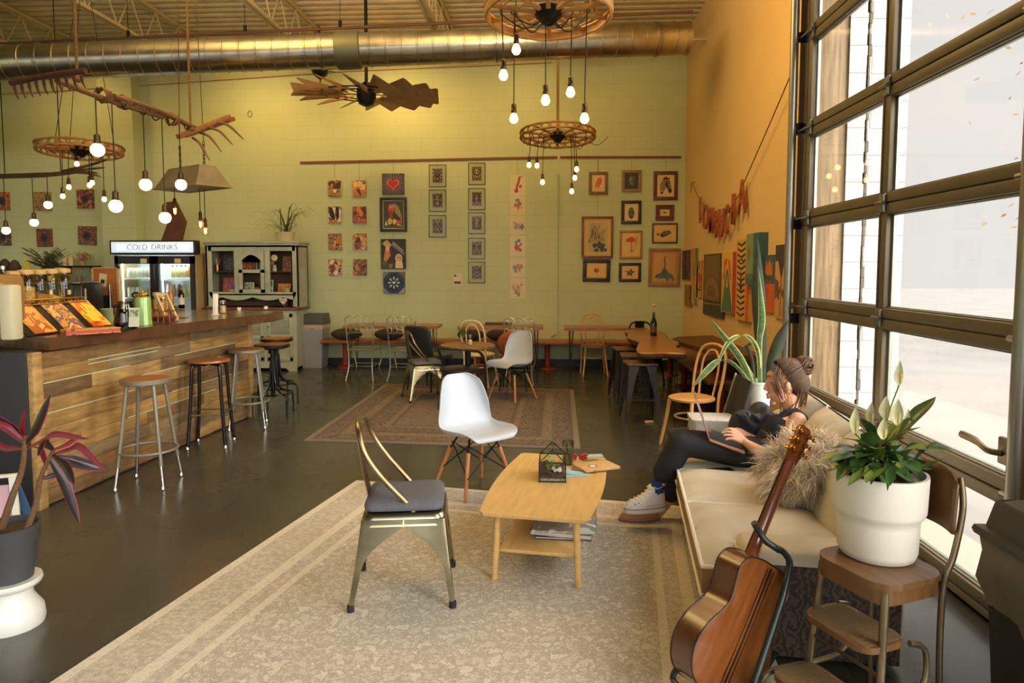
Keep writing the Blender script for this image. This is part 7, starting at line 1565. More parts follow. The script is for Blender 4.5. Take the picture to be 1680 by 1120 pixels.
# legs (under the trousers) and feet
nl = [Q(1242, 748, 4.1), Q(1118, 720, 4.08), Q(1080, 800, 4.14)]; fl = [Q(1242, 744, 4.3), Q(1138, 728, 4.3), Q(1092, 826, 4.29)]
body += [('c', nl, [.075, .05, .028]), ('c', fl, [.075, .05, .036]), ('c', [Q(1080, 800, 4.14), Q(1076, 826, 4.15), Q(1038, 826, 4.15)], [.028, .028, .022]), ('c', [fl[2], Q(1080, 842, 4.28), Q(1030, 846, 4.28)], [.034, .03, .024])]
blobmesh('body', body, skin, PER, .0042, 2)
# trousers
clo = mt('black_trouser_cloth', (34, 34, 38), .85, 0, 30, .2, st=(1, 1, 6), bump=.25)
pt_ = []
for y in (4.12, 4.28): pt_.append(('c', [Q(1256, 744, y), Q(1244, 750, y)], [.098, .105]))
pt_ += [('c', [Q(1240, 746, 4.1), Q(1180, 734, 4.085), Q(1118, 725, 4.08), Q(1101, 756, 4.1), Q(1090, 774, 4.13)], [.098, .092, .08, .078, .072]), ('c', [Q(1240, 742, 4.3), Q(1185, 732, 4.3), Q(1138, 730, 4.3), Q(1112, 780, 4.29), Q(1100, 805, 4.29)], [.098, .09, .076, .076, .074])]
tro = blobmesh('trousers', pt_, clo, PER, .009, 4)
# tank top with straps
tk = mt('black_tank_knit', (30, 30, 32), .9, 0, 60, .15, st=(1, 1, .3), bump=.2)
tp = []
for y in (4.12, 4.28): tp.append(('c', [Q(1252, 746, y), Q(1264, 728, y), Q(1280, 705, y)], [.1, .095, .098]))
for y in (4.13, 4.27): tp.append(('s', Q(1266, 709, y), (.065, .066, .06)))
for y in (4.1, 4.3): tp.append(('c', [Q(1270, 697, y), Q(1290, 676, y), Q(1307, 674, y), Q(1321, 690, y)], [.03, .02, .02, .03]))
blobmesh('tank_top', tp, tk, PER, .007, 4)
# hair
hm = mt('brown_hair', (74, 50, 32), .75, 0, 26, .45, st=(1, 1, 1), det=6)
hp_ = [('s', Q(1296, 615, 4.2), (.099, .088, .099), tilt), ('s', Q(1307, 628, 4.2), (.08, .08, .08)), ('s', Q(1311, 634, 4.2), (.045, .06, .045)), ('s', Q(1283, 601, 4.2), (.07, .07, .05), eul(y=radians(-20)))]
hr = blobmesh('hair', hp_, hm, PER, .008, 4)
# bring hair back from the face: cut everything in front of a slanted plane
bm = bmesh.new(); bm.from_mesh(hr.data)
c0 = Q(1272, 612, 4.2); nrm = V((1, 0, .55)).normalized()
dl = [v for v in bm.verts if (v.co-c0).dot(nrm) < 0 or ((v.co-Q(1293, 640, 4.2)).dot(V((.9, 0, .42))) < 0)]
bmesh.ops.delete(bm, geom=dl, context='VERTS'); bm.to_mesh(hr.data); bm.free()
m = MB(); hr_ = random.Random(9)
bun = Q(1319, 600, 4.2)
for k in range(70):
    a, b_ = hr_.uniform(0, 2*pi), hr_.uniform(-1, 1); r0 = .056; n1 = V((cos(a)*sqrt(1-b_*b_), sin(a)*sqrt(1-b_*b_), b_)); n2 = n1.orthogonal().normalized(); n2 = (M.Rotation(hr_.uniform(0, 6), 3, n1) @ n2)
    m.tube([bun+(n1*cos(t)+n2*sin(t))*r0*hr_.uniform(.92, 1.12) for t in [i*.35 for i in range(9)]], [.0045]*4+[.004]*3+[.003, .001], 5)
for k in range(90):   # swept strands from the hairline to the bun
    y = hr_.uniform(-.08, .08); s = V((Q(1268, 604, 4.2).x+hr_.uniform(-.005, .09), y+.0, Q(1268, 600, 4.2).z+hr_.uniform(-.05, .03)-abs(y)*.25)); cc = Q(1296, 615, 4.2)
    d1 = (s-cc); d1 = V((d1.x/.1, d1.y/.089, d1.z/.1)).normalized(); e1 = V((bun-cc).normalized()); pts = []
    for i in range(7):
        f = i/6; d = (d1*(1-f)+e1*f).normalized(); pts.append(cc+V((d.x*.102, d.y*.091, d.z*.102))*(1+hr_.uniform(-.01, .025)))
    m.tube(cr(pts, 2), .003, 4)
for k in range(34):   # loose locks beside the face and at the nape
    if k < 15:
        y0 = 4.2-.07+hr_.uniform(-.012, .012) if k < 11 else 4.2+.07; x0 = hr_.uniform(1266, 1284); pts = [Q(x0+4, 600, y0+.03), Q(x0-2, 616, y0-.008), Q(x0+hr_.uniform(-2, 4), 636, y0-.014), Q(x0+6+hr_.uniform(0, 6), 652+hr_.uniform(0, 10), y0-.006)]
        if k == 4: pts.append(Q(1278, 690, y0+.01))
    else:
        x0 = hr_.uniform(1304, 1322); y0 = 4.2+hr_.uniform(-.075, .06); pts = [Q(x0, 618, y0), Q(x0+4, 636, y0), Q(x0+1, 652+hr_.uniform(0, 12), y0), Q(x0-4, 660+hr_.uniform(0, 20), y0)]
    c_ = cr(pts, 4); m.tube(c_, [.0032]*(len(c_)-4)+[.0035, .0028, .002, .001], 5)
m.done('hair_strands', mt('brown_hair_light', (98, 68, 42), .6, 0, 30, .4), PER)
m = MB(); m.tube([Q(1293, 641, 4.108)+V((.009*cos(a), 0, -.012+.011*sin(a))) for a in [2*pi*i/14 for i in range(14)]], .0022, 5, True); m.done('earring', brass, PER)
m = MB(); m.tube(cr([Q(1304, 662, 4.13), Q(1284, 678, 4.14), Q(1274, 683, 4.2), Q(1284, 678, 4.26), Q(1304, 662, 4.27)], 5), .0035, 6); m.done('necklace', mt('gold_chain', (220, 160, 70), .25, 1), PER)
m = MB()
for y in (4.163, 4.237): m.sph(Q(1265, 626.5, y), .0085, 10, (1, 1, .45))
m.done('eyes', col((50, 36, 30), .2), PER)
m = MB()
for y in (4.16, 4.24): m.tube(cr([Q(1263, 618, y-.014), Q(1260.5, 616, y), Q(1263, 617.5, y+.014)], 3), .0035, 5)
m.done('eyebrows', col((70, 46, 30)), PER)
# shoes and sock
def shoe(px, py, Y, cm, sm, lab, rz, pitch, tall=True):
    g = bpy.data.objects.new('shoe', None); C.objects.link(g); g.parent = PER; g.location = Q(px, py, Y); g.rotation_euler = (0, pitch, rz); g['label'] = lab
    def outl(l0, l1, w_, z, n=28):
        o = []
        for i in range(n):
            a = 2*pi*i/n; cx = cos(a); x = (l0+l1)/2+(l1-l0)/2*(abs(cx)**.8*(1 if cx > 0 else -1)); t = (x-l0)/(l1-l0); o.append(V((x, sin(a)*w_*(1.0-.22*t+.12*sin(pi*t)), z)))
        return o
    MB().rings([outl(-.142, .118, .046, 0), outl(-.146, .121, .048, .012), outl(-.145, .12, .048, .036), outl(-.14, .117, .046, .042)]).done('sole', sm, g, ang=.8)
    MB().rings([outl(-.1462, .1213, .0485, .026), outl(-.1465, .1216, .0487, .03)], True, False).done('sole_stripe', col((70, 50, 46)), g)
    rs = [outl(-.136, .113, .043, .04), outl(-.132, .114, .044, .056), outl(-.118, .114, .043, .07), outl(-.085, .114, .041, .081), outl(-.048, .113, .039, .096), outl(-.014, .111, .038, .116)]
    if tall: rs += [outl(.008, .108, .038, .14), outl(.014, .106, .038, .158)]
    MB().rings(rs).done('upper', cm, g, ang=1.5)
    m = MB()
    for x, z in ((-.1, .077), (-.075, .086), (-.05, .096), (-.026, .109), (-.004, .127), (.01, .15))[:7 if tall else 4]: m.tube(cr([(x+.016, -.033, z-.008), (x-.002, -.012, z+.002), (x-.003, .012, z+.002), (x+.016, .033, z-.008)], 3), .0034, 5)
    m.done('laces', col((226, 220, 196)), g)
    if tall:
        st_ = [(.012*(1 if i % 2 == 0 else .42)*cos(pi/2+i*pi/5), .012*(1 if i % 2 == 0 else .42)*sin(pi/2+i*pi/5)) for i in range(10)]
        MB().prism(st_, .002, M.Translation((.062, -.0385, .118)) @ eul(x=pi/2)).done('star_badge', col((30, 36, 60)), g)
        m = MB()
        for i in range(5): m.sph((-.08+.02*i, -.0405+.002*i, .062+.006*i), .0045, 6)
        m.done('painted_dots', col((70, 90, 70)), g)
    return g
shoe(1062, 838, 4.14, mt('white_canvas_shoe', (232, 230, 224), .8), mt('white_rubber', (224, 218, 208), .5), 'clean white high top shoe resting on the other shoe', radians(6), radians(-3))
shoe(1052, 858, 4.25, mt('shaded_canvas_shoe', (176, 132, 96), .8), mt('shaded_rubber', (150, 112, 86), .6), 'shoe flat on the floor, its shadow painted brownish', radians(4), 0, False)  # lower shoe: the shadow on it is put into its tan colours
m = MB(); a = Q(1079, 797, 4.14); m.tube([a+V((-.002, 0, -.035)), a+V((.0, 0, .0)), a+V((.004, 0, .04))], [.039, .041, .042], 16); so = m.done('sock', col((40, 64, 110), .9), PER)
sw = cr([(-.022, 0, .006), (-.012, 0, -.004), (.0, 0, -.001), (.024, 0, .012)], 3); MB().tube([q+a+V((.0, -.043, .0)) for q in sw], [.002, .003, .004, .0045, .0045, .004, .003, .002, .0015, .001][:len(sw)], 5).done('sock_mark', col((150, 180, 206)), so)
# laptop on the lap
LP = thing('laptop', 'open rose gold laptop on the lap of the seated person', 'laptop', P(1164, 722, Y=4.0), radians(-9.5))
rg = mt('rose_gold', (206, 146, 112), .35, .7)
def side_pt(px, py): q = P(px, py, Y=4.0)-LP.location; return V((hypot(q.x, q.y)*(1 if q.x > 0 else -1), 0, q.z))
b1, t1 = side_pt(1220, 741), side_pt(1142, 656)
W_ = .3
def slab(a, b_, th, name, mat, up):
    d = (b_-a); L = d.length; x = d.normalized(); y = V((0, 1, 0)); z = x.cross(y)*up; Tm = M((x, y, z)).transposed().to_4x4(); return MB().box((a+b_)/2+V((0, W_/2, 0)), (L, W_, th), Tm, .003).done(name, mat, LP)
slab(V((0, 0, 0)), b1, .013, 'base', rg, 1); slab(V((0, 0, .004)), t1, .007, 'lid', rg, 1)
x = b1.normalized(); z = V((-x.z, 0, x.x)); m = MB(); Tm = M((x, V((0, 1, 0)), z)).transposed().to_4x4()
for i in range(5):
    for j in range(12): m.box(x*(.035+.021*i)+V((0, .025+.0228*j, 0))+z*.0075, (.017, .019, .003), Tm)
m.done('keyboard', col((60, 58, 56)), LP)
tn = t1.normalized(); zz = V((tn.z, 0, -tn.x)); Tm = M((tn, V((0, 1, 0)), tn.cross(V((0, 1, 0))))).transposed().to_4x4()
MB().box(tn*(t1.length*.53)+V((0, W_/2, .004))+zz*.005, (t1.length*.86, W_*.93, .002), Tm).done('screen', mt('laptop_screen', (110, 120, 130), .2, emit=.5), LP)
# ---- black jacket bundle and snake plant
jb = P(1238, 688, Y=4.5); m = MB(); jr = random.Random(4)
folds = [('c', [V((jr.uniform(-.15, .1), jr.uniform(-.12, -.06), .1)), V((jr.uniform(-.12, .1), jr.uniform(-.14, -.1), -.03)), V((jr.uniform(-.12, .1), jr.uniform(-.13, -.08), -.15))], [.012, .018, .012]) for _ in range(18)]
J = blobmesh('black_jacket', folds+[('s', V((-.06, 0, -.02)), (.1, .12, .13)), ('s', V((.05, .02, .03)), (.09, .11, .13)), ('s', V((.0, -.02, -.1)), (.14, .13, .1)), ('c', [V((-.1, -.06, .06)), V((-.02, -.08, .0)), V((.0, -.09, -.12))], [.03, .035, .03]), ('c', [V((.06, -.06, .12)), V((.04, -.1, .02)), V((.05, -.08, -.1))], [.03, .03, .03])], mt('black_nylon', (38, 42, 48), .6, 0, 12, .2, bump=.9), None, .009, 3)
J.location = (jb.x, 4.53, .56); tag(J, 'crumpled black jacket on the far sofa arm behind the seated person', 'jacket')
p = P(1243, 624, Y=5.15); sp = thing('snake_plant', 'tall variegated snake plant in a white ribbed bucket by the door track', 'plant', (p.x, 5.15, .5))
zt2 = p.z-.5
m = MB(); n = 48; rs = []
for z, r in ((0, .078), (.01, .08), (zt2-.02, .103), (zt2-.015, .108), (zt2, .108), (zt2, .1), (zt2-.03, .098)): rs.append([(r*(1+(.018 if k % 2 and .01 < z < zt2-.03 else 0))*cos(2*pi*k/n), r*(1+(.018 if k % 2 and .01 < z < zt2-.03 else 0))*sin(2*pi*k/n), z) for k in range(n)])
m.rings(rs); m.done('bucket', mt('white_bucket', (208, 212, 200), .45), sp, ang=.5)
MB().lathe([(.097, zt2-.035), (.04, zt2-.03)], n=20).done('soil', mt('soil', (66, 46, 32)), sp)
for s in (-1, 1): MB().tube([(s*.108+.0, -.02, zt2-.05), (s*.12, 0, zt2-.05), (s*.108, .02, zt2-.05)], .005, 6).done('bucket_lug', steel, sp)
tag(MB().span((-.14, -.14, 0), (.14, .14, .5), .006).done('plant_stand', col((150, 84, 44), .6), None, (p.x, 5.15, 0)), 'plain brown stand under the white ribbed plant bucket', 'stand')
vg = mt('snake_leaf_green', (88, 118, 70), .4, 0, 22, .4, st=(1, 1, 3)); vy = mt('snake_leaf_rim', (206, 204, 130), .45); vd = mt('snake_leaf_dark', (52, 58, 36), .5, 0, 20, .3)
def S(px, py, dy=0): return P(px, py, Y=5.15+dy)-sp.location
sv = [(((1248, 632), (1246, 560), (1250, 520), (1244, 437)), (.012, .02, .026, .001), 0, -.04), (((1252, 630), (1247, 540), (1244, 470), (1243, 392)), (.02, .045, .045, .004), 2, .05), (((1236, 632), (1216, 590), (1190, 555), (1164, 521)), (.014, .026, .022, .001), 0, -.05), (((1246, 632), (1243, 575), (1222, 550), (1196, 560), (1180, 590)), (.012, .018, .02, .018, .008), 1, -.06), (((1234, 632), (1205, 598), (1182, 590), (1160, 608), (1135, 636)), (.01, .015, .02, .026, .002), 0, -.12), (((1258, 630), (1268, 590), (1280, 555), (1294, 524)), (.018, .04, .04, .002), 2, .04), (((1238, 630), (1234, 592), (1226, 570), (1222, 566)), (.01, .014, .01, .001), 2, .0), (((1250, 630), (1252, 590), (1240, 560), (1185, 600)), (.01, .016, .016, .001), 2, .08), (((1242, 632), (1225, 604), (1205, 575), (1192, 562)), (.01, .02, .02, .001), 0, .02)]
for pts, ws, kind, dy in sv:
    q = [S(x, y, dy*i/len(pts)) for i, (x, y) in enumerate(pts)]
    if kind < 2:
        m = MB(); m.leaf(q, [w*1.0 for w in ws], (.95, -.3, .1), .25, 5); m.done('leaf_margin', vy, sp, ang=2)
        m = MB(); m.leaf([v+V((-.001, -.0035, .001)) for v in q], [w*(.72 if kind == 0 else .45) for w in ws], (.95, -.3, .1), .2, 5); m.done('leaf', vg, sp, ang=2)
    else:
        m = MB(); m.leaf(q, ws, (.95, -.3, .1), .3, 5); m.done('leaf', vd, sp, ang=2)
# ================================================================= guitar and stand
gB, gT = V((.60, 2.33, .10)), P(1356, 707, Y=2.66)
gu = (gT-gB).normalized(); GL = (gT-gB).length
nb = V((.52, -.80, .1)); nb = (nb-gu*nb.dot(gu)).normalized(); gw = nb.cross(gu)      # nb = back normal, gw = sideways
Tg = M((gw, gu, -nb)).transposed()
GU = thing('acoustic_guitar', 'acoustic guitar seen from behind leaning in a stand beside the sofa', 'guitar', gB); GU.rotation_euler = Tg.to_euler()
# local: x across, y along the neck, z towards the soundboard (0 = back)
k_ = GL/1.03
def gout(n=40):
    pts = [(0, 0), (.1, .005), (.165, .045), (.195, .12), (.18, .2), (.14, .265), (.125, .31), (.135, .37), (.143, .42), (.12, .465), (.06, .485), (0, .487)]
    c = cr([(a, b_, 0) for a, b_ in pts], 4); r = [V((q.x, q.y, 0)) for q in c]; return [q*k_ for q in r+[V((-q.x, q.y, 0)) for q in r[-2:0:-1]]]
go = gout(); dp = .105*k_; mc = V((0, .24*k_, 0))
back = mt('guitar_back', (112, 64, 28), .18, 0, 5, .22, st=(8, 1, 1), coat=.6); side_m = mt('guitar_side', (92, 54, 32), .2, 0, 4, .25, st=(1, 1, 6), coat=.6); bindm = col((40, 24, 16), .3)
def cap_(m, z, bul):
    vs = [[m.v(mc+(q-mc)*s+V((0, 0, z+bul*(1-s*s)))) for q in go] for s in (1, .75, .5, .25)]
    for a, b_ in zip(vs, vs[1:]):
        for i in range(len(go)): m._f((a[i], a[(i+1) % len(go)], b_[(i+1) % len(go)], b_[i]))
    m._f(vs[-1])
m = MB(); cap_(m, 0, -.008); m.done('back', back, GU, ang=1)
m = MB(); m.rings([[q+V((0, 0, z)) for q in go] for z in (0, dp)], True, False); m.done('sides', side_m, GU, ang=1)
m = MB(); cap_(m, dp, .003); m.done('soundboard', mt('spruce', (206, 160, 92), .25, coat=.5), GU, ang=1)
for z in (.0, dp): MB().tube([q*1.0+V((0, 0, z)) for q in go], .0035, 6, True).done('binding', bindm, GU)
m = MB(); m.box((0, .245*k_, -.0085), (.006, .46*k_, .003)); m.box((.018, .245*k_, -.008), (.003, .45*k_, .002)); m.box((-.018, .245*k_, -.008), (.003, .45*k_, .002)); m.done('back_strip', bindm, GU)
neck = mt('neck_mahogany', (118, 62, 34), .25, 0, 5, .2, st=(6, 1, 6), coat=.5)
m = MB(); rs = []
for y, w_, d_ in ((.43, .03, .07), (.475, .029, .055), (.5, .0275, .03), (.55, .026, .022), (.7, .0245, .02), (.86, .0225, .019), (.885, .0225, .017)):
    rs.append([V((w_*k_*cos(a), y*k_, dp-.004-(d_*k_*sin(a) if sin(a) > 0 else 0))) for a in [2*pi*i/16 for i in range(16)]])
m.rings(rs); m.done('neck', neck, GU, ang=.9)
MB().box((0, .66*k_, dp+.001), (.05*k_, .5*k_, .006)).done('fretboard', bindm, GU)
m = MB(); m.rings([[(x*k_, y*k_, z) for x, y in ((-.024, .875), (.024, .875), (.036, .92), (.034, 1.02), (.02, 1.03), (-.02, 1.03), (-.034, 1.02), (-.036, .92))] for z in (dp-.018, dp-.002)]); hs = m.done('headstock', neck, GU)
for sx in (-1, 1):
    for i in range(3):
        y = (.925+.038*i)*k_; MB().cyl((sx*.022*k_, y, dp-.03), (sx*.022*k_, y, dp+.02), .007, n=10).box((sx*.022*k_, y, dp-.026), (.018, .02, .014), None, .003).cyl((sx*.03*k_, y, dp-.026), (sx*.048*k_, y, dp-.026), .003, n=6).sph((sx*.054*k_, y, dp-.026), .011, 8, (.6, 1, .8)).done('tuning_peg', mt('gold_tuner', (216, 150, 50), .18, 1), hs)
m = MB()
for i in range(6): m.cyl(((-.016+.0064*i)*k_, .12*k_, dp+.012), ((-.016+.0064*i)*k_, .9*k_, dp+.008), .0006, n=4)
m.done('strings', brass, GU); MB().box((0, .12*k_, dp+.005), (.14*k_, .025, .01), None, .003).done('bridge', bindm, GU)
# stand: dark green tube
stq = thing('guitar_stand', 'dark green tubular stand holding the guitar by its neck', 'guitar stand', (.86, 2.52, 0)); so_ = stq.location
gt = mt('green_black_tube', (32, 44, 40), .35, .2)
yk = gB+gu*(.505*k_)
bk_ = lambda f, n_, w_=0: gB+gu*(f*k_)+nb*n_+gw*w_-so_
# main post runs behind the guitar's back (on the camera side) up to the yoke
MB().tube(cr([bk_(-.05, .1, -.035), bk_(.12, .085, -.035), bk_(.33, .07, -.035), bk_(.43, .06, -.035), bk_(.52, .03, -.05), bk_(.55, -.0, -.04), bk_(.555, -.03, -.03)], 6), .0125, 10).done('post', gt, stq)
MB().tube(cr([bk_(.59, -.05, .11), bk_(.57, -.045, .065), bk_(.555, -.03, .04), bk_(.55, -.012, .012), bk_(.55, -.012, -.02), bk_(.555, -.04, -.045), bk_(.565, -.1, -.045)], 6), .0125, 10).done('yoke', gt, stq)
pb = bk_(.05, .1, -.035)
for e in ((-.12, -.28, .01), (.3, -.12, .01), (.12, .3, .01)): MB().tube(cr([pb, V((pb.x*.5+e[0]*.4, pb.y*.5+e[1]*.4, .1)), V(e)], 5), .0115, 8).done('leg', gt, stq)
for w_ in (-.11, .1): MB().tube(cr([bk_(.02, .07, w_*.5), bk_(-.025, .02, w_), bk_(-.03, -.11, w_), bk_(.01, -.12, w_)], 5), .011, 8).done('cradle_arm', gt, stq)
# ================================================================= step stool chair, white pot, lily
SC = thing('step_stool_chair', 'old wooden seated step stool chair with metal tube legs carrying the lily pot', 'step stool', (1.13, 2.33, 0), radians(-66)); SC.scale = (.82, .8, 1)
sw_ = mt('stool_plywood', (106, 74, 40), .4, 0, 5, .25, st=(1, 7, 1), coat=.2); stb = mt('old_chrome_tube', (128, 114, 86), .35, .8, 9, .3)
def rrect(w, d, r, n=5, tp=1):
    o = []
    for qx, qy, a0 in ((1, -1, -pi/2), (1, 1, 0), (-1, 1, pi/2), (-1, -1, pi)):
        for i in range(n+1):
            a = a0+pi/2*i/n; x, y = qx*(w-r)+r*cos(a), qy*(d-r)+r*sin(a); o.append((x*(1+(tp-1)*(y+d)/(2*d)), y))
    return o
zs_ = .6
MB().prism(rrect(.19, .185, .1), .022, M.Translation((0, 0, zs_-.022))).done('seat', sw_, SC, ang=.5); MB().prism(rrect(.175, .17, .06), .05, M.Translation((0, 0, zs_-.072))).done('seat_apron', sw_, SC, ang=.5)
for sx in (-1, 1):
    MB().cyl((sx*.155, -.14, zs_-.03), (sx*.19, -.2, 0), .016, n=10).done('front_leg', stb, SC)
    MB().tube(cr([(sx*.17, .19, 0), (sx*.165, .17, .3), (sx*.165, .175, zs_-.05), (sx*.17, .22, zs_+.05), (sx*.165, .27, zs_+.2), (sx*.14, .285, zs_+.3)], 5), .013, 10).done('back_leg', stb, SC)
def bp_(u, v): s = u*2-1; return (s*.185*(1-.06*v), .26+.035*v-.07*s*s*(1), zs_+.13+.2*v-(.05*abs(s)**4 if v > .9 else 0))
MB().grid(bp_, 14, 6).done('backrest', sw_, SC, solid=.014, ang=2)
tr_m = mt('ribbed_tread', (110, 90, 56), .7, 0, 3, .1)
for (yy, zz, d_) in ((-.13, .4, .12), (-.30, .21, .12)):
    MB().prism(rrect(.17, d_, .07), .022, M.Translation((0, yy, zz-.022))).done('tread', sw_, SC, ang=.5)
    m = MB()
    for i in range(30): m.box((-.15+.0103*i, yy, zz+.0007), (.005, d_*2*.84, .0016))
    m.done('tread_ribs', tr_m, SC)
for sx in (-1, 1):
    MB().tube(cr([(sx*.175, -.02, .39), (sx*.18, .06, .36), (sx*.18, .07, .26), (sx*.18, .0, .2), (sx*.18, -.14, .19), (sx*.185, -.4, .19), (sx*.19, -.44, .1), (sx*.19, -.45, 0)], 5), .011, 8).done('step_frame', stb, SC)
MB().cyl((-.17, -.17, .3), (.17, -.17, .3), .007, n=6).done('cross_rail', stb, SC)
# pot
p = P(1446, 928, Z=.6); pot = thing('peace_lily', 'peace lily with white spathes in a stepped cream pot on the step stool chair', 'plant', (p.x+.03, p.y+.1, .6)); pot.scale = (.93, .93, .96)
cm = mt('cream_ceramic', (226, 222, 208), .5, 0, 3, .04)
MB().lathe([(.115, 0), (.128, .006), (.137, .03), (.14, .13), (.141, .15), (.155, .165), (.16, .18), (.164, .3), (.163, .31), (.152, .31), (.15, .285)], n=44).done('pot', cm, pot, ang=.8)
MB().lathe([(.15, .283), (.08, .287), (.01, .29)], n=24).done('soil', mt('soil', (66, 46, 32)), pot)
lg_ = mt('lily_leaf', (62, 92, 42), .35, 0, 7, .35, coat=.25); lg2 = mt('lily_leaf_light', (126, 146, 62), .4, 0, 7, .3); spm = mt('spathe', (214, 212, 166), .5, sss=.1)
Yl = pot.location.y
def Lq(px, py, dy=0): return (P(px, py, Y=Yl+dy)-pot.location)/.94
crown = V((0, 0, .29)); lr = random.Random(3)
ends = [(1345, 758, -.1), (1362, 738, .02), (1372, 792, -.12), (1392, 742, .05), (1402, 705, .1), (1428, 712, -.05), (1458, 705, .08), (1486, 722, -.02), (1536, 656, .05), (1552, 742, -.06), (1530, 762, .05), (1512, 778, -.12), (1478, 772, -.14), (1400, 780, -.14), (1440, 785, -.16), (1382, 765, -.02), (1500, 745, .1), (1468, 735, -.1), (1418, 742, -.1), (1352, 775, .05), (1540, 785, .02), (1380, 722, -.06), (1412, 690, 0), (1444, 680, .04), (1498, 690, .1), (1512, 705, -.05), (1362, 760, -.14), (1420, 795, -.18), (1460, 800, -.18), (1500, 795, -.16), (1390, 800, -.16), (1375, 745, -.1), (1520, 735, .0), (1436, 740, -.12), (1480, 750, -.12), (1405, 755, -.15)]
for i, (x, y, dy) in enumerate(ends):
    e = Lq(x, y, dy); b0 = crown+V((lr.uniform(-.05, .05), lr.uniform(-.05, .05), 0)); d = e-b0; hz_ = hypot(d.x, d.y); sd_ = V((-d.y, d.x, 0)); sd_ = (sd_.normalized() if sd_.length > .01 else V((1, 0, 0)))+V((.35, -.25, .15))
    md = b0+d*.3+V((0, 0, .03+.08*hz_)); wd = lr.uniform(.022, .033)
    m = MB(); m.tube(cr([b0, b0.lerp(md, .5)+V((0, 0, .015)), md], 3), .0035, 5); m.done('petiole', lg2, pot)
    m = MB(); m.leaf([md, md.lerp(e, .25)+V((0, 0, .018)), md.lerp(e, .55)+V((0, 0, .02)), md.lerp(e, .82)+V((0, 0, .008)), e], (.006, wd*.8, wd, wd*.6, .001), sd_, .22, 4); m.done('leaf', lg2 if i % 3 == 0 else lg_, pot, ang=2)
m = MB()
for k in range(70):
    a = lr.uniform(0, 2*pi); l = lr.uniform(.08, .17); b0 = crown+V((lr.uniform(-.08, .08), lr.uniform(-.08, .08), -.01)); d = V((cos(a), sin(a), 0))
    m.leaf([b0, b0+d*l*.5+V((0, 0, l*lr.uniform(.3, .9))), b0+d*l+V((0, 0, l*lr.uniform(.1, .8)))], (.004, lr.uniform(.018, .03), .001), (-d.y, d.x, .2), .2, 3)
m.done('foliage', lg_, pot, ang=2)
for x0, y0, y1, w_, dy in ((1475, 637, 598, .02, .05), (1402, 715, 672, .022, .0), (1428, 700, 664, .02, .04), (1452, 692, 655, .024, .0), (1472, 702, 660, .028, -.04), (1489, 712, 676, .016, .02), (1449, 725, 690, .022, -.08)):
    a, b_ = Lq(x0, y0, dy), Lq(x0+2, y1, dy); m = MB(); m.tube(cr([crown, crown.lerp(a, .5)+V((0, .02, .03)), a], 4), .003, 5); m.done('flower_stem', lg2, pot)
    m = MB(); m.leaf([a, a.lerp(b_, .3)+V((0, .008, 0)), a.lerp(b_, .65)+V((0, .004, 0)), b_], (.005, w_*.8, w_*.6, .001), (.9, -.35, .2), -.5, 4); sp_ = m.done('spathe', spm, pot, ang=2)
    MB().cyl(a+V((0, -.012, .01)), a.lerp(b_, .5)+V((0, -.012, 0)), .005, n=6).done('spadix', col((206, 190, 110)), sp_)
# ================================================================= big bin at the right edge
BN = thing('square_trash_bin', 'large dark square trash bin with a round opening at the right edge', 'trash bin', (1.76, 2.14, 0))
bg_ = mt('bin_grey', (54, 53, 47), .5, 0, 8, .1)
def sq(s, z, w=.235, d=.26): return [(x*s, y*s, z) for x, y in ((-w, -d), (w, -d), (w, d), (-w, d))]
m = MB(); m.rings([sq(.86, 0), sq(.98, .62), sq(.98, .66)]); m.done('bin_body', bg_, BN)
m = MB(); m.rings([sq(1.1, .675), sq(1.12, .69), sq(1.1, .705), sq(1.0, .71), sq(.93, .8), sq(.9, .81)], True, False)
n = 28; o_ = sq(.9, .81); ring = [(.16*cos(2*pi*i/n-pi*.75), .16*sin(2*pi*i/n-pi*.75), .81) for i in range(n)]
ou = []
for i in range(n):
    a = 2*pi*i/n-pi*.75; c_, s_ = cos(a), sin(a); k = min(.2115/max(abs(c_), 1e-6), .234/max(abs(s_), 1e-6)); ou.append((c_*k, s_*k, .81))
m.rings([ou, ring, [(x*.97, y*.97, .77) for x, y, _ in ring], [(x*.9, y*.9, .6) for x, y, _ in ring]], True, False); m.done('lid', mt('bin_lid_grey', (84, 82, 74), .45), BN)
m = MB(); rs = []
br_ = random.Random(2)
for z, s in ((.675, 1.02), (.62, 1.05), (.52, 1.035), (.45, 1.0), (.43, .99)):
    r = []
    for i in range(48):
        t = i/48*4; k = int(t); f = t-k; c = sq(s, z); a, b_ = V(c[k]), V(c[(k+1) % 4]); q = a.lerp(b_, f); o = V((q.x, q.y, 0)).normalized()*.012*sin(i*1.9+z*40); r.append(q+o+V((0, 0, .02*sin(i*.7) if z < .6 else 0)))
    rs.append(r)
m.rings(rs, True, False); m.done('bin_liner', mt('bag_plastic', (120, 112, 92), .35, trans=.0), BN)
# ================================================================= light and camera
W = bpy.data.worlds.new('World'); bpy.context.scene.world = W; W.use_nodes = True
nt = W.node_tree; bg = nt.nodes['Background']; bg.inputs['Color'].default_value = lin((241, 237, 233))
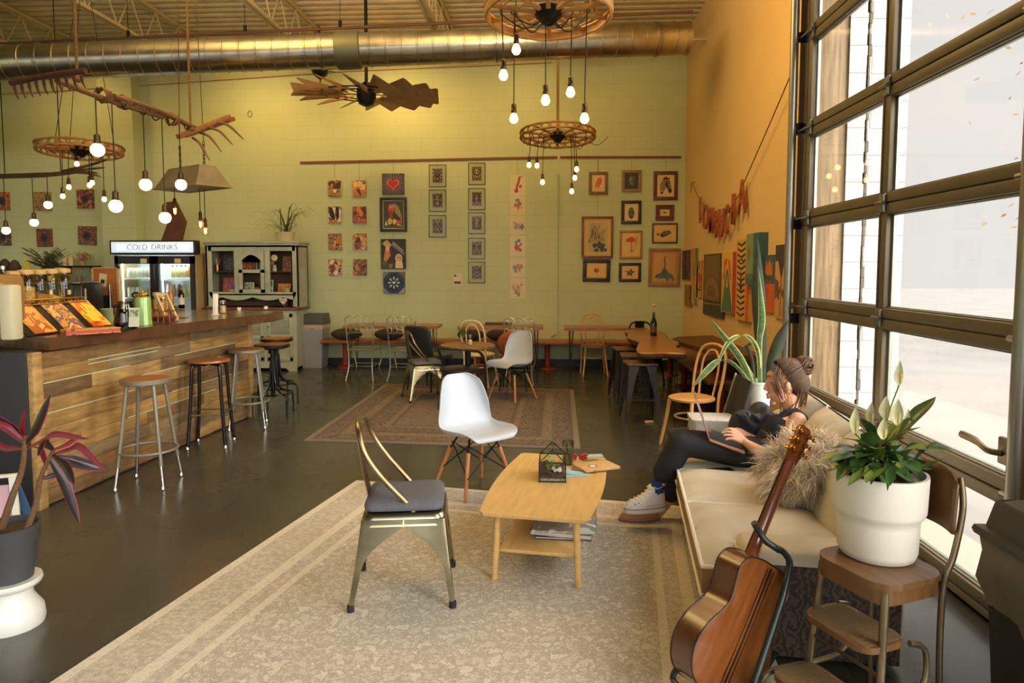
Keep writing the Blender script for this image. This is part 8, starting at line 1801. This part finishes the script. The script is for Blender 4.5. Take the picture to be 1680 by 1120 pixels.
# hazy overcast sky, much brighter round the hidden sun
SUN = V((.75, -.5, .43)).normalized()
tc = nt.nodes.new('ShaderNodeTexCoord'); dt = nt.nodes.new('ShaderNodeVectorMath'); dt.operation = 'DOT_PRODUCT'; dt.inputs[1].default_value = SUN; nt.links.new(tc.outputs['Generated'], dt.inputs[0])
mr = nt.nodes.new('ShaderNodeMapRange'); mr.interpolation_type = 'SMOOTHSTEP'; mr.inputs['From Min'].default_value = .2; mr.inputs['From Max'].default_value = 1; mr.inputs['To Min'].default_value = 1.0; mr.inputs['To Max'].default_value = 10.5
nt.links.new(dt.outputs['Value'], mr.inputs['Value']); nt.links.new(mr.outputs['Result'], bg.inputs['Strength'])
def lamp(kind, name, loc, energy, c, rot=None, **k):
    l = bpy.data.lights.new(name, kind); l.energy = energy; l.color = lin(c)[:3]
    for q, v in k.items(): setattr(l, q, v)
    o = bpy.data.objects.new(name, l); C.objects.link(o); o.location = loc
    if rot is not None: o.rotation_euler = rot
    return o
# hazy daylight from the window side
sd = -SUN
lamp('SUN', 'sun', (8, 5, 8), 4.5, (255, 246, 236), sd.to_track_quat('-Z', 'Y').to_euler(), angle=radians(55))
warm = (255, 208, 128)
def spot(loc, to, e, size=110, blend=1, c=warm, r=.25):
    lamp('SPOT', 'track_spot', loc, e, c, (V(to)-V(loc)).to_track_quat('-Z', 'Y').to_euler(), spot_size=radians(size), spot_blend=blend, shadow_soft_size=r)
# track spots hidden above the duct wash the back wall
for x, e in ((-7.6, 75), (-4.6, 120), (-2.4, 150), (-.4, 58), (1.3, 18)): spot((x, 9.75, 4.72), (x, 11.1, 2.9), e, 150)
# added fill lights above the frame for bar, floor, ceiling and orange wall
def area(loc, to, e, sx, sy, c=warm):
    lamp('AREA', 'fill_area', loc, e, c, (V(to)-V(loc)).to_track_quat('-Z', 'Y').to_euler(), shape='RECTANGLE', size=sx, size_y=sy)
area((-3.2, 5.5, 5.0), (-3.2, 6.0, 0), 70, 1.5, 3)
area((-.3, 5.8, 5.0), (.2, 7.5, 0), 35, 2.5, 2)
area((-2.2, 6.2, 4.45), (-2.2, 6.6, 6), 170, 5, 1.5, (255, 234, 200))
area((.3, 6.2, 4.9), (2.2, 7.6, 2.6), 75, 1, 2, (255, 214, 142))
lamp('AREA', 'fridge_lamp', (fx0+FW/2, fy+.1, 1.72), 9, (226, 238, 255), (radians(38), 0, 0), shape='RECTANGLE', size=1.1, size_y=.1)
cam = bpy.data.cameras.new('camera'); co = bpy.data.objects.new('camera', cam); C.objects.link(co)
cam.sensor_width = 36; cam.lens = F_PX/1680*36; cam.shift_x = 0; cam.shift_y = -(560-CY)/1680; cam.clip_end = 300; cam.clip_start = .05
co.location = (0, 0, CAM_H); co.rotation_euler = (pi/2-PITCH, 0, YAW)
sc = bpy.context.scene; sc.camera = co
sc.view_settings.view_transform = 'Standard'; sc.view_settings.look = 'None'; sc.view_settings.exposure = 0; sc.view_settings.gamma = 1
sc.cycles.max_bounces = 8; sc.cycles.transparent_max_bounces = 16; sc.cycles.caustics_reflective = False; sc.cycles.caustics_refractive = False; sc.cycles.sample_clamp_indirect = 6
